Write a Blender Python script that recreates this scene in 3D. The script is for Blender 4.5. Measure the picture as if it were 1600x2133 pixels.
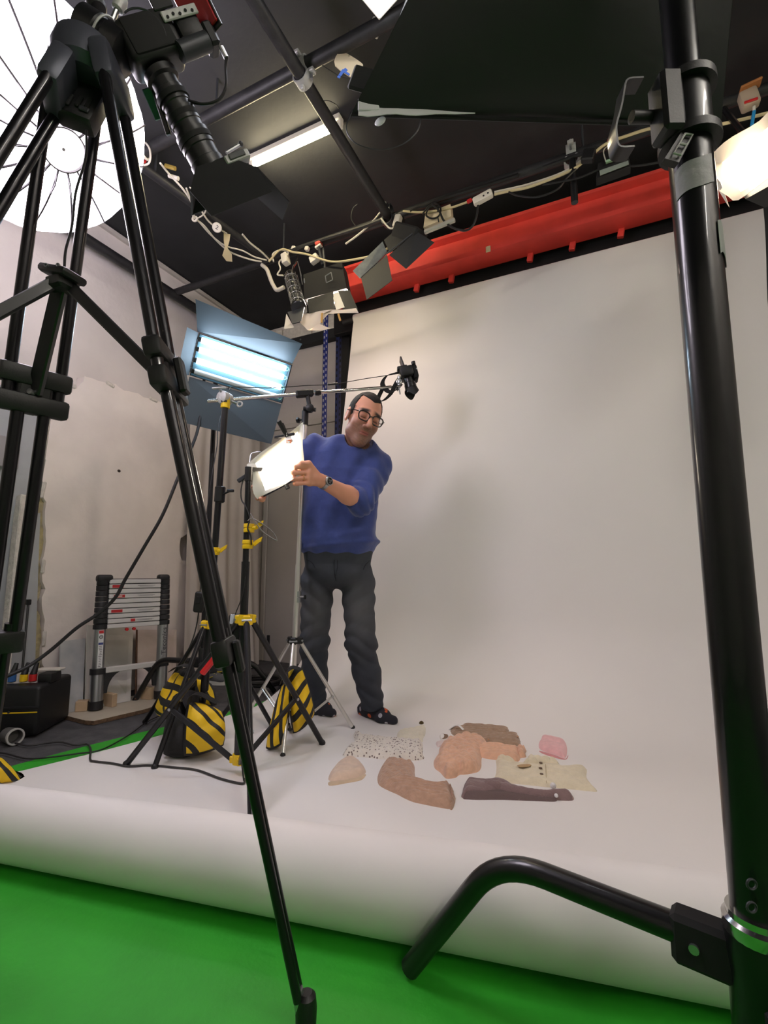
import bpy, bmesh, math, random
import numpy as np
from mathutils import Vector, Matrix, Quaternion

for _o in list(bpy.data.objects):
    bpy.data.objects.remove(_o, do_unlink=True)
SC = bpy.context.scene
COL = SC.collection
random.seed(7)
PI = math.pi

# ------------------------------------------------------------------ camera
# the room is axis aligned; the photographer stands at the origin and looks
# 25.1 degrees to the left of the room's depth axis, 7.15 degrees up.
FPX = 988.0
CAM_H = 0.80
YAW = math.radians(25.1)
PITCH = math.atan(124.0 / 988.0)
cd = bpy.data.cameras.new('camera')
cam = bpy.data.objects.new('camera', cd)
COL.objects.link(cam)
cam.location = (0, 0, CAM_H)
cam.rotation_euler = (math.pi / 2 + PITCH, 0, YAW)
cd.sensor_fit = 'VERTICAL'
cd.sensor_height = 36.0
cd.lens = FPX / 2133.0 * 36.0
cd.clip_start = 0.02
SC.camera = cam

# ------------------------------------------------------------------ world + exposure
wd = bpy.data.worlds.new('world')
SC.world = wd
wd.use_nodes = True
wd.node_tree.nodes['Background'].inputs[0].default_value = (0.9, 0.93, 1.0, 1)
wd.node_tree.nodes['Background'].inputs[1].default_value = 0.02
SC.view_settings.view_transform = 'Standard'
SC.view_settings.look = 'None'
SC.view_settings.gamma = 1.0
SC.view_settings.use_curve_mapping = False
SC.view_settings.exposure = 0.18

# lamp strengths (emission of the lamps' own faces)
E_UMB, E_BANK, E_LED, E_KEY, E_SMALL, E_TUBE, E_TOP, E_FILL_BATTEN, E_SOFT = 18.0, 20.0, 14.0, 22.0, 100.0, 70.0, 6.0, 160.0, 0.15

# ------------------------------------------------------------------ coordinates
_R = Vector((math.cos(YAW), math.sin(YAW), 0))
_F = Vector((-math.sin(YAW), math.cos(YAW), 0))
UP = Vector((0, 0, 1))


def W(u, v, z):
    """u metres to the right of, v metres ahead of the photographer, z above the floor."""
    return _R * u + _F * v + UP * z


def ray(px, py):
    x = (px - 800) / FPX
    y = (1066.5 - py) / FPX
    return x, math.cos(PITCH) - y * math.sin(PITCH), math.sin(PITCH) + y * math.cos(PITCH)


def at(px, py, v):
    """sight line through a photo point, taken at v metres ahead."""
    a, b, c = ray(px, py)
    return W(a * v / b, v, CAM_H + c * v / b)


def fl(px, py, z=0.0):
    a, b, c = ray(px, py)
    t = (z - CAM_H) / c
    return W(a * t, b * t, z)


def onX(px, py, X):
    w = W(*ray(px, py))
    return Vector((X, w.y * X / w.x, CAM_H + w.z * X / w.x))


def onY(px, py, Y):
    w = W(*ray(px, py))
    return Vector((w.x * Y / w.y, Y, CAM_H + w.z * Y / w.y))


def V(*a):
    return Vector(a)


def frame(zd, up=UP):
    """3x3 matrix whose columns are x, y, z axes; z along zd, y close to up."""
    z = Vector(zd).normalized()
    u = Vector(up)
    if abs(z.dot(u.normalized())) > 0.98:
        u = Vector((0, 1, 0)) if abs(z.y) < 0.9 else Vector((1, 0, 0))
    x = u.cross(z).normalized()
    y = z.cross(x).normalized()
    return Matrix((x, y, z)).transposed()


def catmull(pts, n=8):
    pts = [Vector(p) for p in pts]
    if len(pts) < 3:
        return pts
    out = []
    P = [pts[0] * 2 - pts[1]] + pts + [pts[-1] * 2 - pts[-2]]
    for i in range(1, len(P) - 2):
        a, b, c, d = P[i - 1], P[i], P[i + 1], P[i + 2]
        for k in range(n):
            t = k / n
            out.append(0.5 * ((2 * b) + (c - a) * t + (2 * a - 5 * b + 4 * c - d) * t * t + (3 * b - a - 3 * c + d) * t ** 3))
    out.append(pts[-1])
    return out


def round_corners(pts, r, n=5):
    pts = [Vector(p) for p in pts]
    out = [pts[0]]
    for i in range(1, len(pts) - 1):
        a, b, c = pts[i - 1], pts[i], pts[i + 1]
        d1, d2 = (a - b), (c - b)
        rr = min(r, d1.length * .45, d2.length * .45)
        p, q = b + d1.normalized() * rr, b + d2.normalized() * rr
        for k in range(n + 1):
            t = k / n
            out.append(p * (1 - t) ** 2 + b * 2 * t * (1 - t) + q * t * t)
    out.append(pts[-1])
    return out


# ------------------------------------------------------------------ materials
def lin(c):
    return tuple(((x / 255) / 12.92 if x / 255 <= 0.04045 else ((x / 255 + 0.055) / 1.055) ** 2.4) for x in c)


_MATS = {}


def mat(name, rgb, rough=0.5, metal=0.0, var=0.0, scale=8.0, bump=0.0, bscale=60.0, emit=0.0, ecol=None,
        trans=0.0, alpha=1.0, rgb2=None, coat=0.0, spec=0.5, sheen=0.0, detail=4.0, subs=0.0):
    if name in _MATS:
        return _MATS[name]
    m = bpy.data.materials.new(name)
    m.use_nodes = True
    nt = m.node_tree
    b = nt.nodes['Principled BSDF']
    c = lin(rgb)
    b.inputs['Base Color'].default_value = (*c, 1)
    b.inputs['Roughness'].default_value = rough
    b.inputs['Metallic'].default_value = metal
    b.inputs['Specular IOR Level'].default_value = spec
    b.inputs['Coat Weight'].default_value = coat
    b.inputs['Sheen Weight'].default_value = sheen
    b.inputs['Transmission Weight'].default_value = trans
    b.inputs['Alpha'].default_value = alpha
    if subs:
        b.inputs['Subsurface Weight'].default_value = subs
        b.inputs['Subsurface Radius'].default_value = (0.01, 0.004, 0.002)
    if emit:
        b.inputs['Emission Color'].default_value = (*(lin(ecol or rgb)), 1)
        b.inputs['Emission Strength'].default_value = emit
    if var > 0 or rgb2:
        tc = nt.nodes.new('ShaderNodeTexCoord')
        nz = nt.nodes.new('ShaderNodeTexNoise')
        nz.inputs['Scale'].default_value = scale
        nz.inputs['Detail'].default_value = detail
        nt.links.new(tc.outputs['Object'], nz.inputs['Vector'])
        cr = nt.nodes.new('ShaderNodeValToRGB')
        c2 = lin(rgb2) if rgb2 else tuple(min(1, x * (1 + var)) for x in c)
        c1 = c if rgb2 else tuple(x * (1 - var) for x in c)
        cr.color_ramp.elements[0].position = 0.35
        cr.color_ramp.elements[1].position = 0.68
        cr.color_ramp.elements[0].color = (*c1, 1)
        cr.color_ramp.elements[1].color = (*c2, 1)
        nt.links.new(nz.outputs['Fac'], cr.inputs['Fac'])
        nt.links.new(cr.outputs['Color'], b.inputs['Base Color'])
    if bump > 0:
        tc = nt.nodes.new('ShaderNodeTexCoord')
        nz = nt.nodes.new('ShaderNodeTexNoise')
        nz.inputs['Scale'].default_value = bscale
        nz.inputs['Detail'].default_value = 5.0
        nt.links.new(tc.outputs['Object'], nz.inputs['Vector'])
        bp = nt.nodes.new('ShaderNodeBump')
        bp.inputs['Strength'].default_value = bump
        bp.inputs['Distance'].default_value = 0.01
        nt.links.new(nz.outputs['Fac'], bp.inputs['Height'])
        nt.links.new(bp.outputs['Normal'], b.inputs['Normal'])
    _MATS[name] = m
    return m


def add_node(m, t):
    return m.node_tree.nodes.new(t)


# ------------------------------------------------------------------ mesh building
class MB:
    def __init__(self):
        self.v = []
        self.f = []
        self.mi = []
        self.m = 0

    def add(self, verts, faces):
        o = len(self.v)
        self.v += [Vector(p) for p in verts]
        for f in faces:
            self.f.append([i + o for i in f])
            self.mi.append(self.m)
        return self

    def box(self, c, size, rot=None, bevel=0.0, seg=1):
        rot = rot or Matrix.Identity(3)
        c = Vector(c)
        if bevel <= 0:
            h = Vector(size) / 2
            vs = [c + rot @ Vector((sx * h.x, sy * h.y, sz * h.z)) for sx in (-1, 1) for sy in (-1, 1) for sz in (-1, 1)]
            fs = [(0, 1, 3, 2), (4, 6, 7, 5), (0, 4, 5, 1), (2, 3, 7, 6), (0, 2, 6, 4), (1, 5, 7, 3)]
            return self.add(vs, fs)
        bm = bmesh.new()
        bmesh.ops.create_cube(bm, size=1)
        for v in bm.verts:
            v.co = Vector((v.co.x * size[0], v.co.y * size[1], v.co.z * size[2]))
        bmesh.ops.bevel(bm, geom=bm.edges[:], offset=min(bevel, min(size) * .45), segments=seg, profile=0.5, affect='EDGES')
        bm.verts.index_update()
        vs = [c + rot @ v.co for v in bm.verts]
        fs = [[v.index for v in f.verts] for f in bm.faces]
        bm.free()
        return self.add(vs, fs)

    def bar(self, p, q, w, h, up=UP, bevel=0.0):
        """rectangular bar from p to q."""
        p, q = Vector(p), Vector(q)
        return self.box((p + q) / 2, (w, h, (q - p).length), frame(q - p, up), bevel)

    def tube(self, pts, r, seg=10, cap=True, flat=None):
        pts = [Vector(p) for p in pts]
        n = len(pts)
        rs = r if isinstance(r, (list, tuple)) else [r] * n
        t0 = (pts[1] - pts[0]).normalized()
        fr = frame(t0)
        x = fr.col[0].copy()
        o = len(self.v)
        for i, p in enumerate(pts):
            if i == 0:
                t = t0
            elif i == n - 1:
                t = (pts[i] - pts[i - 1]).normalized()
            else:
                t = ((pts[i + 1] - pts[i]).normalized() + (pts[i] - pts[i - 1]).normalized())
                t = t.normalized() if t.length > 1e-6 else (pts[i + 1] - pts[i]).normalized()
            x = (x - t * x.dot(t))
            x = x.normalized() if x.length > 1e-6 else frame(t).col[0].copy()
            y = t.cross(x)
            for k in range(seg):
                a = 2 * PI * k / seg
                ex, ey = (math.cos(a), math.sin(a))
                if flat:
                    ey *= flat
                self.v.append(p + (x * ex + y * ey) * rs[i])
        for i in range(n - 1):
            for k in range(seg):
                k2 = (k + 1) % seg
                self.f.append([o + i * seg + k, o + i * seg + k2, o + (i + 1) * seg + k2, o + (i + 1) * seg + k])
                self.mi.append(self.m)
        if cap:
            self.f.append([o + k for k in range(seg)][::-1])
            self.mi.append(self.m)
            self.f.append([o + (n - 1) * seg + k for k in range(seg)])
            self.mi.append(self.m)
        return self

    def cyl(self, p, q, r, r2=None, seg=16):
        return self.tube([p, q], [r, r if r2 is None else r2], seg)

    def pipe(self, p, q, ro, ri, seg=20):
        """hollow cylinder."""
        return self.lathe([(ro, 0), (ro, 1), (ri, 1), (ri, 0), (ro, 0)], p, Vector(q) - Vector(p), seg, scale_h=(Vector(q) - Vector(p)).length)

    def lathe(self, prof, o, axis=UP, seg=20, scale_h=1.0, up=UP):
        """prof: (radius, height) pairs along axis from o."""
        fr = frame(axis, up)
        b = len(self.v)
        o = Vector(o)
        n = len(prof)
        for r, h in prof:
            for k in range(seg):
                a = 2 * PI * k / seg
                self.v.append(o + fr @ Vector((r * math.cos(a), r * math.sin(a), h * scale_h)))
        for i in range(n - 1):
            for k in range(seg):
                k2 = (k + 1) % seg
                self.f.append([b + i * seg + k, b + i * seg + k2, b + (i + 1) * seg + k2, b + (i + 1) * seg + k])
                self.mi.append(self.m)
        closed = abs(prof[0][0] - prof[-1][0]) < 1e-9 and abs(prof[0][1] - prof[-1][1]) < 1e-9
        if not closed:
            if prof[0][0] > 1e-6:
                self.f.append([b + k for k in range(seg)][::-1]); self.mi.append(self.m)
            if prof[-1][0] > 1e-6:
                self.f.append([b + (n - 1) * seg + k for k in range(seg)]); self.mi.append(self.m)
        return self

    def sphere(self, c, r, seg=12, rot=None):
        r = Vector((r, r, r)) if not hasattr(r, '__len__') else Vector(r)
        rot = rot or Matrix.Identity(3)
        vs, fs = [], []
        rings = max(6, seg // 2 + 1)
        for i in range(rings + 1):
            ph = PI * i / rings
            for k in range(seg):
                a = 2 * PI * k / seg
                vs.append(Vector(c) + rot @ Vector((r.x * math.sin(ph) * math.cos(a), r.y * math.sin(ph) * math.sin(a), r.z * math.cos(ph))))
        for i in range(rings):
            for k in range(seg):
                k2 = (k + 1) % seg
                fs.append((i * seg + k, (i + 1) * seg + k, (i + 1) * seg + k2, i * seg + k2))
        return self.add(vs, fs)

    def torus(self, c, axis, R, r, seg=24, s2=8, a0=0.0, a1=2 * PI, up=UP):
        fr = frame(axis, up)
        full = abs(a1 - a0 - 2 * PI) < 1e-6
        pts = []
        for i in range(seg + (0 if full else 1)):
            a = a0 + (a1 - a0) * i / seg
            pts.append(Vector(c) + fr @ Vector((R * math.cos(a), R * math.sin(a), 0)))
        if full:
            pts.append(pts[0]); pts.append(pts[1])
            return self.tube(pts[:-1], r, s2, cap=False)
        return self.tube(pts, r, s2)

    def prism(self, poly, d):
        """closed polygon (3d points) extruded by vector d."""
        n = len(poly)
        d = Vector(d)
        vs = [Vector(p) for p in poly] + [Vector(p) + d for p in poly]
        fs = [list(range(n))[::-1], list(range(n, 2 * n))]
        for i in range(n):
            j = (i + 1) % n
            fs.append([i, j, n + j, n + i])
        return self.add(vs, fs)

    def sheet(self, grid, t=0.002):
        """grid[i][j] of points -> thin solid sheet of thickness t."""
        ni, nj = len(grid), len(grid[0])
        G = [[Vector(p) for p in row] for row in grid]
        N = []
        for i in range(ni):
            row = []
            for j in range(nj):
                a = G[min(i + 1, ni - 1)][j] - G[max(i - 1, 0)][j]
                b = G[i][min(j + 1, nj - 1)] - G[i][max(j - 1, 0)]
                nn = a.cross(b)
                row.append(nn.normalized() if nn.length > 1e-9 else UP.copy())
            N.append(row)
        vs = [G[i][j] for i in range(ni) for j in range(nj)] + [G[i][j] - N[i][j] * t for i in range(ni) for j in range(nj)]
        o = ni * nj
        fs = []
        for i in range(ni - 1):
            for j in range(nj - 1):
                a, b, c, d = i * nj + j, (i + 1) * nj + j, (i + 1) * nj + j + 1, i * nj + j + 1
                fs.append((a, b, c, d))
                fs.append((o + a, o + d, o + c, o + b))
        for i in range(ni - 1):
            a, b = i * nj, (i + 1) * nj
            fs.append((a, o + a, o + b, b))
            a, b = i * nj + nj - 1, (i + 1) * nj + nj - 1
            fs.append((a, b, o + b, o + a))
        for j in range(nj - 1):
            fs.append((j, j + 1, o + j + 1, o + j))
            a = (ni - 1) * nj + j
            fs.append((a, o + a, o + a + 1, a + 1))
        return self.add(vs, fs)

    def build(self, name, mats, parent=None, smooth=35.0, loc=None):
        if not isinstance(mats, (list, tuple)):
            mats = [mats]
        if parent is not None:
            base = wloc(parent)
        elif loc is not None:
            base = Vector(loc)
        else:
            xs = [p.x for p in self.v]; ys = [p.y for p in self.v]; zs = [p.z for p in self.v]
            base = Vector(((min(xs) + max(xs)) / 2, (min(ys) + max(ys)) / 2, min(zs)))
        if parent is not None and loc is not None:
            base = Vector(loc)
        me = bpy.data.meshes.new(name)
        me.from_pydata([tuple(p - base) for p in self.v], [], self.f)
        for m in mats:
            me.materials.append(m)
        if len(mats) > 1:
            me.polygons.foreach_set('material_index', self.mi)
        me.update()
        fix_normals(me)
        if smooth:
            me.shade_smooth()
            me.set_sharp_from_angle(angle=math.radians(smooth))
        o = bpy.data.objects.new(name, me)
        COL.objects.link(o)
        if parent is not None:
            o.parent = parent
            o.location = base - wloc(parent)
        else:
            o.location = base
        return o


def fix_normals(me):
    bm = bmesh.new()
    bm.from_mesh(me)
    bmesh.ops.recalc_face_normals(bm, faces=bm.faces[:])
    bm.to_mesh(me)
    bm.free()


def wloc(o):
    p = Vector((0, 0, 0))
    while o is not None:
        p += o.location
        o = o.parent
    return p


def tag(o, label, cat, group=None):
    o['label'] = label
    o['category'] = cat
    if group:
        o['group'] = group
    return o


def thing(name, label, cat, loc, group=None):
    o = bpy.data.objects.new(name, None)
    o.empty_display_size = 0.1
    COL.objects.link(o)
    o.location = Vector(loc)
    return tag(o, label, cat, group)


def struct(o):
    o['kind'] = 'structure'
    return o


def lab(o, text):
    o['label'] = text
    return o


def text_mesh(s, size, name, m, parent, loc, rot3, extrude=0.0004, align='CENTER', sx=1.0):
    """flat lettering as a thin mesh; rot3's columns are reading direction, up, out."""
    cu = bpy.data.curves.new(name, 'FONT')
    cu.body = s
    cu.size = size
    cu.align_x = align
    cu.align_y = 'CENTER'
    cu.extrude = extrude
    cu.resolution_u = 2
    tmp = bpy.data.objects.new(name, cu)
    COL.objects.link(tmp)
    dg = bpy.context.evaluated_depsgraph_get()
    me = bpy.data.meshes.new_from_object(tmp.evaluated_get(dg))
    bpy.data.objects.remove(tmp, do_unlink=True)
    me.materials.clear()
    me.materials.append(m)
    for v in me.vertices:
        v.co = rot3 @ Vector((v.co.x * sx, v.co.y, v.co.z))
    o = bpy.data.objects.new(name, me)
    COL.objects.link(o)
    o.parent = parent
    o.location = Vector(loc) - wloc(parent)
    return o

# ================================================================== materials used widely
m_wall = mat('wall_paint', (214, 207, 201), .85, var=.05, scale=3, bump=.25, bscale=25)
m_black_paint = mat('black_ceiling_paint', (40, 41, 43), .8, var=.12, scale=4, bump=.1, bscale=30)
m_dark_floor = mat('dark_floor', (74, 73, 75), .9, var=.25, scale=14, bump=.3, bscale=120)
m_green = mat('green_floor_vinyl', (40, 156, 30), .55, var=.08, scale=5, bump=.08, bscale=60)
m_paper = mat('white_paper', (226, 222, 218), .75, var=.012, scale=2)
m_black_metal = mat('black_metal', (20, 20, 22), .35, spec=.5, coat=.15)
m_black_plastic = mat('black_plastic', (17, 17, 18), .5, bump=.05, bscale=300)
m_matte_black = mat('matte_black', (14, 14, 15), .8)
m_dark_grey = mat('dark_grey_metal', (60, 62, 66), .45, metal=.4)
m_chrome = mat('chrome', (205, 203, 200), .16, metal=1.0)
m_alu = mat('aluminium', (176, 178, 180), .32, metal=.9)
m_alu_rough = mat('cast_aluminium', (186, 186, 184), .55, metal=.35, bump=.2, bscale=80)
m_yellow_pl = mat('yellow_plastic', (236, 196, 20), .45)
m_red_pl = mat('red_plastic', (196, 32, 34), .5)
m_white_cable = mat('white_cable', (214, 208, 192), .5)
m_cream_cable = mat('cream_cable', (206, 192, 150), .5)
m_black_cable = mat('black_cable', (22, 21, 22), .5)
m_white_pl = mat('white_plastic', (222, 216, 202), .45)
m_tape = mat('grey_tape', (150, 150, 150), .6, bump=.2, bscale=60)
m_red_steel = mat('red_steel_paint', (240, 78, 68), .5, var=.1, scale=6, bump=.08, bscale=20)
m_pipe = mat('black_pipe_paint', (30, 30, 32), .5, rgb2=(44, 44, 46), scale=20, bump=.1, bscale=60)
m_wood = mat('raw_wood', (196, 170, 138), .7, var=.12, scale=6)
m_blue_steel = mat('blue_steel', (38, 50, 128), .5)

# ================================================================== the room
XL, XR, YF, YB, ZC = -3.036, 2.45, -2.6, 3.57, 3.19


def slab(name, x0, x1, y0, y1, z0, z1, m):
    return struct(MB().box(((x0 + x1) / 2, (y0 + y1) / 2, (z0 + z1) / 2), (x1 - x0, y1 - y0, z1 - z0)).build(name, m, smooth=0))


slab('floor', XL - .1, XR + .1, YF - .1, YB + .1, -.1, 0, m_dark_floor)
slab('ceiling', XL - .1, XR + .1, YF - .1, YB + .1, ZC, ZC + .1, m_black_paint)
slab('wall_left', XL - .1, XL, YF, YB, 0, ZC, m_wall)
slab('wall_back', XL - .1, XR + .1, YB, YB + .1, 0, ZC, m_wall)
slab('wall_right', XR, XR + .1, YF, YB, 0, ZC, m_wall)
slab('wall_front', XL - .1, XR + .1, YF - .1, YF, 0, ZC, m_wall)

# green chroma floor covering
gp = [(-2.30, 1.05), (-2.274, 1.237), (-2.219, 1.504), (-2.152, 1.753), (-2.017, 2.176), (-1.975, 2.45), (-1.93, 2.75), (1.6, 2.75), (1.6, -2.0), (-2.75, -2.0), (-2.62, -.6)]
b = MB().prism([V(x, y, 0) for x, y in gp], (0, 0, .0025))
tag(b.build('green_floor_sheet', m_green, smooth=0), 'bright green studio floor covering under the white paper roll', 'floor covering')

# ================================================================== white paper sweep
RA, RB = V(-2.25, .739, 0), V(1.05, 1.362, 0)          # axis of the loose roll at the front


def paper_col(s):
    """profile of the paper at fraction s across, from the hanging top to the roll in front."""
    xt = -1.60 + 2.72 * s
    xf = -1.93 + 3.0 * s
    rl = .082 + .024 * s
    rc = RA.lerp(RB, s)
    pts = []
    prof = [(2.905, 2.69), (2.905, 2.55), (2.915, 2.3), (2.92, 2.0), (2.93, 1.6), (2.93, 1.2), (2.925, .9)]
    for (Y, z) in prof:
        pts.append(V(xt + (xf - xt) * (1 - z / 2.72), Y, z))
    R = .62
    cy, cz = 2.92 - R, .006 + R
    for k in range(1, 13):
        a = k / 12 * PI / 2
        Y, z = cy + R * math.cos(a), cz - R * math.sin(a)
        pts.append(V(xt + (xf - xt) * (1 - z / 2.72), Y, max(z, .006)))
    # flat part on the floor
    e0 = pts[-1].copy()
    end = rc + V(.02 * (1 - s), .30, .006)
    for k in range(1, 9):
        t = k / 8
        p = e0.lerp(end, t)
        bow = .045 * math.sin(PI * t) * (1 - s)
        pts.append(V(p.x + bow, p.y, .006))
    # rise onto the roll
    d = (rc - end)
    for k in range(1, 6):
        t = k / 6
        sm = t * t * (3 - 2 * t)
        q = end + V(d.x * t, d.y * t, 0)
        pts.append(V(q.x, q.y, .006 + (2 * rl + .004) * (sm * .75 + t * t * .25)))
    axd = (RB - RA).normalized()
    nrm = V(axd.y, -axd.x, 0)
    for k in range(0, 23):
        a = PI / 2 - k / 22 * PI * 1.72
        r2 = rl + .004
        c = rc + V(0, 0, rl + .004)
        pts.append(c + nrm * (r2 * math.cos(a)) + UP * (r2 * math.sin(a)))
    return pts


t_paper = thing('paper_backdrop', 'wide white paper backdrop sweeping from the crossbar down across the floor', 'backdrop', (-.2, 2.3, 0))
MB().sheet([paper_col(i / 24) for i in range(25)], .0015).build('paper_sheet', m_paper, t_paper, smooth=60)
b = MB().tube([RA + UP * .088, RB + UP * .112], [.080, .104], 40)
b.build('front_roll', m_paper, t_paper)
b = MB()
b.tube([V(-1.62, 2.942, 2.675), V(1.14, 2.942, 2.675)], .036, 24)
b.build('top_roll', m_paper, t_paper)
b = MB()
b.tube([V(-1.72, 2.942, 2.675), V(1.26, 2.942, 2.675)], .019, 16)
b.build('core_tube', m_pipe, t_paper)

# black timber batten the roll hangs from
tag(MB().box((-.1, 3.04, 2.82), (3.5, .05, .36), None, .004).build('hanging_batten', m_matte_black), 'long black batten behind the red beam above the paper backdrop', 'batten')

# ================================================================== red steel beam
t = thing('steel_beam', 'bright red painted steel beam under the black ceiling', 'beam', (-.1, 2.86, 2.78))
x0, x1 = -1.73, 2.40
b = MB()
prof = [(2.80, 2.82), (2.80, 2.85), (2.845, 2.865), (2.845, 2.985), (2.80, 3.00), (2.80, 3.02), (2.96, 3.02), (2.96, 3.0), (2.865, 2.985), (2.865, 2.865), (2.96, 2.85), (2.96, 2.82)]
b.prism([V(x0, y, z) for y, z in prof], (x1 - x0, 0, 0))
b.build('beam', m_red_steel, t, smooth=0)
b = MB()
b.prism([V(x0 - .03, 2.80, 2.80), V(x0 - .03, 2.96, 2.80), V(x0 - .03, 2.96, 3.02), V(x0 - .03, 2.80, 3.02)], (.03, 0, 0))
b.build('end_plate', m_red_steel, t, smooth=0)
for px, py in ((1290, 430), (1190, 467), (1103, 495), (940, 552), (868, 562)):
    p = onY(px, py, 2.95)
    b = MB()
    b.box((p.x, 2.95, 2.80), (.035, .03, .055), Matrix.Rotation(.2, 3, 'Y'), .004)
    b.build('tab', m_red_steel, t)
pt = onY(1016, 514, 2.785)
MB().box((pt.x, 2.797, 2.83), (.03, .006, .04), None, .002).build('tape_bit', mat('cream_tape', (222, 202, 160), .7), t)

# ================================================================== rigging pipes


def pipe_thing(p, q, r, label, name='rigging_pipe', m=None):
    return tag(MB().tube([p, q], r, 18).build(name, m or m_pipe), label, 'pipe', 'black rigging pipes')


pipe_thing(V(XL + .02, 1.5, 3.0), V(1.9, 1.5, 3.0), .028, 'black ceiling pipe running beside the lit fluorescent batten')
pipe_thing(V(-1.095, -.4, 2.94), V(-1.095, 2.43, 2.94), .028, 'black ceiling pipe crossing in front of the fluorescent batten towards the lamps')
pipe_thing(V(XL + .05, 2.43, 2.95), V(2.3, 2.43, 2.95), .026, 'long black lamp pipe in front of the red beam')
pipe_thing(V(XL + .10, 1.2, 2.93), V(XL + .10, 3.5, 2.93), .035, 'thick black pipe running along the plaster wall')
pipe_thing(V(-2.2, 1.2, 2.96), V(-2.03, 2.43, 2.96), .024, 'black ceiling pipe wrapped in loose white cables')
# ceiling drop rods
for i, (x, y) in enumerate([(-1.9, 2.43), (0.0, 2.43), (1.6, 2.43), (-1.6, 1.5), (.6, 1.5), (-1.095, .2), (-2.14, 1.6)]):
    zz = {2.43: 2.976, 1.5: 3.028, .2: 2.966, 1.6: 2.98}[y]
    tag(MB().tube([V(x, y, zz - .02), V(x, y, ZC)], .006, 8).build('hanger_rod', m_dark_grey), ['threaded rod holding up the lamp pipe over the silver can lamp', 'threaded rod holding up the lamp pipe over the red beam\'s middle', 'threaded rod holding up the lamp pipe beyond the flood lamp', 'threaded rod holding up the batten pipe behind the film camera', 'threaded rod holding up the batten pipe hidden by the softbox', 'threaded rod holding up the crossing pipe above the photographer', 'threaded rod holding up the pipe with the loose white cables'][i], 'rod', 'pipe hanger rods')
# wall bracket rods for the wall pipe
for y in (1.6, 3.0):
    tag(MB().tube([V(XL, y, 2.93), V(XL + .1, y, 2.93)], .01, 8).build('wall_bracket', m_dark_grey), 'short bracket holding the thick pipe to the wall ' + ('beside the umbrella' if y < 2 else 'near the room corner'), 'bracket', 'wall brackets of the thick pipe')

YTP = 2.43
# pale trim between ceiling and wall
struct(MB().box((XL + .012, .5, 3.165), (.024, 6.1, .03)).build('trim_1', mat('pale_trim', (190, 184, 176), .7), smooth=0))


# ================================================================== ceiling fluorescent battens
def batten(p, q, label, e, group=None, ec=(255, 249, 240)):
    """tube light fixed to the ceiling from p to q (points on the ceiling)."""
    p, q = Vector(p), Vector(q)
    d = (q - p).normalized()
    t = thing('fluorescent_batten', label, 'lamp', (p + q) / 2, group)
    MB().bar(p - UP * .018, q - UP * .018, .05, .036, UP, .004).build('housing', m_white_pl, t)
    MB().tube([p - UP * .055 + d * .02, q - UP * .055 - d * .02], .014, 14).build('tube', mat('batten_tube_%d' % e, (255, 250, 226), .4, emit=e, ecol=ec), t)
    for s in (p + d * .012, q - d * .012):
        MB().box(s - UP * .045, (.03, .03, .05), frame(UP, d), .003).build('lamp_holder', m_white_pl, t)
    return t


pa, pb = fl(522, 345, 3.14), fl(712, 260, 3.14)
batten(V(pa.x, pa.y, ZC), V(pb.x, pa.y, ZC), 'short glowing warm fluorescent batten on the black ceiling', E_TUBE, None, (255, 238, 196))
batten(V(1.95, -1.6, ZC), V(1.95, -.4, ZC), 'added white fill batten on the ceiling, outside the picture behind the heavy stand', E_FILL_BATTEN)  # unseen fill lamp, added to brighten the left wall
batten(V(1.95, -.2, ZC), V(1.95, 1.0, ZC), 'added white fill batten on the ceiling, outside the picture beyond the softbox', E_FILL_BATTEN)  # second invented fill lamp out of view, for the general light

# ================================================================== shoot-through umbrella lamp
uc = at(82, 258, 1.40)
un = (_R * .64 + _F * -.25 + UP * -.73).normalized()
UR, UD = .345, .185
m_umb = mat('umbrella_fabric', (245, 240, 248), .6, emit=E_UMB, ecol=(252, 240, 255))
m_rib = mat('umbrella_rib', (70, 64, 70), .5)
t = thing('umbrella_lamp', 'glowing white round umbrella lamp with thin ribs behind the camera tripod', 'lamp', uc - UP * .5)
fr = frame(un)


def umb_pt(rho, a, off=0.0):
    h = UD * (1 - rho ** 1.7)
    return uc + fr @ Vector((UR * rho * math.cos(a), UR * rho * math.sin(a), h + off))


grid = []
for i in range(0, 11):
    rho = .16 + .84 * i / 10
    row = []
    for k in range(65):
        a = 2 * PI * k / 64
        sag = 1 - .018 * (rho ** 2) * (1 - abs(math.cos(8 * a)))
        row.append(umb_pt(rho * sag, a))
    grid.append(row)
MB().sheet(grid, .0012).build('fabric', m_umb, t, smooth=50)
for k in range(16):
    a = 2 * PI * k / 16
    MB().tube([umb_pt(.16 + .84 * i / 8, a, .004) for i in range(9)], .0038, 6).build('rib', m_rib, t)
    MB().tube([umb_pt(.2, a, .004), umb_pt(.34, a, .013), umb_pt(.52, a, .003)], .0026, 5).build('stretcher', m_rib, t)
b = MB()
b.lathe([(.064, UD * .955 - .004), (.064, UD + .022), (.060, UD + .022), (.060, UD * .955 - .004), (.064, UD * .955 - .004)], uc, un, 32)
b.build('apex_ring', mat('umbrella_ring', (96, 90, 96), .5), t)
b = MB()
b.lathe([(.0605, UD + .006), (.0605, UD + .010)], uc, un, 32)
b.build('apex_disc', mat('umbrella_disc', (235, 228, 236), .6, emit=E_UMB * .28, ecol=(250, 240, 250)), t)
b = MB()
b.tube([uc + un * (UD + .012), uc - un * .38], .005, 8)
b.build('shaft', m_alu, t)
b = MB()
hb = uc - un * .34
b.tube([hb + un * .08, hb - un * .16], .055, 20)
b.build('lamp_head', m_black_plastic, t)
st = uc - un * .40
sp = W(-1.62, 1.30, 0)
b = MB()
b.tube([st, V(sp.x, sp.y, st.z)], .014, 10)
b.build('arm', m_black_metal, t)
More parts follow.
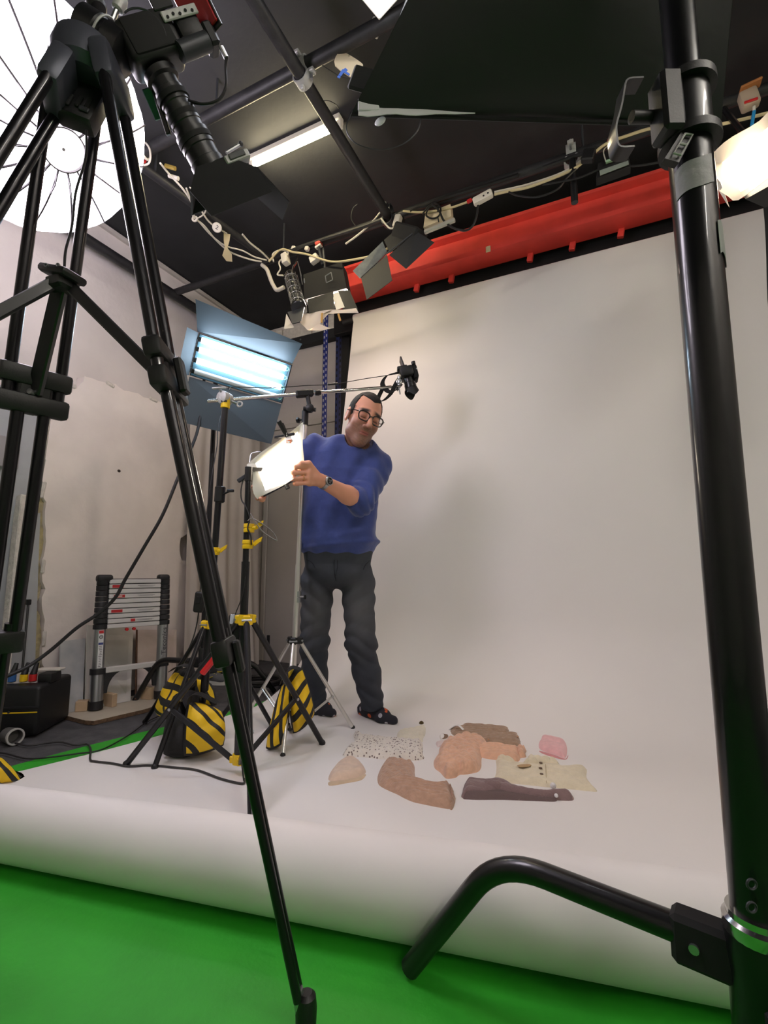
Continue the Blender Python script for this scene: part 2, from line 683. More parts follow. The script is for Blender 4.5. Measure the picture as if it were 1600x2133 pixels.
b = MB()
b.tube([V(sp.x, sp.y, .02), V(sp.x, sp.y, st.z + .05)], .016, 12)
b.build('pole', m_black_metal, t)
for k in range(3):
    a = 2 * PI * k / 3 + 1.0
    b = MB()
    b.tube([V(sp.x, sp.y, .55), sp + V(math.cos(a) * .42, math.sin(a) * .42, .012)], .011, 8)
    b.build('leg', m_black_metal, t)

# ================================================================== black softbox over the set
sb_l, sb_r = at(733, 238, 1.10), at(1500, 262, 1.02)
rim_w = (sb_r - sb_l)
t = thing('softbox', 'large black fabric softbox tilted towards the set, its white lining peeling at a corner', 'softbox', (sb_l + sb_r) / 2)
face_n = (_F * .86 - UP * .50).normalized()          # it looks towards the set
rim_up = (UP * .86 + _F * .50).normalized() * .62
m_sb = mat('softbox_fabric', (22, 23, 24), .62, bump=.35, bscale=9, sheen=.2)
m_sbw = mat('softbox_lining', (225, 226, 228), .5, bump=.3, bscale=20)
nk = [W(.27, .70, 2.30), W(.66, .66, 2.28), W(.62, .74, 2.62), W(.32, .78, 2.62)]
rim = [sb_l, sb_r, sb_r + rim_up, sb_l + rim_up + (sb_r - sb_l) * .30]
for i in range(4):
    a0, a1, n1, n0 = rim[i], rim[(i + 1) % 4], nk[(i + 1) % 4], nk[i]
    cen = (a0 + a1 + n0 + n1) / 4
    mid = sum((Vector(q) for q in rim + nk), Vector()) / 8
    out = (cen - mid).normalized()
    grid = []
    for r in range(13):
        s = r / 12
        row = []
        for c in range(17):
            q = c / 16
            p = a0.lerp(a1, q).lerp(n0.lerp(n1, q), s)
            p = p + out * (.05 * math.sin(PI * s) * math.sin(PI * q)) + out * .006 * math.sin(9 * q + 5 * s) * math.sin(PI * q)
            if s == 0:
                p = p - out * .012 * math.sin(PI * q)
            row.append(p)
        grid.append(row)
    MB().sheet(grid, .002).build('fabric_side', m_sb, t, smooth=60)
MB().tube(round_corners(rim + [rim[0]], .02), .006, 8).build('rim_rod', m_matte_black, t)
# inner diffuser, given a faint glow of its own, set back from the rim
q = [p + (sum(rim, Vector()) / 4 - p) * .10 - face_n * .03 for p in rim]
MB().prism(q, face_n * .002).build('front_diffuser', mat('softbox_diffuser', (235, 235, 238), .6, emit=E_SOFT, ecol=(255, 248, 240)), t)
# peeled white lining along the bottom edge
e = rim_w.normalized()
dn = (-UP * .9 - _F * .2).normalized()
low = []
upr = []
for k in range(13):
    s = k / 12
    base = sb_l.lerp(sb_r, .02 + .33 * s) - _F * .012
    drop = .022 * (1 - s) ** .8 + .006 * math.sin(k * 1.3) * (1 - s)
    low.append(base + dn * max(.001, drop))
    upr.append(base - dn * (.028 * (1 - s) ** 1.5))
MB().sheet([low, upr], .002).build('peeled_lining', m_sbw, t)
MB().box(sb_l + e * .045 + UP * .012 - _F * .016, (.055, .004, .034), frame(UP, _F) @ Matrix.Identity(3) if False else Matrix.Rotation(YAW, 3, 'Z'), .003).build('lining_patch', m_sbw, t)
c = sb_l + e * .035 - UP * .018
MB().sphere(c + e * .04, (.016, .004, .012), 12).build('lining_bubble', m_sbw, t)
# bowed spring wire hanging under the corner
pts = [at(722, 262, 1.09), at(728, 285, 1.09), at(750, 303, 1.09), at(795, 312, 1.09), at(840, 300, 1.085), at(868, 275, 1.085), at(876, 250, 1.085), at(872, 236, 1.085)]
MB().tube(catmull([at(735, 228, 1.095)] + pts, 6), .0016, 6).build('spring_wire', m_dark_grey, t)
# folded black flap and strap at the corner
MB().box(at(752, 165, 1.10), (.055, .012, .075), Matrix.Rotation(YAW, 3, 'Z') @ Matrix.Rotation(.3, 3, 'Y'), .006).build('corner_flap', m_sb, t)
# speed ring and lamp head on the stand's top
ringc = sum(nk, Vector()) / 4
MB().tube([ringc + face_n * .02, ringc - face_n * .05], .20, 24).build('speed_ring', m_black_metal, t)
MB().tube([ringc - face_n * .05, ringc - face_n * .30], .08, 20).build('lamp_head', m_black_plastic, t)

# ================================================================== heavy roller stand carrying the softbox
su, sv = .503, .70
sx = lambda z, r=0: W(su, sv, z)
t = thing('heavy_light_stand', 'thick black studio light stand with a bent tubular foot', 'light stand', W(su, sv, 0))
m_pole = mat('satin_black_pole', (19, 19, 21), .28, metal=.35, coat=.3)
MB().tube([sx(.34), sx(1.58)], .0315, 32).build('lower_tube', m_pole, t)
MB().tube([sx(1.55), sx(2.42)], .0255, 32).build('upper_tube', m_pole, t)
# clamp collar (between the tubes), z from photo
zc0, zc1 = at(1412, 300, .70).z, at(1408, 190, .70).z
MB().tube([sx(zc0), sx(zc1)], .0350, 32).build('clamp_collar', m_black_metal, t)
for z in (zc0, zc1):
    MB().tube([sx(z - .008), sx(z + .006)], .0455, 32).build('clamp_flange', m_black_plastic, t)
MB().box(W(su - .042, sv - .014, (zc0 + zc1) / 2), (.036, .046, zc1 - zc0 + .01), Matrix.Rotation(YAW, 3, 'Z'), .006).build('clamp_block', m_black_plastic, t)
MB().tube([W(su - .045, sv, (zc0 + zc1) / 2), W(su - .095, sv - .005, (zc0 + zc1) / 2 - .005)], .010, 12).build('clamp_bolt', m_black_plastic, t)
# wing handle: bent flat lever
zc = (zc0 + zc1) / 2
pts = [W(su - .075, sv, zc + .062), W(su - .105, sv, zc + .060), W(su - .115, sv, zc + .01), W(su - .128, sv, zc - .03), W(su - .126, sv, zc - .07), W(su - .098, sv, zc - .068)]
row0 = [p - _F * .014 for p in round_corners(pts, .012, 3)]
row1 = [p + _F * .014 for p in round_corners(pts, .012, 3)]
MB().sheet([row0, row1], .003).build('lever_handle', m_black_metal, t)
hk = MB()
ha, hb_, hc, hd = W(su - .030, sv - .03, zc0 - .005), W(su - .062, sv - .03, zc0 - .055), W(su - .040, sv - .03, zc0 - .062), W(su - .012, sv - .03, zc0 - .012)
hk.prism([ha, hb_, hc, hd], _F * .012)
hk.build('latch', m_black_plastic, t)
hk = MB()
f1 = [W(su - .0295, sv - .034, zc0 - .016), W(su - .050, sv - .034, zc0 - .050), W(su - .039, sv - .034, zc0 - .053), W(su - .018, sv - .034, zc0 - .018)]
hk.tube(f1 + [f1[0]], .0018, 6)
hk.tube([(f1[0] + f1[1]) / 2, (f1[2] + f1[3]) / 2], .0018, 6)
hk.build('latch_frame', m_alu_rough, t)


def wrap(z0, z1, a0, a1, r, slant, name, m, jag=0.0):
    grid = []
    for i in range(5):
        row = []
        for k in range(15):
            q = k / 14
            a = a0 + (a1 - a0) * q
            z = z0 + (z1 - z0) * i / 4 + slant * q + (jag * math.sin(7 * q) if i in (0, 4) else 0)
            row.append(sx(z) + (_R * math.cos(a) + _F * math.sin(a)) * r)
        grid.append(row)
    return MB().sheet(grid, .0005).build(name, m, t, smooth=60)


za, zb = at(1430, 425, .70).z, at(1425, 368, .70).z
wrap(za, zb, PI * 1.05, PI * 1.62, .0322, .012, 'grey_tape', m_tape, .002)
za, zb = at(1490, 555, .70).z, at(1480, 490, .70).z
wrap(za, zb, PI * 1.60, PI * 1.93, .0330, -.01, 'peeling_tape', mat('dull_tape', (140, 145, 140), .6), .006)
# two set screws low on the tube
for py in (1842, 1890):
    p = at(1566, py, .668)
    MB().torus(p, -_F, .006, .0016, 14, 6).build('screw_hole', m_dark_grey, t)
# chrome ring and hub
zr = .345
MB().lathe([(.040, 0), (.042, .004), (.042, .018), (.037, .022), (.037, .03)], sx(zr - .028), UP, 32).build('chrome_ring', m_chrome, t)
MB().lathe([(.032, 0), (.040, .01), (.040, .22), (.043, .25), (.041, .27)], sx(.05), UP, 28).build('hub', m_pole, t)
foot = W(.052, 1.052, 0)
dirl = (foot - sx(0)); dirl.z = 0
L = dirl.length
dirl.normalize()
m_leg = mat('leg_tube', (15, 15, 16), .32, coat=.2)


def bent_leg(ang, origin, L, m_l, zz, tp, bolt=True, parent=None, s=1.0):
    d = Matrix.Rotation(ang, 3, 'Z') @ dirl
    pts = [origin + d * .06 * s + UP * zz, origin + d * (L * .655) + UP * zz, origin + d * L + UP * .016]
    MB().tube(round_corners(pts, .085 * s, 9), .0195 * s, 18).build('leg', m_l, parent)
    side = d.cross(UP)
    MB().box(origin + d * .062 * s + UP * (zz - .006), (.042 * s, .066 * s, .085 * s), frame(d), .007).build('leg_socket', m_matte_black, parent)
    if bolt:
        for sg in (-1, 1):
            MB().tube([origin + d * .075 * s + UP * (zz - .006) + side * sg * .020 * s, origin + d * .075 * s + UP * (zz - .006) + side * sg * .025 * s], .0065 * s, 12).build('bolt', m_alu, parent)


bent_leg(0, W(su, sv, 0), L, m_leg, .286, 1, True, t)
bent_leg(2 * PI / 3, W(su, sv, 0), L, m_leg, .23, 1, True, t)
bent_leg(-2 * PI / 3, W(su, sv, 0), L, m_leg, .18, 1, True, t)
MB().tube([sx(.12) - _F * .03, sx(.12) - _F * .055], .018, 14).build('knob', m_alu_rough, t)

# ================================================================== foreground video tripod
m_tri = mat('tripod_tube', (28, 27, 31), .3, metal=.55, coat=.2)
m_cast = mat('tripod_casting', (78, 80, 90), .42, metal=.5)
hubc = at(178, 128, .90)
t = thing('video_tripod', 'tall black twin-tube video tripod standing close by', 'tripod', V(hubc.x, hubc.y, 0))
TRI = t
legs = {
    'R': (at(232, 160, .895), at(345, 770, .915), fl(637, 2150)),
    'M': (at(160, 165, .93), at(72, 808, 1.0), None),
    'L': (at(128, 168, .87), None, W(-1.16, .62, 0)),
}
p, c, _ = legs['M']
legs['M'] = (p, c, p + (c - p) * (p.z / (p.z - c.z)))
p, _, q = legs['L']
legs['L'] = (p, p + (q - p) * .36, q)
MB().lathe([(.045, -.05), (.062, -.035), (.066, .0), (.06, .028), (.04, .034)], hubc, UP, 28).build('crown', m_cast, t)
for k, (p, c, q) in legs.items():
    ax = (q - p).normalized()
    side = ax.cross(UP).normalized()
    out = side.cross(ax).normalized()
    # head casting of the leg
    MB().box(p + ax * .01, (.118, .042, .09), frame(ax, out), .012, 2).build('leg_casting', m_cast, t)
    for s in (-1, 1):
        MB().tube([p + side * s * .046, c + side * s * .046 + ax * .02], .0118, 14).build('upper_tube', m_tri, t)
    end1 = c + (q - c) * .46
    sp1 = .024
    for s in (-1, 1):
        MB().tube([c + side * s * sp1 - ax * .03, end1 + side * s * sp1], .0128, 14).build('lower_tube', m_tri, t)
        MB().tube([end1 + side * s * sp1 * .55 - ax * .04, q + side * s * sp1 * .45 - ax * .06], [.0098, .0082], 12).build('bottom_tube', m_tri, t)
    # middle clamp: two collars with a bridge
    b = MB()
    b.box(c - ax * .022, (.135, .036, .042), frame(ax, out), .008, 2)
    b.box(c + ax * .038, (.135, .036, .042), frame(ax, out), .008, 2)
    b.box(c + ax * .008, (.06, .026, .08), frame(ax, out), .004)
    b.build('leg_clamp', m_black_plastic, t)
    b = MB()
    b.box(c + out * .028 + ax * .02, (.03, .016, .075), frame(ax, out), .004)
    b.build('clamp_lever', m_black_plastic, t)
    b = MB()
    b.box(end1, (.085, .032, .05), frame(ax, out), .008, 2)
    b.box(end1 + out * .022 + ax * .015, (.022, .014, .06), frame(ax, out), .004)
    b.build('lower_clamp', m_black_plastic, t)
    ff = q - ax * .045
    MB().lathe([(.010, -.01), (.0165, -.004), (.019, .016), (.018, .045), (.010, .052)], q + UP * .053, -UP, 18).build('rubber_foot', m_black_plastic, t)
    MB().tube([q - ax * .07, q - ax * .035], .011, 12).build('foot_pin', m_alu, t)
# mid level spreader
spc = at(130, 572, .905)
frs = frame(UP, _F)
MB().box(spc, (.085, .055, .018), Matrix.Rotation(YAW - .35, 3, 'Z') @ Matrix.Rotation(.35, 3, 'Y'), .008, 2).build('spreader_hub', m_black_plastic, t)
MB().box(spc - UP * .022, (.05, .04, .03), Matrix.Rotation(YAW - .35, 3, 'Z'), .006).build('spreader_boss', m_black_plastic, t)
for k, (p, c, q) in legs.items():
    ax = (q - p).normalized()
    tgt = c + ax * .03 + (spc - c).normalized() * .018
    if k == 'M':
        MB().bar(spc - UP * .01, tgt, .032, .014, _F, .003).build('spreader_arm', m_black_metal, t)
    else:
        MB().bar(spc + (tgt - spc).normalized() * .02 - UP * .008, tgt, .010, .024, UP, .003).build('spreader_arm', m_black_metal, t)
    MB().tube([tgt - _F * .016, tgt + _F * .016], .006, 10).build('pivot_bolt', m_alu, t)
for dx in (-.012, .012):
    a = spc + _R * dx - _F * .028
    MB().lathe([(.004, 0), (.004, .004), (.0025, .004), (.0025, 0), (.004, 0)], a, -_F, 10).build('rivet', m_alu, t)
# fluid head
hd = hubc + UP * .05 + _R * .035
MB().lathe([(.03, -.03), (.036, -.01), (.036, .02), (.03, .03)], hubc + UP * .045, UP, 24).build('bowl_lock', m_black_metal, t)
ha = (_R * .86 + _F * .25 - UP * .45).normalized()
hcen = at(218, 88, .91)
MB().lathe([(.02, -.055), (.044, -.048), (.046, -.01), (.040, -.004), (.040, .004), (.046, .01), (.046, .045), (.03, .052)], hcen, ha, 28).build('head_drum', m_black_metal, t)
MB().box(hcen - UP * .045, (.05, .06, .06), frame(UP, _F), .010, 2).build('head_base', m_black_plastic, t)
MB().bar(hcen + ha * .03 + UP * .01, at(262, 90, .94), .05, .02, UP, .004).build('camera_plate', m_black_metal, t)
MB().lathe([(.008, 0), (.012, .004), (.014, .02), (.010, .034), (.004, .036)], at(243, 22, .90), (UP + _R * .4).normalized(), 14).build('lock_knob', m_alu_rough, t)
MB().tube([at(243, 22, .90), at(228, 60, .905)], .006, 10).build('knob_stem', m_alu, t)
MB().lathe([(.016, 0), (.02, .006), (.02, .02), (.012, .028)], at(205, 20, .90), (UP - _R * .5).normalized(), 16).build('tilt_knob', m_black_plastic, t)
MB().torus(hcen, ha, .047, .0025, 28, 6).build('scale_ring', m_alu_rough, t)
# a battery box hung under the crown
tb = thing('battery_pack', 'black battery box hanging below the head of the video tripod', 'battery', at(172, 280, .915))
cb = at(172, 225, .915)
rb = Matrix.Rotation(YAW + .25, 3, 'Z') @ Matrix.Rotation(.22, 3, 'Y') @ Matrix.Rotation(-.15, 3, 'X')
MB().box(cb, (.075, .045, .098), rb, .008, 2).build('case', m_black_plastic, tb)
for i in range(3):
    MB().box(cb + rb @ V(-.012 + i * .017, -.024, -.02 + .006 * i), (.009, .008, .032), rb, .002).build('contact_rib', m_matte_black, tb)
MB().box(cb + rb @ V(.02, -.025, -.03), (.02, .006, .012), rb, .002).build('latch', m_dark_grey, tb)
MB().box(cb + rb @ V(0, 0, .055), (.03, .03, .03), rb, .004).build('hanger', m_black_plastic, tb)
pts = [at(180, 272, .90), at(178, 330, .90), at(158, 400, .905), at(150, 470, .905), at(137, 520, .90), at(134, 560, .90)]
tag(MB().tube(catmull(pts, 6), .0026, 7).build('power_cable', m_black_cable), 'thin dark cable hanging from the battery box to the tripod spreader', 'cable')

# ================================================================== film camera pointing down
la, lb = at(336, 160, .955), at(434, 345, 1.03)
ld = (lb - la).normalized()
t = thing('film_camera', 'black camera with a long lens and matte box aimed down from the video tripod', 'camera', la)
camr = (_R * .80 + UP * .46 + _F * .2)
camr = (camr - ld * camr.dot(ld)).normalized()
camd = ld.cross(camr).normalized()
if camd.dot(_F) > 0:
    camd = -camd
CF = Matrix((camr, camd, -ld)).transposed()           # local x right, y towards viewer, z back


def cl(x, y, z):
    return la + CF @ V(x, y, z)


MB().box(cl(.012, 0, .058), (.125, .085, .088), CF, .016, 3).build('body', m_black_plastic, t)
MB().box(cl(.012, .040, .06), (.098, .012, .072), CF, .006, 2).build('side_grip', m_matte_black, t)
MB().torus(cl(.0, .044, .058), CF @ V(0, 1, 0), .045, .0022, 24, 6, .2, 2.6).build('trim_line', m_dark_grey, t)
MB().box(cl(.102, .01, .052), (.056, .07, .05), CF, .010, 2).build('grip_block', m_black_plastic, t)
MB().tube([cl(.055, .035, .012), cl(.128, .030, .020)], .020, 16).build('handle_drum', m_dark_grey, t)
# perforated cage plate
b = MB()
px = MB().box(cl(.092, .048, .072), (.082, .006, .020), CF, .002).build('cage_plate', m_alu_rough, t)
MB().box(cl(.065, .046, .098), (.045, .006, .024), CF, .002).build('cage_arm', m_black_metal, t)
for i in range(5):
    p = cl(.062 + i * .0145, .0515, .068 + .003 * (i % 2))
    MB().tube([p, p + CF @ V(0, .0012, 0)], .0032, 10).build('plate_hole', m_matte_black, t)
# red side plate with a black rim
RP = CF @ Matrix.Rotation(-.75, 3, 'Z')
MB().box(cl(.140, .02, .100), (.006, .075, .118), RP, .002).build('red_plate', mat('red_anodised', (150, 20, 22), .3, metal=.3, coat=.3), t)
MB().box(cl(.145, .016, .096), (.007, .082, .128), RP, .002).build('plate_rim', m_black_metal, t)
MB().box(cl(.142, .016, .03), (.026, .05, .05), CF, .006).build('rear_block', m_black_plastic, t)
MB().tube([cl(.152, .03, .002), cl(.152, .03, -.02)], .006, 10).build('cable_plug', m_alu, t)
cp = cl(.155, .03, -.018)
pts = [cp, at(470, 140, .97), at(470, 180, .97), at(455, 208, .97), at(425, 217, .97), at(392, 210, .97)]
MB().tube(catmull(pts, 8), .0035, 8).build('loop_cable', m_black_cable, t)
# lens
prof = [(.030, .010), (.038, .006), (.038, -.008), (.031, -.012), (.031, -.03), (.034, -.032), (.034, -.062), (.0325, -.064), (.0325, -.075),
        (.037, -.077), (.037, -.105), (.0355, -.107), (.0355, -.122), (.040, -.124), (.040, -.158), (.038, -.160), (.038, -.185), (.041, -.187), (.041, -.215), (.030, -.216)]
b = MB()
b.lathe([(r, -h) for r, h in prof], la, ld, 32)
b.build('lens_barrel', mat('lens_black', (16, 16, 17), .38), t)
for h in (.048, .091, .141):
    b = MB()
    b.lathe([(.0415 if h > .1 else .0375, h - .006), (.0415 if h > .1 else .0375, h + .006)], la, ld, 40)
    b.build('focus_ring', m_matte_black, t)
# small lens support rail
MB().bar(cl(-.02, -.02, .01), cl(-.045, -.02, -.10), .012, .012, _F, .002).build('support_rod', m_black_metal, t)
MB().bar(cl(-.035, -.02, .00), cl(-.035, -.05, -.05), .03, .008, _F, .002).build('support_bracket', mat('teal_metal', (60, 90, 88), .4, metal=.6), t)
# matte box: flared hood
me_ = la + ld * .205
bw = [(-.040, -.040), (.040, -.040), (.040, .040), (-.040, .040)]
fw = [(-.085, -.060), (.085, -.060), (.085, .060), (-.085, .060)]
b = MB()
vs = [me_ + CF @ V(x, y, 0) for x, y in bw] + [me_ + CF @ V(x, y, -.05) for x, y in fw] + [me_ + CF @ V(x * .94, y * .92, -.05) for x, y in fw] + [me_ + CF @ V(x * .9, y * .9, -.004) for x, y in bw]
b.add(vs, [(0, 1, 5, 4), (1, 2, 6, 5), (2, 3, 7, 6), (3, 0, 4, 7), (4, 5, 9, 8), (5, 6, 10, 9), (6, 7, 11, 10), (7, 4, 8, 11), (8, 9, 13, 12), (9, 10, 14, 13), (10, 11, 15, 14), (11, 8, 12, 15), (0, 1, 13, 12), (1, 2, 14, 13), (2, 3, 15, 14), (3, 0, 12, 15)])
b.build('matte_box', m_matte_black, t, smooth=0)
MB().box(me_ + CF @ V(.06, .035, -.012), (.062, .03, .02), CF, .003).build('filter_tray', m_alu_rough, t)
MB().box(me_ + CF @ V(.06, .052, -.010), (.040, .003, .012), CF, .001).build('tray_label', mat('dark_label', (70, 72, 74), .5), t)
MB().tube([me_ + CF @ V(.045, .03, .010), me_ + CF @ V(.085, .03, .016)], .004, 8).build('tray_screw', m_alu, t)
MB().sphere(me_ + CF @ V(.088, .03, .017), .006, 10).build('screw_head', m_dark_grey, t)
fa = [me_ + CF @ V(x, y, z) for x, y, z in ((-.085, .062, -.05), (.085, .062, -.05), (.078, .10, -.125), (-.078, .10, -.125))]
MB().prism(fa, CF @ V(0, .002, .0)).build('top_flag', m_matte_black, t)
fa = [me_ + CF @ V(x, y, z) for x, y, z in ((.086, -.06, -.05), (.086, .06, -.05), (.125, .05, -.14), (.125, -.05, -.14))]
MB().prism(fa, CF @ V(.002, 0, .0)).build('side_flag', m_matte_black, t)

# ================================================================== light stands in the middle
m_stand = mat('stand_tube', (24, 24, 27), .35, metal=.3, coat=.15)


def flat_leg(a, q, parent, r, m, name='leg'):
    MB().tube([a, q], r, 12).build(name, m, parent)
    MB().sphere(q + UP * .001, r * 1.25, 10).build('foot_cap', m_black_plastic, parent)


def yoke(c, parent, m, s=1.0):
    b = MB()
    b.lathe([(.026 * s, -.02 * s), (.026 * s, .018 * s), (.018 * s, .018 * s), (.018 * s, -.02 * s), (.026 * s, -.02 * s)], c, UP, 20)
    b.build('collar', m, parent)


def stand(name, label, base, collar, top, feet, joint, lowc, rs, m_tube, m_col, clamps=(), leg_r=.011, group=None, brace_flat=True, mcol2=None):
    """folding light stand: pole from lowc to top, legs from collar to feet, braces from the legs' joints to lowc."""
    t = thing(name, label, 'light stand', base, group)
    n = len(rs)
    prev = lowc
    ts = [0] + [k / n for k in range(1, n)] + [1]
    for i, r in enumerate(rs):
        MB().tube([lowc.lerp(top, ts[i] - (.04 if i else 0)), lowc.lerp(top, ts[i + 1])], r, 18).build('pole_section', m_tube, t)
    yoke(collar, t, m_col, rs[0] / .018)
    yoke(lowc + UP * .005, t, mcol2 or m_col, rs[0] / .02)
    for q in feet:
        d = (q - collar); d.z = 0; d.normalize()
        a = collar + d * .03 - UP * .005
        MB().box(collar + d * .026, (.03, .034, .034), frame(UP, d), .004).build('leg_lug', m_col, t)
        MB().tube([collar + d * .04 + d.cross(UP) * .02, collar + d * .04 - d.cross(UP) * .02], .005, 8).build('rivet', m_alu, t)
        flat_leg(a, q + UP * leg_r, t, leg_r, m_tube)
        j = a.lerp(q, joint)
        e = lowc + d * .03
        if brace_flat:
            MB().bar(j, e, .012, .022, UP, .003).build('brace', m_tube, t)
        else:
            for s in (-1, 1):
                o = d.cross(UP) * s * .008
                MB().tube([j + o, e + o], .004, 8).build('brace', m_tube, t)
        MB().box(e - d * .008, (.022, .03, .026), frame(UP, d), .003).build('brace_lug', mcol2 or m_col, t)
        MB().tube([j + d.cross(UP) * .016, j - d.cross(UP) * .016], .006, 10).build('rivet', m_alu, t)
    return t


def lever_clamp(c, ax, parent, r, m, kd):
    ax = ax.normalized()
    b = MB()
    b.lathe([(r + .005, -.018), (r + .006, -.014), (r + .006, -.003), (r + .003, -.001), (r + .003, .001), (r + .006, .003), (r + .006, .014), (r + .005, .018)], c, ax, 20)
    b.build('clamp_collar', m, parent)
    b = MB()
    b.tube([c + kd * (r + .004), c + kd * (r + .022)], .008, 10)
    b.build('clamp_bolt', m, parent)
    b = MB()
    b.prism([c + kd * (r + .02) - ax * .006, c + kd * (r + .05) + ax * .012, c + kd * (r + .055) + ax * .03, c + kd * (r + .016) + ax * .012], _F * .012)
    b.build('wing_lever', m, parent)


# --- stand holding the boom's counter end
A_col, A_top = at(436, 1300, 2.30), at(470, 838, 2.26)
A_low = A_col + (A_col - A_top).normalized() * .52
tA = stand('boom_light_stand', 'black light stand with yellow collars gripping the tail of the chrome boom', V(A_col.x, A_col.y, 0), A_col, A_top,
           [fl(322, 1604), fl(302, 1508), fl(566, 1515)], .55, A_low, [.0185, .0155], m_stand, m_yellow_pl, leg_r=.0115)
axA = A_top - A_low
kdir = (_R * .9 - _F * .4).normalized()
cA = at(447, 1148, 2.285)
lever_clamp(cA, axA, tA, .0185, m_yellow_pl, kdir)
cA2 = at(458, 1030, 2.28)
MB().lathe([(.019, -.04), (.025, -.035), (.025, .035), (.019, .04)], cA2, axA, 18).build('black_coupler', m_black_plastic, tA)
MB().tube([cA2 + kdir * .02, cA2 + kdir * .06 + UP * .012], .005, 8).build('coupler_screw', m_black_plastic, tA)
MB().box(cA2 + kdir * .065 + UP * .014, (.035, .01, .014), Matrix.Rotation(YAW, 3, 'Z'), .003).build('coupler_wing', m_black_plastic, tA)
MB().lathe([(.020, -.03), (.022, -.028), (.022, .024), (.016, .026)], A_top, axA, 18).build('top_collar', m_yellow_pl, tA)
MB().box(A_top - axA.normalized() * .002 - _F * .022, (.03, .003, .008), Matrix.Rotation(YAW, 3, 'Z'), .001).build('black_band', m_matte_black, tA)

# --- stand holding the LED panel
B_col, B_top = at(512, 1290, 1.98), at(518, 978, 1.98)
B_low = at(498, 1582, 1.985)
tB = stand('led_light_stand', 'black light stand with yellow clamps and red tape carrying the glowing square panel', V(B_col.x, B_col.y, 0), B_col, B_top,
           [fl(263, 1599), fl(671, 1554), fl(524, 1722)], .60, B_low, [.0195, .0165, .0125], m_stand, m_yellow_pl, leg_r=.0125)
axB = B_top - B_low
for (x, y) in ((519, 1100), (516, 1134)):
    lever_clamp(at(x, y, 1.98), axB, tB, .0165, m_yellow_pl, kdir)
a, q = B_col, fl(263, 1599)
d = (q - a)
lo = [a + d * .17, a + d * .36]
side = d.cross(UP).normalized()
MB().tube([lo[0], lo[1]], .0142, 12).build('red_tape', mat('red_tape', (206, 30, 34), .35), tB)

# --- chrome stand holding the boom
S_col, S_top = at(613, 1334, 2.48), at(636, 862, 2.45)
m_satin = mat('satin_chrome', (222, 219, 214), .3, metal=.75)
S_low = at(606, 1512, 2.485)
tS = stand('chrome_boom_stand', 'slim chrome light stand carrying the horizontal boom beside the man', V(S_col.x, S_col.y, 0), S_col, S_top,
           [fl(735, 1520), fl(589, 1578), fl(516, 1490)], .62, S_low, [.0145, .0125], m_satin, m_black_plastic, leg_r=.0095, brace_flat=False)
axS = S_top - S_low
cS = at(620, 1243, 2.475)
MB().lathe([(.014, -.03), (.018, -.028), (.018, -.004), (.015, -.002), (.018, .0), (.018, .028), (.014, .03)], cS, axS, 20).build('clamp_collar', m_alu, tS)
MB().tube([cS + kdir * .015, cS + kdir * .04], .005, 8).build('clamp_screw', m_alu, tS)
MB().box(cS + kdir * .045, (.014, .012, .022), Matrix.Rotation(YAW, 3, 'Z'), .003).build('clamp_knob', m_black_plastic, tS)
MB().tube([S_top - axS.normalized() * .06, S_top + axS.normalized() * .015], .018, 16).build('top_socket', m_black_plastic, tS)
kk = S_top - axS.normalized() * .03
MB().tube([kk - kdir * .015, kk - kdir * .035], .005, 8).build('socket_screw', m_black_plastic, tS)
MB().lathe([(.006, 0), (.016, .004), (.016, .016), (.008, .02)], kk - kdir * .033, -kdir, 6).build('socket_knob', m_black_plastic, tS)

# --- boom arm: chrome tube from the grip on the boom light stand to the overhead stills camera
bo0, bo1 = at(432, 836, 2.235), at(815, 806, 2.62)
bdir = (bo1 - bo0).normalized()
t = thing('camera_boom', 'long chrome boom tube reaching over the man to the hanging stills camera', 'boom', bo0)
MB().tube([bo0, bo1], .0088, 14).build('outer_tube', m_chrome, t)
MB().tube([bo1 - bdir * .02, bo1 + bdir * .06], .0065, 12).build('inner_rod', m_chrome, t)
bc = at(640, 822, 2.44)
bc = bo0 + bdir * (bc - bo0).dot(bdir)
MB().bar(bc - bdir * .065, bc + bdir * .03, .034, .036, UP, .006).build('boom_sleeve', m_black_plastic, t)
MB().lathe([(.014, -.02), (.016, .0), (.013, .012)], bc + bdir * .06, bdir, 16).build('sleeve_cap', m_black_plastic, t)
MB().bar(bc - UP * .012, bc - UP * .075 + _R * .012, .022, .026, _F, .005).build('pivot_stem', m_black_plastic, t)
MB().lathe([(.010, -.02), (.022, -.014), (.024, 0), (.022, .014), (.010, .02)], bc - UP * .082 + _R * .014, _F, 10).build('tilt_knob', m_black_plastic, t)
MB().tube([bc - UP * .082 - _R * .02, bc - UP * .09 + _R * .045], .011, 10).build('pivot_bolt', m_black_plastic, t)

# grip head joining boom tail and stand
g = bo0 + bdir * (A_top - bo0).dot(bdir)
t = thing('grip_head', 'bright cast metal grip head clamped on the boom tail above the yellow collar', 'clamp', A_top)
MB().lathe([(.02, -.03), (.032, -.026), (.034, -.004), (.03, 0), (.034, .004), (.032, .026), (.02, .03)], g + UP * .008 + _F * .0, (_F + _R * .5).normalized(), 20).build('disc', m_alu_rough, t)
MB().tube([A_top - UP * .01, g + UP * .005], .013, 12).build('stud', m_alu_rough, t)
for s in (-1, 1):
    MB().torus(g + bdir * .022 * s, bdir, .016, .006, 16, 8).build('jaw_ring', m_alu_rough, t)
MB().tube([g + UP * .02 - _F * .02, g + UP * .045 - _F * .03 - _R * .02], .006, 8).build('screw', m_alu, t)
MB().bar(g + UP * .047 - _F * .03 - _R * .055, g + UP * .052 - _F * .03 + _R * .015, .016, .008, UP, .003).build('t_handle', m_alu_rough, t)
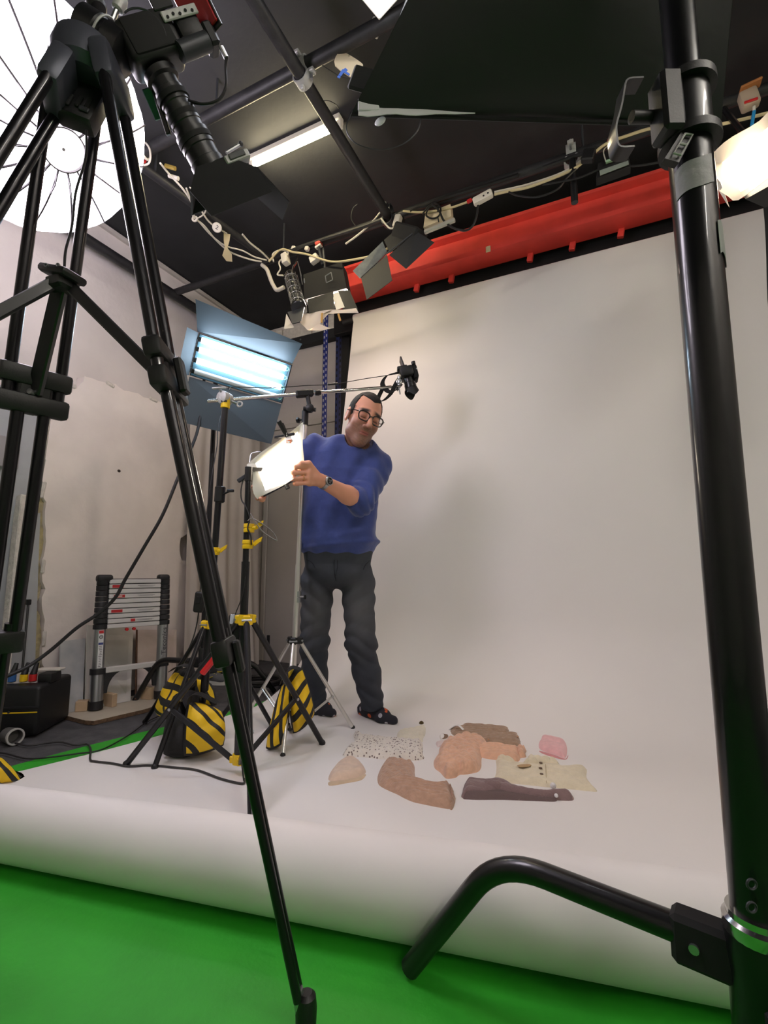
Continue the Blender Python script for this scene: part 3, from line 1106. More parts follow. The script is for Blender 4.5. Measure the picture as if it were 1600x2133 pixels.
MB().tube([g + bdir * .03 - UP * .01 - _F * .01, g + bdir * .06 - UP * .028 - _F * .015], .006, 8).build('second_screw', m_alu, t)
MB().torus(g + bdir * .078 - UP * .034 - _F * .016, -_F, .013, .0045, 14, 7).build('ring_handle', m_alu_rough, t)

# ================================================================== overhead stills camera
dc = at(851, 778, 2.66)
t = thing('stills_camera', 'black stills camera hanging lens down from the end of the boom', 'camera', dc)
cx_ = (_R * .97 + UP * .22).normalized()
cy_ = (_F * -1.0)
cz_ = cx_.cross(cy_)
if cz_.z < 0:
    cz_ = -cz_
cy_ = cz_.cross(cx_).normalized()
CM = Matrix((cx_, cy_, cz_)).transposed()


def dl(x, y, z):
    return dc + CM @ V(x, y, z)


MB().box(dl(-.012, 0, 0), (.080, .115, .062), CM, .014, 2).build('body', m_black_plastic, t)
MB().box(dl(.036, .004, -.008), (.030, .10, .085), CM, .012, 2).build('hand_grip', m_matte_black, t)
MB().box(dl(-.03, 0, .036), (.06, .06, .02), CM, .006, 2).build('rear_bulge', m_black_plastic, t)
MB().box(dl(-.022, .01, .072), (.010, .075, .062), CM @ Matrix.Rotation(-.12, 3, 'Y'), .003).build('flip_screen', mat('brown_black', (44, 32, 30), .4), t)
MB().tube([dl(.035, -.045, .03), dl(.035, -.045, .045)], .012, 14).build('dial', m_black_plastic, t)
MB().tube([dl(.044, -.056, -.005), dl(.044, -.06, -.005)], .004, 10).build('lug', m_alu, t)
lz = -cz_
lo_ = dl(-.006, 0, -.028)
MB().lathe([(.030, 0), (.033, .004), (.033, .03), (.031, .032), (.031, .038), (.035, .04), (.035, .062), (.033, .064), (.033, .085), (.028, .086)], lo_, lz, 26).build('lens', mat('lens_black2', (20, 20, 21), .3), t)
MB().lathe([(.0345, .042), (.0345, .052)], lo_, lz, 26).build('lens_ring', m_dark_grey, t)
grid = []
fr2 = frame(lz)
for i in range(4):
    row = []
    for k in range(41):
        a = 2 * PI * k / 40
        hh = .066 + (i / 3) * (.030 + .020 * math.cos(2 * a + .6) + .004 * math.cos(4 * a))
        row.append(lo_ + fr2 @ V((.035 + .006 * i / 3) * math.cos(a), (.035 + .006 * i / 3) * math.sin(a), hh))
    grid.append(row)
MB().sheet(grid, .002).build('petal_hood', m_black_plastic, t)
# mounting bracket
mb = bo1 + bdir * .05
MB().bar(mb - UP * .0 , dl(-.05, 0, .0), .03, .012, UP, .003).build('mount_plate', m_black_metal, t)
MB().tube([mb + UP * .045 - _F * .03, mb - UP * .005 - _F * .03], .009, 10).build('mount_bolt', m_alu, t)
MB().torus(mb + UP * .015 - _F * .036, -_F, .013, .005, 16, 8).build('mount_ring', m_alu, t)
MB().box(mb + UP * .050 - _F * .03, (.022, .012, .016), Matrix.Rotation(YAW, 3, 'Z'), .004).build('mount_knob', m_white_pl, t)
MB().tube([mb - UP * .02 - _F * .03, mb - UP * .06 - _F * .032 + _R * .006], .004, 8).build('mount_lever', m_alu, t)
MB().tube([dl(-.045, .03, -.045), dl(-.085, .04, -.075)], .003, 8).build('eye_cable', m_black_cable, t)


# camera strap: a flat band looping down to the man's head height
def band(pts, w, name, m, parent, wdir, th=.0022):
    c = catmull(pts, 7)
    g = [[p - wdir * w / 2 for p in c], [p + wdir * w / 2 for p in c]]
    return MB().sheet(g, th).build(name, m, parent, smooth=60)


m_strap = mat('strap_webbing', (26, 26, 27), .75)
wd_ = (_R * .75 + UP * .5 + _F * .3).normalized()
band([dl(-.05, .01, .02), at(820, 778, 2.62), at(806, 782, 2.61), at(797, 795, 2.61), at(799, 806, 2.61), at(812, 817, 2.61), at(826, 812, 2.615), dl(-.055, .03, -.03)], .032, 'strap_loop', m_strap, t, wd_)
band([dl(-.05, .02, .0), at(824, 800, 2.625), at(814, 820, 2.62), at(802, 832, 2.615), at(792, 836, 2.61), at(787, 832, 2.612), at(793, 818, 2.615), at(799, 806, 2.63)], .034, 'strap_tail', m_strap, t, (_R * .8 + _F * .4 + UP * .35).normalized())

# tether cable from the camera along the boom to the grip head
pts = [dl(-.045, .0, .012), at(818, 780, 2.64), at(800, 783, 2.63), at(760, 789, 2.60), at(715, 797, 2.56), at(690, 801, 2.53), at(640, 803, 2.47), at(560, 808, 2.38), at(490, 806, 2.29), at(478, 812, 2.26)]
t = thing('tether_cable', 'thin black tether cable drooping above the chrome boom', 'cable', pts[0])
MB().tube(catmull(pts, 6), .0022, 7).build('cable', m_black_cable, t)
MB().tube([at(703, 799, 2.545), at(683, 801, 2.525)], .0055, 10).build('plug', m_black_plastic, t)

# ================================================================== LED panel with diffusion sheet
c4 = [at(524, 966, 2.02), at(626, 890, 2.13), at(624, 992, 2.11), at(548, 1032, 2.0)]
pn = (c4[1] - c4[0]).cross(c4[3] - c4[0]).normalized()
if pn.dot(-_F) < 0:
    pn = -pn
t = thing('square_led_lamp', 'glowing white square light panel held by the man, diffusion sheet clipped over it', 'lamp', B_top)
bk = [p - pn * .012 for p in c4]
ccen = sum(bk, Vector()) / 4
MB().prism([ccen + (p - ccen) * .92 for p in bk], -pn * .035).build('housing', m_black_plastic, t, smooth=0)
lit = [ccen + pn * .014 + (p - ccen) * .86 for p in bk]
MB().prism(lit, pn * .002).build('light_face', mat('led_face', (255, 250, 240), .5, emit=E_LED, ecol=(255, 240, 215)), t, smooth=0)
# curling tracing sheet around it
m_trace = mat('tracing_sheet', (222, 220, 208), .5, trans=0.0)
sc4 = [at(514, 968, 2.005), at(631, 880, 2.12), at(632, 988, 2.085), at(536, 1040, 1.985)]
outer, inner = [], []
N = 10
for e in range(4):
    a, c = sc4[e], sc4[(e + 1) % 4]
    la2, lc2 = lit[e], lit[(e + 1) % 4]
    for k in range(N):
        s = k / N
        p = a.lerp(c, s)
        wob = .010 * math.sin(e * 2.1 + s * 7.0)
        o_ = (p - ccen).normalized()
        curl = .018 if e == 3 else .006
        outer.append(p + o_ * wob * (1.2 if e == 3 else .4) + pn * curl * math.sin(PI * s))
        inner.append(la2.lerp(lc2, s) + pn * .004)
outer.append(outer[0]); inner.append(inner[0])
MB().sheet([outer, [o.lerp(i, .5) + pn * .004 for o, i in zip(outer, inner)], inner], .0008).build('diffusion_sheet', m_trace, t, smooth=60)
# knob, yoke and side fittings
MB().tube([at(592, 1000, 2.08), at(600, 1018, 2.08)], .010, 12).build('tilt_knob', m_dark_grey, t)
MB().tube([at(585, 985, 2.10), at(592, 1001, 2.085)], .006, 10).build('knob_stem', m_black_plastic, t)
yk = [B_top - UP * .01, at(520, 968, 2.06), at(523, 945, 2.09), at(540, 941, 2.09), at(548, 945, 2.09)]
MB().tube(round_corners(yk, .012), .004, 8).build('yoke_wire', m_alu, t)
MB().tube([B_top - axB.normalized() * .05, B_top + axB.normalized() * .01], .0155, 16).build('socket', m_black_plastic, t)
MB().box(B_top - axB.normalized() * .035 - kdir * .03 , (.05, .012, .018), Matrix.Rotation(YAW, 3, 'Z') @ Matrix.Rotation(-.6, 3, 'Y'), .003).build('socket_lever', m_dark_grey, t)
MB().bar(B_top, ccen - pn * .04, .02, .02, UP, .003).build('bracket', m_black_plastic, t)

# spring clamp on the panel's upper edge
t = thing('spring_clamp', 'black spring clamp pinching the diffusion sheet at the panel top', 'clamp', at(598, 912, 2.07))
MB().bar(at(580, 876, 2.03), at(600, 912, 2.06), .020, .012, _F, .004).build('handle', m_black_plastic, t)
MB().bar(at(586, 882, 2.10), at(600, 914, 2.09), .020, .012, _F, .004).build('handle', m_black_plastic, t)
MB().bar(at(572, 912, 2.07), at(614, 904, 2.05), .014, .010, _F, .003).build('jaw', m_black_metal, t)
MB().bar(at(598, 908, 2.06), at(606, 922, 2.045), .026, .008, _F, .003).build('jaw', m_white_pl, t)
MB().torus(at(598, 905, 2.05), _R, .008, .002, 12, 6).build('spring', m_alu, t)
MB().box(at(602, 920, 2.048), (.028, .006, .016), Matrix.Rotation(YAW - .3, 3, 'Z'), .002).build('pad', mat('orange_pad', (214, 120, 70), .6), t)

# panel cable down the stand
pts = [at(532, 975, 2.03), at(512, 990, 2.0), at(503, 1015, 1.99), at(503, 1040, 1.985), at(512, 1055, 1.97), at(520, 1078, 1.96), at(516, 1100, 1.955), at(522, 1115, 1.955), at(524, 1135, 1.96)]
tag(MB().tube(catmull(pts, 6), .003, 8).build('panel_cable', m_black_cable), 'black cable curling from the square panel down to the yellow clamps', 'cable')
pts = [at(522, 1070, 1.96), at(534, 1090, 1.95), at(548, 1108, 1.95), at(572, 1124, 1.95), at(577, 1124, 1.95), at(568, 1108, 1.95), at(545, 1090, 1.95), at(525, 1080, 1.955), at(516, 1085, 1.955)]
tag(MB().tube(catmull(pts, 6), .0024, 7).build('loose_cable', mat('grey_cable', (120, 116, 112), .4)), 'loop of thin grey cable sticking out beside the yellow clamps', 'cable')

# ================================================================== fluorescent bank on its own stand
q4 = [at(415, 694, 2.50), at(608, 760, 2.74), at(578, 838, 2.80), at(388, 778, 2.56)]
bn = (q4[1] - q4[0]).cross(q4[3] - q4[0]).normalized()
if bn.dot(-_F) < 0:
    bn = -bn
bx = (q4[1] - q4[0]).normalized()
by = (q4[3] - q4[0]); by = (by - bx * by.dot(bx)).normalized()
BW, BH = (q4[1] - q4[0]).length, ((q4[3] - q4[0]).length + (q4[2] - q4[1]).length) / 2
bO = q4[0]


def bp(x, y, z=0.0):
    return bO + bx * (x * BW) + by * (y * BH) + bn * z


t = thing('fluorescent_bank', 'blue-white four tube fluorescent bank with open black flaps beyond the boom', 'lamp', bp(.5, .5, -.1))
m_bank = mat('bank_metal', (58, 66, 72), .5, metal=.2)
m_flap = mat('bank_flap', (70, 82, 90), .6, metal=.1)
# box: back, sides
bk4 = [bp(0, 0, -.055), bp(1, 0, -.055), bp(1, 1, -.055), bp(0, 1, -.055)]
MB().prism(bk4, -bn * .02).build('back_shell', m_bank, t, smooth=0)
MB().prism([bp(.01, .01, -.052), bp(.99, .01, -.052), bp(.99, .99, -.052), bp(.01, .99, -.052)], bn * .002).build('reflector', mat('bank_reflector', (70, 98, 106), .5, metal=.2), t, smooth=0)
for a, c in (((0, 0), (1, 0)), ((1, 0), (1, 1)), ((1, 1), (0, 1)), ((0, 1), (0, 0))):
    MB().prism([bp(*a, -.055), bp(*c, -.055), bp(*c, .004), bp(*a, .004)], (bp(.5, .5) - (bp(*a) + bp(*c)) / 2).normalized() * .004).build('rim', m_bank, t, smooth=0)
m_btube = mat('bank_tube', (240, 246, 255), .4, emit=E_BANK, ecol=(214, 236, 255))
m_btube_off = mat('bank_tube_unlit', (206, 214, 214), .35)
for k, y in enumerate((.13, .36, .62, .88)):
    MB().tube([bp(.035, y, -.022), bp(.95, y, -.022)], .0165, 14).build('tube', m_btube if k < 3 else m_btube_off, t)
    MB().box(bp(.018, y, -.024), (.026, .024, .028), frame(bn, bx), .003).build('tube_socket', m_black_plastic, t)
    MB().torus(bp(.968, y, -.018), bn, .011, .0028, 14, 6).build('tube_clip', mat('clip_green', (150, 214, 190), .4), t)
# flaps
MB().prism([bp(-.02, -.02, .0), bp(1.0, -.02, .0), bp(.98, -.50, .19), bp(-.10, -.62, .17)], bn * .0025).build('upper_flap', m_flap, t, smooth=0)
MB().prism([bp(.0, 1.03, .0), bp(1.0, 1.03, .0), bp(.97, 2.05, .09), bp(.0, 2.1, .07)], bn * .0025).build('lower_flap', m_flap, t, smooth=0)
MB().prism([bp(-.005, .0, .0), bp(-.005, 1.0, .0), bp(-.12, 1.06, .09), bp(-.12, -.02, .09)], bn * .0025).build('side_flap', m_flap, t, smooth=0)
MB().prism([bp(1.005, .0, .0), bp(1.005, 1.0, .0), bp(1.03, 1.04, -.09), bp(1.03, -.02, -.09)], bn * .0025).build('side_flap', m_flap, t, smooth=0)
for y in (.2, .75):
    MB().tube([bp(-.008, y - .06, .002), bp(-.008, y + .06, .002)], .005, 8).build('hinge', m_dark_grey, t)
MB().box(bp(-.09, .8, .075), (.008, .02, .03), frame(bn, bx), .002).build('label_tag', m_white_pl, t)

# the bank's heavy stand
cpos = W(-1.075, 2.90, 0)
t = thing('bank_light_stand', 'black roller stand with bent feet behind the striped sandbags', 'light stand', cpos)
ctop = bp(.5, .5, -.12)
MB().tube([cpos + UP * .08, V(cpos.x, cpos.y, 1.0)], .0185, 18).build('lower_tube', m_stand, t)
MB().tube([V(cpos.x, cpos.y, .98), V(cpos.x, cpos.y, ctop.z)], .0145, 16).build('upper_tube', m_stand, t)
MB().tube([V(cpos.x, cpos.y, ctop.z - .02), bp(.5, .5, -.076)], .014, 12).build('spigot_arm', m_stand, t)
MB().lathe([(.022, -.1), (.026, -.09), (.026, .1), (.022, .11)], cpos + UP * .24, UP, 18).build('hub', m_black_metal, t)
kc = cpos + UP * .36
MB().tube([kc + kdir * .015, kc + kdir * .06], .007, 8).build('knob_stem', m_black_plastic, t)
MB().lathe([(.006, 0), (.014, .004), (.014, .02), (.006, .024)], kc + kdir * .055, kdir, 12).build('knob', m_black_plastic, t)
fo = fl(280, 1466)
dl0 = (fo - cpos); dl0.z = 0
_save = dirl.copy()
dirl = dl0.normalized()
bent_leg(0, cpos, dl0.length, m_leg, .27, 1, False, t, .85)
bent_leg(2 * PI / 3, cpos, .5, m_leg, .25, 1, False, t, .85)
bent_leg(-2 * PI / 3, cpos, .5, m_leg, .23, 1, False, t, .85)
dirl = _save

# big cable from the bank drooping in front of the ladder
pts = [bp(.15, 1.0, -.08), at(415, 880, 2.62), at(400, 930, 2.56), at(375, 985, 2.50), at(340, 1070, 2.45), at(300, 1140, 2.42), at(262, 1205, 2.40), at(240, 1245, 2.38), at(205, 1278, 2.36), at(160, 1308, 2.32), at(105, 1355, 2.28), at(55, 1390, 2.22), at(-40, 1440, 2.1), fl(-160, 1560, .012), fl(-320, 1600, .012)]
tag(MB().tube(catmull(pts, 8), .0085, 10).build('mains_cable', m_black_cable), 'thick black cable sagging from the fluorescent bank across the ladder', 'cable')
# thin cable with in-line dimmer box
pts = [bp(.42, 1.0, -.08), at(455, 885, 2.60), at(452, 930, 2.55), at(440, 1000, 2.50), at(428, 1090, 2.47), at(420, 1170, 2.45), at(417, 1232, 2.44)]
t = thing('dimmer_cable', 'thin black cord with an oval in-line dimmer box hanging before the plaster wall', 'cable', at(415, 1252, 2.44))
MB().tube(catmull(pts, 6), .0026, 7).build('upper_cord', m_black_cable, t)
cdm = at(415, 1254, 2.44)
MB().box(cdm, (.050, .026, .105), Matrix.Rotation(YAW + .1, 3, 'Z') @ Matrix.Rotation(.08, 3, 'Y'), .02, 4).build('dimmer_box', m_black_plastic, t)
MB().box(cdm - _F * .013 + UP * .01, (.022, .006, .035), Matrix.Rotation(YAW + .1, 3, 'Z') @ Matrix.Rotation(.08, 3, 'Y'), .002).build('slider', m_matte_black, t)
pts = [at(414, 1275, 2.44), at(410, 1300, 2.44), at(402, 1330, 2.42), at(385, 1370, 2.40), at(372, 1395, 2.42), at(370, 1440, 2.40), fl(372, 1500, .012)]
MB().tube(catmull(pts, 6), .0032, 7).build('lower_cord', m_black_cable, t)
# power supply boxes strapped on the panel stand
t = thing('power_supply', 'black power supply box strapped to the pole of the panel stand', 'power supply', at(492, 1345, 1.99))
MB().box(at(493, 1318, 2.02), (.055, .035, .155), Matrix.Rotation(YAW, 3, 'Z') @ Matrix.Rotation(-.04, 3, 'Y'), .006).build('case', m_black_plastic, t)
MB().box(at(484, 1290, 2.0), (.018, .01, .04), Matrix.Rotation(YAW, 3, 'Z') @ Matrix.Rotation(.1, 3, 'Y'), .002).build('clear_clip', mat('clear_plastic', (190, 196, 205), .2), t)
MB().box(at(497, 1352, 1.99), (.02, .012, .03), Matrix.Rotation(YAW, 3, 'Z'), .002).build('grey_plug', m_tape, t)
pts = [at(512, 1200, 1.95), at(505, 1240, 1.95), at(490, 1280, 1.98)]
MB().tube(catmull(pts, 6), .002, 7).build('lead', m_black_cable, t)
pts = [at(487, 1368, 2.0), at(478, 1410, 1.98), at(476, 1460, 1.95), at(490, 1510, 1.93), at(500, 1560, 1.92), at(506, 1610, 1.93), fl(508, 1626, .012)]
MB().tube(catmull(pts, 6), .0032, 7).build('output_lead', m_black_cable, t)

# ================================================================== implicit surfaces (for the man, cloth and bags)
def npv(v):
    return np.array(v, dtype=np.float64)


def smin(a, b, k):
    h = np.clip(.5 + .5 * (b - a) / k, 0, 1)
    return b * (1 - h) + a * h - k * h * (1 - h)


def smax(a, b, k):
    return -smin(-a, -b, k)


def s_sphere(P, c, r):
    return np.sqrt(((P - npv(c)) ** 2).sum(1)) - r


def s_ell(P, c, r):
    q = (P - npv(c)) / npv(r)
    k0 = np.sqrt((q ** 2).sum(1))
    k1 = np.sqrt(((q / npv(r)) ** 2).sum(1)) + 1e-9
    return k0 * (k0 - 1) / k1


def s_cone(P, a, b, ra, rb):
    a, b = npv(a), npv(b)
    ab = b - a
    t = np.clip(((P - a) @ ab) / (ab @ ab), 0, 1)
    d = np.sqrt(((P - a - t[:, None] * ab) ** 2).sum(1))
    return d - (ra + (rb - ra) * t)


def s_chain(P, pts, rs, k=.01):
    d = None
    for i in range(len(pts) - 1):
        e = s_cone(P, pts[i], pts[i + 1], rs[i], rs[i + 1])
        d = e if d is None else smin(d, e, k)
    return d


def wob(P, seed, freq, n=6):
    rg = np.random.RandomState(seed)
    out = np.zeros(len(P))
    for i in range(n):
        d = rg.normal(size=3)
        d /= np.linalg.norm(d)
        out += np.sin((P @ d) * freq * (.6 + rg.rand()) + rg.rand() * 6.28)
    return out / n


def sdf_mesh(fn, lo, hi, h, name, mats, parent=None, loc=None, col=None, smooth=True):
    lo, hi = npv(lo), npv(hi)
    B = 8
    nb = np.ceil((hi - lo) / (h * B)).astype(int)
    n = nb * B + 1
    bi = np.stack(np.meshgrid(*[np.arange(k) for k in nb], indexing='ij'), -1).reshape(-1, 3)
    cen = lo + (bi + .5) * B * h
    dc_ = fn(cen)
    D = np.empty(tuple(n), np.float32)
    sgn = np.where(dc_ < 0, -1.0, 1.0).reshape(tuple(nb))
    D[:] = 1.0
    D[:-1, :-1, :-1] = np.kron(sgn, np.ones((B, B, B)))
    act = bi[np.abs(dc_) < B * h * .5 * 1.732 * 1.6]
    act = act[np.lexsort((act[:, 1] // 6, act[:, 0] // 6, act[:, 2] // 4))]
    off = np.stack(np.meshgrid(*[np.arange(B + 1)] * 3, indexing='ij'), -1).reshape(-1, 3)
    for s in range(0, len(act), 60):
        a = act[s:s + 60]
        idx = (a[:, None, :] * B + off[None]).reshape(-1, 3)
        D[idx[:, 0], idx[:, 1], idx[:, 2]] = fn(lo + idx * h)
    ins = D < 0
    c8 = [(i, j, k) for i in (0, 1) for j in (0, 1) for k in (0, 1)]
    m = tuple(n - 1)
    cnt = np.zeros(m, np.int8)
    for i, j, k in c8:
        cnt += ins[i:i + m[0], j:j + m[1], k:k + m[2]]
    cells = np.argwhere((cnt > 0) & (cnt < 8))
    vid = -np.ones(m, np.int64)
    vid[cells[:, 0], cells[:, 1], cells[:, 2]] = np.arange(len(cells))
    acc = np.zeros((len(cells), 3)); num = np.zeros(len(cells))
    for a in range(8):
        for ax in range(3):
            if c8[a][ax] == 0:
                b_ = list(c8[a]); b_[ax] = 1
                p0 = cells + np.array(c8[a]); p1 = cells + np.array(b_)
                d0 = D[p0[:, 0], p0[:, 1], p0[:, 2]]; d1 = D[p1[:, 0], p1[:, 1], p1[:, 2]]
                x = (d0 < 0) != (d1 < 0)
                t = np.where(x, d0 / np.where(x, d0 - d1, 1), 0)
                pt = np.array(c8[a], float)[None] + np.zeros((len(cells), 3))
                pt[:, ax] += t
                acc[x] += pt[x]; num[x] += 1
    vs = lo + (cells + acc / num[:, None]) * h
    faces = []
    for ax in range(3):
        a1, a2 = (ax + 1) % 3, (ax + 2) % 3
        sl0 = [slice(None)] * 3; sl1 = [slice(None)] * 3
        sl0[ax] = slice(0, -1); sl1[ax] = slice(1, None)
        e = np.argwhere(ins[tuple(sl0)] != ins[tuple(sl1)])
        e = e[(e[:, a1] > 0) & (e[:, a2] > 0) & (e[:, a1] < m[a1]) & (e[:, a2] < m[a2])]
        u1 = np.zeros(3, int); u1[a1] = 1
        u2 = np.zeros(3, int); u2[a2] = 1
        q = [e, e - u1, e - u1 - u2, e - u2]
        f = np.stack([vid[k[:, 0], k[:, 1], k[:, 2]] for k in q], 1)
        fl_ = ~ins[e[:, 0], e[:, 1], e[:, 2]]
        f[fl_] = f[fl_][:, ::-1]
        faces.append(f)
    F_ = np.concatenate(faces)
    F_ = F_[(F_ >= 0).all(1)]
    me = bpy.data.meshes.new(name)
    if parent is not None and loc is None:
        base = wloc(parent)
    elif loc is not None:
        base = Vector(loc)
    else:
        base = Vector(((lo[0] + hi[0]) / 2, (lo[1] + hi[1]) / 2, vs[:, 2].min()))
    bb = npv(base)
    me.vertices.add(len(vs))
    me.vertices.foreach_set('co', (vs - bb).astype(np.float32).ravel())
    me.loops.add(len(F_) * 4)
    me.loops.foreach_set('vertex_index', F_.astype(np.int32).ravel())
    me.polygons.add(len(F_))
    me.polygons.foreach_set('loop_start', np.arange(0, len(F_) * 4, 4, dtype=np.int32))
    me.update(calc_edges=True)
    me.validate()
    if smooth:
        me.shade_smooth()
    for mm in (mats if isinstance(mats, (list, tuple)) else [mats]):
        me.materials.append(mm)
    if col is not None:
        c = col(vs)
        ca = me.color_attributes.new('Col', 'FLOAT_COLOR', 'POINT')
        ca.data.foreach_set('color', np.concatenate([c, np.ones((len(c), 1))], 1).astype(np.float32).ravel())
    o = bpy.data.objects.new(name, me)
    COL.objects.link(o)
    if parent is not None:
        o.parent = parent
        o.location = base - wloc(parent)
    else:
        o.location = base
    return o


def vcol_mat(name, rough=.5, bump=0.0, bscale=200.0, subs=0.0, sheen=0.0):
    m = mat(name, (128, 128, 128), rough, bump=bump, bscale=bscale, subs=subs, sheen=sheen)
    a = add_node(m, 'ShaderNodeVertexColor')
    a.layer_name = 'Col'
    m.node_tree.links.new(a.outputs['Color'], m.node_tree.nodes['Principled BSDF'].inputs['Base Color'])
    return m


# ================================================================== the man
def A3(px, py, v):
    return npv(at(px, py, v))


def dirw(u, v, z):
    w = npv(_R * u + _F * v + UP * z)
    return w / np.linalg.norm(w)


# joints (his left side is on the photo's right)
HIP_L, KNE_L, ANK_L = A3(745, 1208, 2.60), A3(752, 1338, 2.57), A3(776, 1466, 2.66)
HIP_R, KNE_R, ANK_R = A3(662, 1208, 2.63), A3(655, 1338, 2.69), A3(655, 1474, 2.80)
PELV = A3(705, 1180, 2.60)
SH_L, EL_L, WR_L = A3(783, 972, 2.50), A3(752, 1046, 2.36), A3(668, 1001, 2.15)
SH_R, EL_R, WR_R = A3(653, 936, 2.50), A3(598, 958, 2.42), A3(556, 1000, 2.20)
NECK = A3(741, 932, 2.47)
HC = A3(757, 873, 2.40)                       # middle of the head
HS = 1.14
he = dirw(.86, .44, -.26)
hf = dirw(.36, -.88, -.28)
hf = hf - he * (hf @ he); hf /= np.linalg.norm(hf)
hu = np.cross(hf, he)
if hu[2] < 0:
    hu = -hu
HM = np.stack([he, hf, hu], 1)


def hl(x, y, z):
    return HC + HM @ (np.array([x, y, z]) * HS)


def head_sdf(P):
    q = ((P - HC) @ HM) / HS
    ax = np.abs(q[:, 0])
    qm = np.stack([ax, q[:, 1], q[:, 2]], 1)
    d = s_ell(q, (0, -.012, .033), (.071, .092, .090))
    d = smin(d, s_ell(q, (0, .024, -.040), (.056, .064, .085)), .03)
    d = smin(d, s_ell(q, (0, .058, -.108), (.028, .028, .024)), .03)
    d = smin(d, s_sphere(qm, (.038, .008, -.074), .022), .035)
    d = smin(d, s_sphere(qm, (.034, .056, -.028), .024), .03)
    d = smin(d, s_cone(qm, (.0, .082, .026), (.040, .068, .026), .012, .010), .018)
    d = smax(d, -s_ell(qm, (.031, .098, .004), (.020, .016, .013)), .012)
    d = smin(d, s_ell(qm, (.031, .073, .002), (.0155, .0135, .0125)), .004)
    d = smin(d, s_cone(q, (0, .085, .014), (0, .116, -.032), .0088, .0125), .010)
    d = smin(d, s_sphere(qm, (.0125, .100, -.037), .0092), .007)
    d = smin(d, s_ell(q, (0, .082, -.052), (.026, .011, .014)), .014)
    d = smin(d, s_ell(q, (0, .0850, -.0615), (.023, .0064, .0046)), .004)
    d = smin(d, s_ell(q, (0, .0842, -.0725), (.020, .0068, .0056)), .004)
    d = smax(d, -s_ell(q, (0, .100, -.0672), (.024, .012, .0016)), .002)
    # ears
    e = s_ell(qm, (.0745, -.012, -.004), (.009, .021, .034))
    e = smax(e, -s_ell(qm, (.0835, -.008, -.002), (.006, .012, .022)), .004)
    d = smin(d, e, .006)
    return d * HS


def neck_sdf(P):
    return s_cone(P, hl(0, -.036, -.055), NECK - npv(_R) * .014 + npv(_F) * .022 + np.array([0, 0, -.03]), .049 * HS, .062)


def hand_left(P):
    # back of the hand towards the viewer, fingers curled round the panel edge
    kn = [A3(645, 973 + 11.0 * i, 2.098 + .004 * i) for i in range(4)]
    pip = [A3(616, 973, 2.072), A3(610, 985, 2.070), A3(612, 997, 2.074), A3(619, 1007, 2.082)]
    dip = [A3(609, 976, 2.095), A3(604, 987, 2.096), A3(607, 998, 2.098), A3(614, 1008, 2.102)]
    tip = [A3(616, 978, 2.118), A3(612, 989, 2.120), A3(615, 999, 2.120), A3(620, 1008, 2.120)]
    rr = [.0108, .0112, .0108, .0098]
    d = None
    pc = (WR_L + kn[1] + kn[2]) / 3
    d = s_chain(P, [WR_L, (WR_L + kn[1]) / 2, kn[1]], [.026, .025, .017], .01)
    d = smin(d, s_chain(P, [WR_L, (WR_L + kn[2]) / 2 , kn[2]], [.026, .026, .017], .01), .012)
    d = smin(d, s_cone(P, kn[0], kn[3], .014, .014), .014)
    d = smin(d, s_cone(P, (WR_L + kn[3]) / 2, kn[3], .018, .013), .012)
    f = None
    for i in range(4):
        c = s_chain(P, [kn[i], pip[i], dip[i], tip[i]], [rr[i] * 1.08, rr[i], rr[i] * .92, rr[i] * .8], .003)
        c = smin(c, s_sphere(P, pip[i], rr[i] * 1.08), .004)
        f = c if f is None else np.minimum(f, c)
    d = smin(d, f, .006)
    th = s_chain(P, [A3(656, 984, 2.115), A3(643, 966, 2.090), A3(628, 966, 2.078), A3(614, 972, 2.088)], [.017, .0145, .0122, .0098], .006)
    d = smin(d, th, .008)
    return d


def hand_right(P):
    kn = [A3(546, 1012 + 9 * i, 2.095 - .012 * i) for i in range(4)]
    d = s_chain(P, [WR_R, (WR_R + kn[1]) / 2, kn[1]], [.026, .026, .016], .01)
    d = smin(d, s_cone(P, kn[0], kn[3], .014, .013), .014)
    d = smin(d, s_cone(P, (WR_R + kn[3]) / 2, kn[3], .018, .013), .012)
    f = None
    for i in range(4):
        pip = A3(533 + i * 1.5, 1012 + 8.5 * i, 2.055 - .010 * i)
        dip = A3(528 + i * 3, 1014 + 8 * i, 2.030 - .008 * i)
        tip = A3(534 + i * 3, 1016 + 7.5 * i, 2.010 - .006 * i)
        c = s_chain(P, [kn[i], pip, dip, tip], [.0112, .0104, .0096, .0085], .003)
        f = c if f is None else np.minimum(f, c)
    d = smin(d, f, .006)
    th = s_chain(P, [A3(556, 1006, 2.14), A3(552, 1002, 2.09), A3(546, 1004, 2.06)], [.016, .013, .010], .006)
    return smin(d, th, .008)


# torso sections: (photo y, photo x centre, ahead, half width, half depth)
SEC = [(1175, 704, 2.60, .190, .140), (1150, 705, 2.595, .200, .152), (1100, 705, 2.575, .206, .168), (1040, 707, 2.545, .203, .158), (985, 713, 2.515, .205, .138),
       (950, 722, 2.50, .190, .115), (928, 731, 2.49, .135, .095), (908, 737, 2.48, .085, .078)]
_sz, _sc, _sa, _sb = [], [], [], []
for (y, x, v, a, b_) in SEC:
    p = A3(x, y, v)
    _sz.append(p[2]); _sc.append(p[:2]); _sa.append(a); _sb.append(b_)
_sz = np.array(_sz); _sc = np.array(_sc); _sa = np.array(_sa); _sb = np.array(_sb)
tu = npv(_R * .985 + _F * .17)[:2]
tv = npv(_F * .985 - _R * .17)[:2]


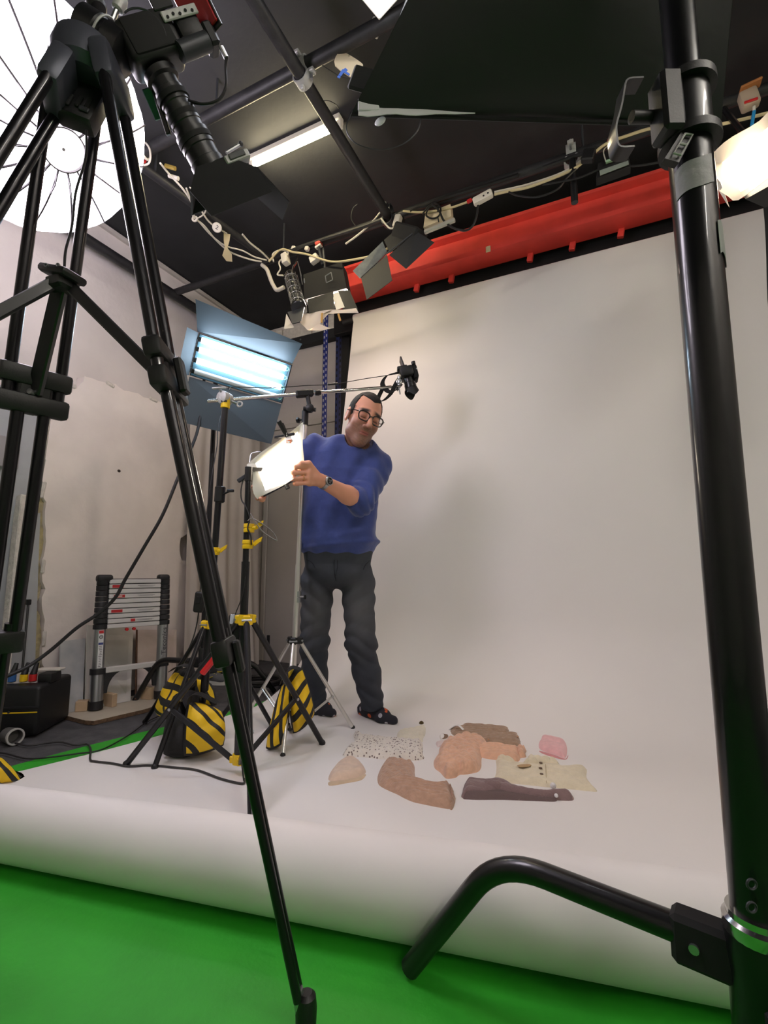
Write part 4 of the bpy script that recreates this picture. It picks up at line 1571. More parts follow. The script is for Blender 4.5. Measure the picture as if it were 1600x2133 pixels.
def torso_sdf(P, grow=0.0, z0=None):
    z = P[:, 2]
    cx = np.interp(z, _sz, _sc[:, 0]); cy = np.interp(z, _sz, _sc[:, 1])
    a = np.interp(z, _sz, _sa) + grow; b_ = np.interp(z, _sz, _sb) + grow
    dx = P[:, 0] - cx; dy = P[:, 1] - cy
    x = dx * tu[0] + dy * tu[1]; y = dx * tv[0] + dy * tv[1]
    r = (np.abs(x / a) ** 2.4 + np.abs(y / b_) ** 2.4) ** (1 / 2.4)
    d = (r - 1) * np.minimum(a, b_) * .9
    d = smax(d, z - (_sz[-1] + grow), .03)
    if z0 is not None:
        d = smax(d, z0 - z, .012)
    return d


HEM = A3(705, 1160, 2.60)[2]


def sleeve_l(P, g=0.0):
    cuff = EL_L + (WR_L - EL_L) * .20
    d = s_chain(P, [SH_L, (SH_L + EL_L) / 2, EL_L], [.078 + g, .076 + g, .066 + g], .02)
    return smin(d, s_cone(P, EL_L, cuff, .062 + g, .054 + g), .025)


def sleeve_r(P, g=0.0):
    return s_chain(P, [SH_R, (SH_R + EL_R) / 2, EL_R, EL_R + (WR_R - EL_R) * .25], [.070 + g, .064 + g, .056 + g, .050 + g], .03)


def near_(P, pts, r):
    """is any of the sample points within r of the chain of points?"""
    c = (P.min(0) + P.max(0)) / 2
    R_ = np.linalg.norm(P.max(0) - c)
    pts = [npv(p) for p in pts]
    m_ = min(np.linalg.norm(c - p) for p in pts)
    if len(pts) > 1:
        for a, b_ in zip(pts[:-1], pts[1:]):
            t = np.clip(((c - a) @ (b_ - a)) / ((b_ - a) @ (b_ - a)), 0, 1)
            m_ = min(m_, np.linalg.norm(c - a - t * (b_ - a)))
    return m_ < R_ + r


def body_sdf(P):
    if len(P) > 60 * 729:
        return np.concatenate([body_sdf(P[i:i + 20000]) for i in range(0, len(P), 20000)])
    d = np.full(len(P), 1.0)
    if near_(P, [HC], .32):
        d = smin(d, smin(head_sdf(P), neck_sdf(P), .025), .025)
    if near_(P, [PELV, NECK], .36):
        d = smin(d, torso_sdf(P, -.026, HEM - .03), .03)
    if not near_(P, [SH_L, EL_L, WR_L, A3(604, 985, 2.06)], .22):
        pass
    else:
        d = arm_l_sdf(P, d)
    if near_(P, [SH_R, EL_R, WR_R, A3(530, 1010, 2.0)], .22):
        d = arm_r_sdf(P, d)
    if near_(P, [HIP_L, KNE_L, ANK_L], .26):
        d = smin(d, s_chain(P, [HIP_L, KNE_L, KNE_L + (ANK_L - KNE_L) * .35, ANK_L], [.064, .046, .046, .034], .02), .012)
        d = smin(d, foot_sdf(P, 'L', -.005), .01)
    if near_(P, [HIP_R, KNE_R, ANK_R], .26):
        d = smin(d, s_chain(P, [HIP_R, KNE_R, KNE_R + (ANK_R - KNE_R) * .35, ANK_R], [.064, .046, .046, .034], .02), .012)
        d = smin(d, foot_sdf(P, 'R', -.005), .01)
    if near_(P, [PELV], .3):
        d = smin(d, s_ell(P, PELV - np.array([0, 0, .02]), (.12, .09, .06)), .02)
    return d


def arm_l_sdf(P, d):
    d = smin(d, sleeve_l(P, -.016), .02)
    fo = s_chain(P, [EL_L, EL_L + (WR_L - EL_L) * .35, WR_L], [.044, .044, .029], .02)
    if near_(P, [WR_L, A3(604, 985, 2.06)], .16):
        fo = smin(fo, hand_left(P), .012)
    return smin(d, fo, .012)


def arm_r_sdf(P, d):
    d = smin(d, sleeve_r(P, -.016), .02)
    fo = s_chain(P, [EL_R, EL_R + (WR_R - EL_R) * .35, WR_R], [.042, .042, .028], .02)
    if near_(P, [WR_R, A3(530, 1010, 2.0)], .16):
        fo = smin(fo, hand_right(P), .012)
    return smin(d, fo, .012)


TOE_L, HEEL_L = npv(fl(816, 1513)), npv(fl(757, 1494))
TOE_R, HEEL_R = npv(fl(688, 1497)), npv(fl(652, 1480))


def foot_sdf(P, s, g=0.0):
    toe, heel, ank = (TOE_L, HEEL_L, ANK_L) if s == 'L' else (TOE_R, HEEL_R, ANK_R)
    zz = np.array([0, 0, 1.0])
    ball = heel + (toe - heel) * .72
    d = s_cone(P, heel + zz * .042, ball + zz * .034, .036 + g, .036 + g)
    side = np.cross(toe - heel, zz); side /= np.linalg.norm(side)
    d = smin(d, s_cone(P, ball + zz * .030 + side * .014, toe + zz * .026 - side * .01, .032 + g, .026 + g), .02)
    d = smin(d, s_cone(P, ank + zz * .03, heel + (toe - heel) * .22 + zz * .06, .044 + g, .042 + g), .03)
    d = smin(d, s_cone(P, heel + (toe - heel) * .2 + zz * .075, ball + zz * .045, .036 + g, .026 + g), .03)
    return smax(d, .011 - P[:, 2] - g * .4, .008)


c_skin = np.array(lin((228, 162, 134)))
c_skin2 = np.array(lin((190, 122, 98)))
c_stub = np.array(lin((98, 74, 62)))
c_lip = np.array(lin((186, 108, 98)))
c_brow = np.array(lin((34, 26, 24)))


def skin_col(vs):
    q = ((vs - HC) @ HM) / HS
    c = np.repeat(c_skin[None], len(vs), 0)
    nz = wob(vs, 3, 120)
    c = c * (1 + .05 * nz[:, None])
    head = (np.abs(q) < .16).all(1)
    x, y, z = np.abs(q[:, 0]), q[:, 1], q[:, 2]

    def mixin(c, w, col_):
        w = np.clip(w, 0, 1)[:, None]
        return c * (1 - w) + col_ * w
    flush = np.exp(-(((x - .04) / .025) ** 2 + ((y - .07) / .04) ** 2 + ((z + .02) / .03) ** 2))
    c = mixin(c, head * flush * .6, c_skin2)
    # stubble over jaw, chin and upper lip
    jaw = 1 / (1 + np.exp((z + .052 + .45 * np.clip(.02 - y, -.06, .06) + .25 * np.clip(.03 - x, 0, .03)) / .007))
    st = jaw * (y > -.03) * (z > -.15)
    st = np.maximum(st, np.exp(-(((x) / .03) ** 4 + ((z + .049) / .009) ** 4)) * (y > .06))
    side = (np.abs(z + .02) < .06) * (y < .035) * (y > .0) * (x > .05)
    st = np.maximum(st, side * .7)
    c = mixin(c, head * st * (.80 + .12 * wob(vs, 8, 700)), c_stub)
    lips = np.exp(-((x / .021) ** 4 + ((z + .0672) / .0095) ** 4)) * (y > .07)
    c = mixin(c, head * lips * .9, c_lip)
    ml = np.exp(-((x / .022) ** 4 + ((z + .0672) / .0022) ** 2)) * (y > .07)  # shade in the crease between the lips, painted into the colour
    c = mixin(c, head * ml * .85, np.array(lin((104, 54, 50))))
    brow = np.exp(-(((x - .032) / .021) ** 4 + ((z - .0295 + .2 * (x - .03)) / .0078) ** 4)) * (y > .05)
    c = mixin(c, head * brow, c_brow)
    eye = np.exp(-(((x - .031) / .015) ** 4 + ((z + .0045) / .002) ** 2)) * (y > .06)
    c = mixin(c, head * eye * .9, c_brow)
    return np.clip(c, 0, 1)


m_skin = vcol_mat('skin', .48, subs=.06)
feet_mid = Vector(((ANK_L[0] + ANK_R[0]) / 2, (ANK_L[1] + ANK_R[1]) / 2, 0))
allp = np.array([HIP_L, HIP_R, ANK_L, ANK_R, TOE_L, TOE_R, HEEL_L, HEEL_R, SH_L, SH_R, EL_L, EL_R, WR_L, WR_R, HC, A3(530, 1010, 2.0), A3(604, 985, 2.06)])
lo_, hi_ = allp.min(0) - .19, allp.max(0) + .19
lo_[2] = -.02
hi_[2] = HC[2] + .17
man = sdf_mesh(body_sdf, lo_, hi_, .0036, 'person', m_skin, None, feet_mid, skin_col)
tag(man, 'man in a blue sweatshirt and dark jeans reaching for the glowing square panel', 'person')


# --- hair: short dark cap, receding at the temples
def hair_sdf(P):
    q = ((P - HC) @ HM) / HS
    ax = np.abs(q[:, 0])
    d = s_ell(q, (0, -.014, .035), (.0752, .0965, .0935))
    d = d + .0012 * wob(P, 5, 500)
    hl_ = .086 + .45 * np.clip(ax - .026, 0, .03) - .38 * np.clip(.024 - ax, 0, .03)     # front hair line height
    front = np.where(q[:, 1] > .02, hl_, np.where(q[:, 1] > -.005, .078 - (.02 - q[:, 1]) * 3.2, -.002 - (-.005 - q[:, 1]) * 1.2))
    sb = (q[:, 1] > -.004) & (q[:, 1] < .026) & (ax > .055)
    front = np.where(sb, np.minimum(front, -.018), front)
    return np.maximum(d, (front - q[:, 2]) * .6) * HS


hb0 = HC - .2; hb1 = HC + .2
m_hair = mat('hair', (30, 25, 24), .75, bump=.5, bscale=900)
sdf_mesh(hair_sdf, hb0, hb1, .003, 'hair', m_hair, man)


# --- blue sweatshirt
SEAMS = [(A3(768, 945, 2.40), A3(771, 968, 2.375)), (A3(771, 968, 2.375), A3(780, 985, 2.40)), (A3(684, 912, 2.40), A3(680, 945, 2.365)), (A3(680, 945, 2.365), A3(668, 975, 2.37))]


def sweater_sdf(P):
    f = wob(P, 11, 34) * .0055 + wob(P, 12, 75, 5) * .0018
    dr = np.abs(np.sin((P @ dirw(.92, .1, -.28)) * 30 + wob(P, 13, 12) * 1.8)) ** 2
    f = f + .0075 * (dr - .5)
    for a_, c_ in SEAMS:
        f = f + .0045 * np.exp(-(np.maximum(s_cone(P, a_, c_, 0, 0), 0) / .0035) ** 2)
    d = torso_sdf(P, 0.0, HEM)
    z = P[:, 2]
    # ribbed hem pulls in, cloth blouses above it
    d = d + .014 * np.exp(-((z - HEM) / .030) ** 2) - .010 * np.exp(-((z - HEM - .085) / .035) ** 2)
    # soft slanting folds at the waist
    side = (P - npv(PELV)) @ npv(_R)
    sg_ = 1 / (1 + np.exp(-(side - .02) / .03)) * np.clip(1 - (side - .12) / .08, 0, 1)
    d = d - .010 * np.exp(-((z - HEM - .10 - .22 * side) / .018) ** 2) * sg_ - .007 * np.exp(-((z - HEM - .06 - .10 * side) / .014) ** 2)
    arm = smin(sleeve_l(P), sleeve_r(P), .02)
    ax_ = (EL_L - SH_L) / np.linalg.norm(EL_L - SH_L)
    tt = (P - SH_L) @ ax_
    L_ = np.linalg.norm(EL_L - SH_L)
    dd = np.linalg.norm(P - EL_L, axis=1)
    fold = np.abs(np.sin((P @ dirw(.75, .25, .6)) * 62 + wob(P, 4, 26) * 3.0)) ** 1.5
    arm = arm - .014 * (fold - .4) * np.clip(1 - np.abs(dd - .05) / .09, 0, 1)
    fold2 = np.abs(np.sin((P @ dirw(.6, .3, .75)) * 34 + wob(P, 9, 14) * 2.2)) ** 1.5
    arm = arm - .010 * (fold2 - .4) * np.clip(1 - np.abs(tt - .07) / .14, 0, 1)
    d = smin(d, arm, .035)
    # yoke between neck and shoulders
    d = smin(d, s_cone(P, NECK - np.array([0, 0, .045]), SH_L + np.array([0, 0, .010]), .070, .066), .05)
    d = smin(d, s_cone(P, NECK - np.array([0, 0, .045]), SH_R + np.array([0, 0, .004]), .072, .064), .05)
    d = d + f
    # neck opening
    d = smax(d, -s_cone(P, NECK - np.array([0, 0, .05]), hl(0, 0, -.02), .066, .085), .006)
    # sleeve end plane: left forearm
    n = (WR_L - EL_L) / np.linalg.norm(WR_L - EL_L)
    cut = (P - (EL_L + n * .065)) @ n
    near = np.linalg.norm(P - (EL_L + n * .07), axis=1) < .11
    far = np.linalg.norm(P - (WR_L), axis=1) < .20
    d = np.where(near | far, smax(d, np.where(s_cone(P, EL_L, WR_L, .075, .075) < 0, cut, -1), .006), d)
    return d


lo_s = np.array([SH_L, SH_R, EL_L, EL_R, PELV, NECK, A3(600, 1000, 2.2), A3(800, 1170, 2.7), A3(620, 1170, 2.75)]).min(0) - .16
hi_s = np.array([SH_L, SH_R, EL_L, EL_R, PELV, NECK, A3(800, 1170, 2.7), A3(600, 1000, 2.2)]).max(0) + .16
lo_s[2] = HEM - .03
m_sweat = mat('blue_jersey', (54, 70, 134), .85, var=.06, scale=30, bump=.55, bscale=16, sheen=.25)
sw = sdf_mesh(sweater_sdf, lo_s, hi_s, .0052, 'sweatshirt', m_sweat, man)
# ribbed neckband
nb_c = Vector(NECK) + UP * .006
ndir = Vector(hl(0, 0, -.05) - NECK).normalized()
MB().torus(nb_c - _F * .012 - UP * .004, (ndir * .45 + UP * .65 - _F * .45).normalized(), .081, .0115, 36, 10).build('neckband', m_sweat, man)


# --- jeans
def jeans_sdf(P):
    d = torso_sdf(P, -.012)
    d = smax(d, P[:, 2] - (HEM + .05), .01)
    d = smax(d, (PELV[2] - .04) - P[:, 2], .05)
    for s, (h_, k_, a_) in enumerate(((HIP_L, KNE_L, ANK_L), (HIP_R, KNE_R, ANK_R))):
        end = a_ + (k_ - a_) * .03
        leg = s_chain(P, [h_, k_, k_ + (end - k_) * .5, end], [.092, .074, .068, .061], .04)
        dk = P[:, 2] - k_[2]
        sl = dirw(.42 if s == 0 else -.42, .2, .88)
        leg = leg - .013 * (np.abs(np.sin(((P - k_) @ sl) * 48 + wob(P, 21 + s, 22) * 2.4)) ** 1.4 - .45) * np.exp(-(dk / .11) ** 2)
        da = P[:, 2] - a_[2]
        leg = leg - .010 * (np.abs(np.sin(((P - a_) @ sl) * 60 + wob(P, 31 + s, 24) * 2.6)) ** 1.4 - .4) * np.exp(-((da - .06) / .08) ** 2)
        leg = leg - .010 * (np.abs(np.sin((P - h_) @ dirw(.55 if s else -.55, .1, .82) * 36 + wob(P, 41 + s, 14) * 2.2)) ** 1.5 - .4) * np.exp(-((P[:, 2] - h_[2] + .06) / .16) ** 2)
        leg = smax(leg, (a_[2] - .028) - P[:, 2], .004)
        d = smin(d, leg, .018)
    d = smin(d, s_ell(P, PELV - np.array([0, 0, .035]), (.17, .135, .085)), .02)
    # cut the gap between the thighs
    d = d + wob(P, 17, 55) * .0022
    return d


def jeans_col(vs):
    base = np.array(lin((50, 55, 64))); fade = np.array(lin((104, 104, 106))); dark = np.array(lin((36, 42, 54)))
    w = np.zeros(len(vs))
    for h_, k_ in ((HIP_L, KNE_L), (HIP_R, KNE_R)):
        m_ = (h_ + k_) / 2 - npv(_F) * .08
        w = np.maximum(w, np.exp(-((np.linalg.norm((vs - m_) * np.array([1, 1, .6]), axis=1)) / .10) ** 2))
    w = np.clip(w * .5 + .10 * wob(vs, 6, 60), 0, 1)
    c = base * (1 - w[:, None]) + fade * w[:, None]
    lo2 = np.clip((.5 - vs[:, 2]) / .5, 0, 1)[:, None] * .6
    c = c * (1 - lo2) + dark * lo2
    return np.clip(c * (1 + .06 * wob(vs, 7, 300)[:, None]), 0, 1)


lo_j = np.array([HIP_L, HIP_R, ANK_L, ANK_R, KNE_L, KNE_R]).min(0) - .2
hi_j = np.array([HIP_L, HIP_R, ANK_L, ANK_R, KNE_L, KNE_R]).max(0) + .2
lo_j[2] = 0.0
hi_j[2] = HEM + .08
m_jean = vcol_mat('denim', .85, bump=.15, bscale=700)
je = sdf_mesh(jeans_sdf, lo_j, hi_j, .005, 'jeans', m_jean, man, None, jeans_col)


# --- spotted socks
m_sock = mat('sock_knit', (38, 38, 46), .9, bump=.2, bscale=600)
nt = m_sock.node_tree
tc = add_node(m_sock, 'ShaderNodeTexCoord')
vo = add_node(m_sock, 'ShaderNodeTexVoronoi'); vo.inputs['Scale'].default_value = 24
mp = add_node(m_sock, 'ShaderNodeMath'); mp.operation = 'LESS_THAN'; mp.inputs[1].default_value = .30
cr = add_node(m_sock, 'ShaderNodeValToRGB'); cr.color_ramp.interpolation = 'CONSTANT'
cr.color_ramp.elements[0].color = (*lin((206, 92, 50)), 1)
cr.color_ramp.elements[1].position = .4; cr.color_ramp.elements[1].color = (*lin((168, 164, 172)), 1)
sp_ = add_node(m_sock, 'ShaderNodeSeparateColor')
mx = add_node(m_sock, 'ShaderNodeMix'); mx.data_type = 'RGBA'
nt.links.new(tc.outputs['Object'], vo.inputs['Vector'])
nt.links.new(vo.outputs['Distance'], mp.inputs[0])
nt.links.new(vo.outputs['Color'], sp_.inputs['Color'])
nt.links.new(sp_.outputs['Red'], cr.inputs['Fac'])
nt.links.new(mp.outputs[0], mx.inputs['Factor'])
mx.inputs[6].default_value = (*lin((38, 38, 46)), 1)
nt.links.new(cr.outputs['Color'], mx.inputs[7])
nt.links.new(mx.outputs[2], nt.nodes['Principled BSDF'].inputs['Base Color'])
for s, an in (('L', ANK_L), ('R', ANK_R)):
    pts_ = np.array([TOE_L, HEEL_L, ANK_L] if s == 'L' else [TOE_R, HEEL_R, ANK_R])
    l_, h_ = pts_.min(0) - .08, pts_.max(0) + .08
    l_[2] = -.01
    o = sdf_mesh(lambda P, s=s: foot_sdf(P, s), l_, h_, .0042, 'sock', m_sock, man)
    lab(o, 'dark sock with orange and grey spots')

# --- glasses
m_frame = mat('glasses_frame', (26, 22, 22), .25, coat=.4)
m_lens = mat('glasses_lens', (30, 30, 34), .03, alpha=.10)
gl = MB()


def rim_pts(sx):
    out = []
    for k in range(24):
        a = 2 * PI * k / 24
        ca, sa = math.cos(a), math.sin(a)
        x = .026 * (abs(ca) ** .62) * (1 if ca > 0 else -1)
        z = .0195 * (abs(sa) ** .62) * (1 if sa > 0 else -1)
        if z < 0:
            x *= .90
        yy = .1045 - .10 * abs(x * 1 + .033) * .35
        out.append(Vector(hl(sx * (.0335 + x), yy - .004 * abs(x) / .026, .000 + z)))
    return out


for sgn in (-1, 1):
    r_ = rim_pts(sgn)
    gl.tube(r_ + [r_[0]], .0034, 8, cap=False)
    gl.tube(catmull([hl(sgn * .060, .094, .012), hl(sgn * .073, .075, .012), hl(sgn * .082, .02, .010), hl(sgn * .083, -.008, .012)], 5), .0026, 7)
gl.tube(catmull([hl(-.009, .104, .006), hl(0, .107, .009), hl(.009, .104, .006)], 5), .0028, 7)
og = gl.build('glasses', m_frame, man)
for sgn in (-1, 1):
    r_ = rim_pts(sgn)
    MB().prism(r_, Vector(HM[:, 1]) * .0008).build('lens', m_lens, og)
    MB().sphere(hl(sgn * .0605, .0965, .012), .0030, 8).build('rivet', m_alu, og)

# --- wrist watch and ring
wn = Vector(WR_L - EL_L).normalized()
wc = Vector(EL_L).lerp(Vector(WR_L), .93)
fw = frame(wn)
ow = MB().lathe([(.0325, -.009), (.0345, -.009), (.0345, .009), (.0325, .009), (.0325, -.009)], wc, wn, 24).build('watch', m_alu, man)
wo = (-_F * .86 + _R * .45 + UP * .1)
wo = (wo - wn * wo.dot(wn)).normalized()
MB().lathe([(.017, .0), (.0205, .002), (.0205, .010), (.017, .012)], wc + wo * .030, wo, 24).build('watch_case', m_alu, ow)
MB().lathe([(.0160, .0125), (.0160, .0132)], wc + wo * .030, wo, 24).build('watch_dial', mat('watch_dial', (24, 24, 26), .25), ow)
for k in range(3):
    a = 2 * PI * k / 3 + .4
    fwd = frame(wo)
    MB().torus(wc + wo * .0434 + fwd @ V(.007 * math.cos(a), .007 * math.sin(a), 0), wo, .0035, .0006, 12, 5).build('subdial', m_alu, ow)
MB().tube([wc + wo * .0434, wc + wo * .0434 + fwd @ V(.010, .004, 0)], .0006, 5).build('watch_hand', m_alu, ow)
MB().tube([wc + wo * .036 - wn * .020, wc + wo * .036 - wn * .025], .003, 8).build('crown', m_alu, ow)
rk = Vector(A3(632, 995.5, 2.084))
MB().torus(rk, Vector(A3(612, 997, 2.074) - A3(645, 995, 2.106)).normalized(), .0118, .0016, 20, 7).build('ring', mat('gold', (226, 190, 120), .25, metal=1.0), man)


def on_skin(px, py, fn, v0=2.2, v1=2.8, lift=.001):
    """first point on a surface along a sight line."""
    vs_ = np.linspace(v0, v1, 240)
    P = np.array([A3(px, py, v) for v in vs_])
    d = fn(P)
    k = int(np.argmax(d < 0))
    return Vector(P[max(k - 1, 0)]) - _F * lift


m_stitch = mat('jeans_seam', (26, 29, 36), .9)
for line in ([(697, 1166), (696, 1180), (697, 1196), (700, 1210)], [(703, 1166), (703, 1182), (699, 1200)], [(640, 1166), (650, 1172), (657, 1184)], [(770, 1168), (762, 1176), (757, 1186)]):
    MB().tube(catmull([on_skin(x, y, jeans_sdf) for x, y in line], 4), .0016, 6).build('seam', m_stitch, je)

# ================================================================== baby clothes laid out on the paper
ZP = .0065


def closed_smooth(pts, n=4):
    P = [Vector(p) for p in pts]
    N_ = len(P)
    out = []
    for i in range(N_):
        a, b_, c, d = P[i - 1], P[i], P[(i + 1) % N_], P[(i + 2) % N_]
        for k in range(n):
            t = k / n
            out.append(.5 * ((2 * b_) + (c - a) * t + (2 * a - 5 * b_ + 4 * c - d) * t * t + (3 * b_ - a - 3 * c + d) * t ** 3))
    return out


def cloth(outline_px, T, edge, ridges, name, m, parent=None, step=.005, z0=ZP, seed=1, lump=.0, tilt=0.0, jag=0.0):
    """a garment lying on the floor: outline (photo points, projected on the floor), a soft thickness
    and ridges = [(direction degrees, wavelength, height, wander)]."""
    pts = closed_smooth([fl(x, y, z0) for x, y in outline_px], 4)
    poly = np.array([(p.x, p.y) for p in pts])
    rg = np.random.RandomState(seed)
    if jag:
        poly += rg.normal(scale=jag, size=poly.shape)
    lo, hi = poly.min(0) - step, poly.max(0) + step
    nx, ny = ((hi - lo) / step).astype(int) + 2
    gx, gy = np.meshgrid(lo[0] + np.arange(nx) * step, lo[1] + np.arange(ny) * step, indexing='ij')
    Q = np.stack([gx.ravel(), gy.ravel()], 1)
    a = poly; b_ = np.roll(poly, -1, 0)
    inside = np.zeros(len(Q), bool)
    dist = np.full(len(Q), 9.0)
    near = np.zeros_like(Q)
    for p, q in zip(a, b_):
        cnd = (p[1] > Q[:, 1]) != (q[1] > Q[:, 1])
        with np.errstate(divide='ignore', invalid='ignore'):
            xi = (q[0] - p[0]) * (Q[:, 1] - p[1]) / (q[1] - p[1] + 1e-12) + p[0]
        inside ^= cnd & (Q[:, 0] < xi)
        ab = q - p
        t = np.clip(((Q - p) @ ab) / (ab @ ab + 1e-12), 0, 1)
        c = p + t[:, None] * ab
        d = np.linalg.norm(Q - c, axis=1)
        w = d < dist
        dist[w] = d[w]; near[w] = c[w]
    dist = np.where(inside, dist, 0)
    XY = np.where(inside[:, None], Q, near)
    P3 = np.concatenate([XY, np.zeros((len(XY), 1))], 1)
    prof = 1 - np.exp(-(dist / edge) ** 1.3)
    h = T * .78 * prof
    mid = poly.mean(0)
    for (ang, wl, amp, wander) in ridges:
        d = np.array([math.cos(math.radians(ang)), math.sin(math.radians(ang))])
        d = npv(_R)[:2] * d[0] + npv(_F)[:2] * d[1]
        ph = (XY @ d) * 2 * PI / wl + wander * wob(P3, seed + int(ang), 2 * PI / wl * .45)
        h += amp * 1.1 * np.abs(np.sin(ph * .5)) ** .7 * prof
    if lump:
        h += lump * prof * (wob(P3, seed + 50, 70) * .6 - .8 * (1 - np.abs(wob(P3, seed + 51, 110)) * 2.2))
    h = np.maximum(h, .0008 * prof)
    idx = np.arange(nx * ny).reshape(nx, ny)
    cell = np.stack([idx[:-1, :-1], idx[1:, :-1], idx[1:, 1:], idx[:-1, 1:]], -1).reshape(-1, 4)
    cell = cell[inside[cell].any(1)]
    used = np.unique(cell)
    rem = -np.ones(nx * ny, int); rem[used] = np.arange(len(used))
    top = np.concatenate([XY[used], (z0 + h[used])[:, None]], 1)
    bot = np.concatenate([XY[used], np.full((len(used), 1), z0 - .0008)], 1)
    f1 = rem[cell]; f2 = f1[:, ::-1] + len(used)
    mb_ = MB()
    mb_.v = [Vector(p) for p in np.concatenate([top, bot])]
    mb_.f = [list(map(int, f)) for f in np.concatenate([f1, f2])]
    mb_.mi = [0] * len(mb_.f)
    return mb_.build(name, m, parent, smooth=75)


def crop_px(pts):
    return [(640 + x * .4, 1480 + y * .4) for x, y in pts]


def knit(name, rgb, var=.07, bump=.25, bscale=500, scale=40):
    return mat(name, rgb, .9, var=var, scale=scale, bump=bump, bscale=bscale, sheen=.3)


# beige cap
t = thing('baby_hat', 'small beige folded baby cap beside the ribbed brown trousers', 'cap', fl(722, 1610, ZP), 'baby clothes on the paper')
cloth(crop_px([(110, 392), (112, 372), (160, 368), (250, 352), (302, 332), (306, 342), (280, 366), (200, 382), (140, 393)]), .006, .004, [], 'back_brim', knit('cap_lining', (198, 172, 140)), t, .004)
cloth(crop_px([(112, 366), (112, 342), (130, 308), (160, 275), (195, 255), (240, 252), (280, 272), (304, 308), (303, 330), (262, 350), (200, 362), (150, 372)]), .030, .014, [(80, .06, .002, .6)], 'crown', knit('beige_knit', (212, 186, 164)), t, .004, lump=.001)

# ribbed brown trousers
m_brown = knit('brown_muslin', (180, 144, 120), .1, .6, 80)
t = thing('baby_trousers', 'brown crinkled baby trousers with frilled cuffs folded at an angle', 'trousers', fl(860, 1630, ZP), 'baby clothes on the paper')
cloth(crop_px([(425, 246), (445, 258), (480, 262), (520, 270), (545, 268), (560, 292), (562, 335), (575, 365), (600, 385), (600, 450), (560, 480), (480, 445), (385, 400), (365, 370), (370, 330), (395, 280)]), .024, .012, [(15, .030, .006, 1.4)], 'seat', m_brown, t, .004, seed=3, lump=.003)
cloth(crop_px([(395, 392), (440, 372), (520, 366), (600, 382), (660, 398), (740, 393), (752, 440), (766, 480), (750, 514), (700, 510), (600, 490), (540, 475), (470, 440)]), .034, .012, [(70, .022, .007, 1.2)], 'trouser_legs', m_brown, t, .004, seed=4, lump=.003)
cloth(crop_px([(736, 394), (752, 398), (762, 424), (772, 460), (768, 490), (755, 520), (738, 512), (744, 480), (746, 430)]), .030, .008, [(0, .012, .006, 1.0), (90, .018, .005, 1)], 'frill', m_brown, t, .003, seed=5, lump=.004, jag=.001)

# spotted white top
m_spot = knit('spotted_muslin', (222, 214, 202), .04, .6, 80)
nt = m_spot.node_tree
bs = nt.nodes['Principled BSDF']
tc = add_node(m_spot, 'ShaderNodeTexCoord')
vo = add_node(m_spot, 'ShaderNodeTexVoronoi'); vo.inputs['Scale'].default_value = 75
lt = add_node(m_spot, 'ShaderNodeMath'); lt.operation = 'LESS_THAN'; lt.inputs[1].default_value = .30
mx = add_node(m_spot, 'ShaderNodeMix'); mx.data_type = 'RGBA'
nt.links.new(tc.outputs['Object'], vo.inputs['Vector']); nt.links.new(vo.outputs['Distance'], lt.inputs[0])
nt.links.new(lt.outputs[0], mx.inputs['Factor'])
src = bs.inputs['Base Color'].links[0].from_socket
nt.links.new(src, mx.inputs[6]); mx.inputs[7].default_value = (*lin((120, 104, 98)), 1)
nt.links.new(mx.outputs[2], bs.inputs['Base Color'])
t = thing('baby_romper', 'cream romper printed with small dark spots near the man\'s foot', 'romper', fl(798, 1565, ZP), 'baby clothes on the paper')
cloth(crop_px([(184, 236), (196, 212), (215, 190), (246, 170), (240, 132), (252, 114), (278, 130), (320, 146), (380, 152), (420, 156), (500, 163), (560, 165), (600, 170), (604, 200), (604, 230), (610, 252), (575, 263), (480, 262), (400, 257), (300, 246), (220, 243)]), .030, .013, [(0, .035, .006, 1.5), (40, .022, .003, 1)], 'body', m_spot, t, .004, seed=8, lump=.004)

# cream bonnet with bobble
m_cream = knit('cream_muslin', (226, 218, 196), .04, .5, 90)
t = thing('baby_bonnet', 'cream muslin bonnet with a brown bobble behind the spotted romper', 'bonnet', fl(852, 1530, ZP), 'baby clothes on the paper')
cloth(crop_px([(468, 160), (470, 118), (492, 104), (530, 98), (580, 88), (604, 80), (622, 88), (618, 120), (604, 150), (600, 166), (540, 162), (500, 160)]), .018, .010, [(0, .03, .004, 1.2)], 'bonnet_body', m_cream, t, .004, seed=9, lump=.002)
bb_ = fl(878, 1512, ZP)
MB().sphere(bb_ + UP * .012, .0125, 14).build('bobble', mat('brown_bobble', (86, 70, 38), .95, bump=.8, bscale=300), t)
MB().tube(catmull([bb_ + UP * .008, fl(882, 1522, ZP) + UP * .006, fl(884, 1535, ZP) + UP * .005], 4), .0015, 6).build('bobble_cord', m_cream, t)

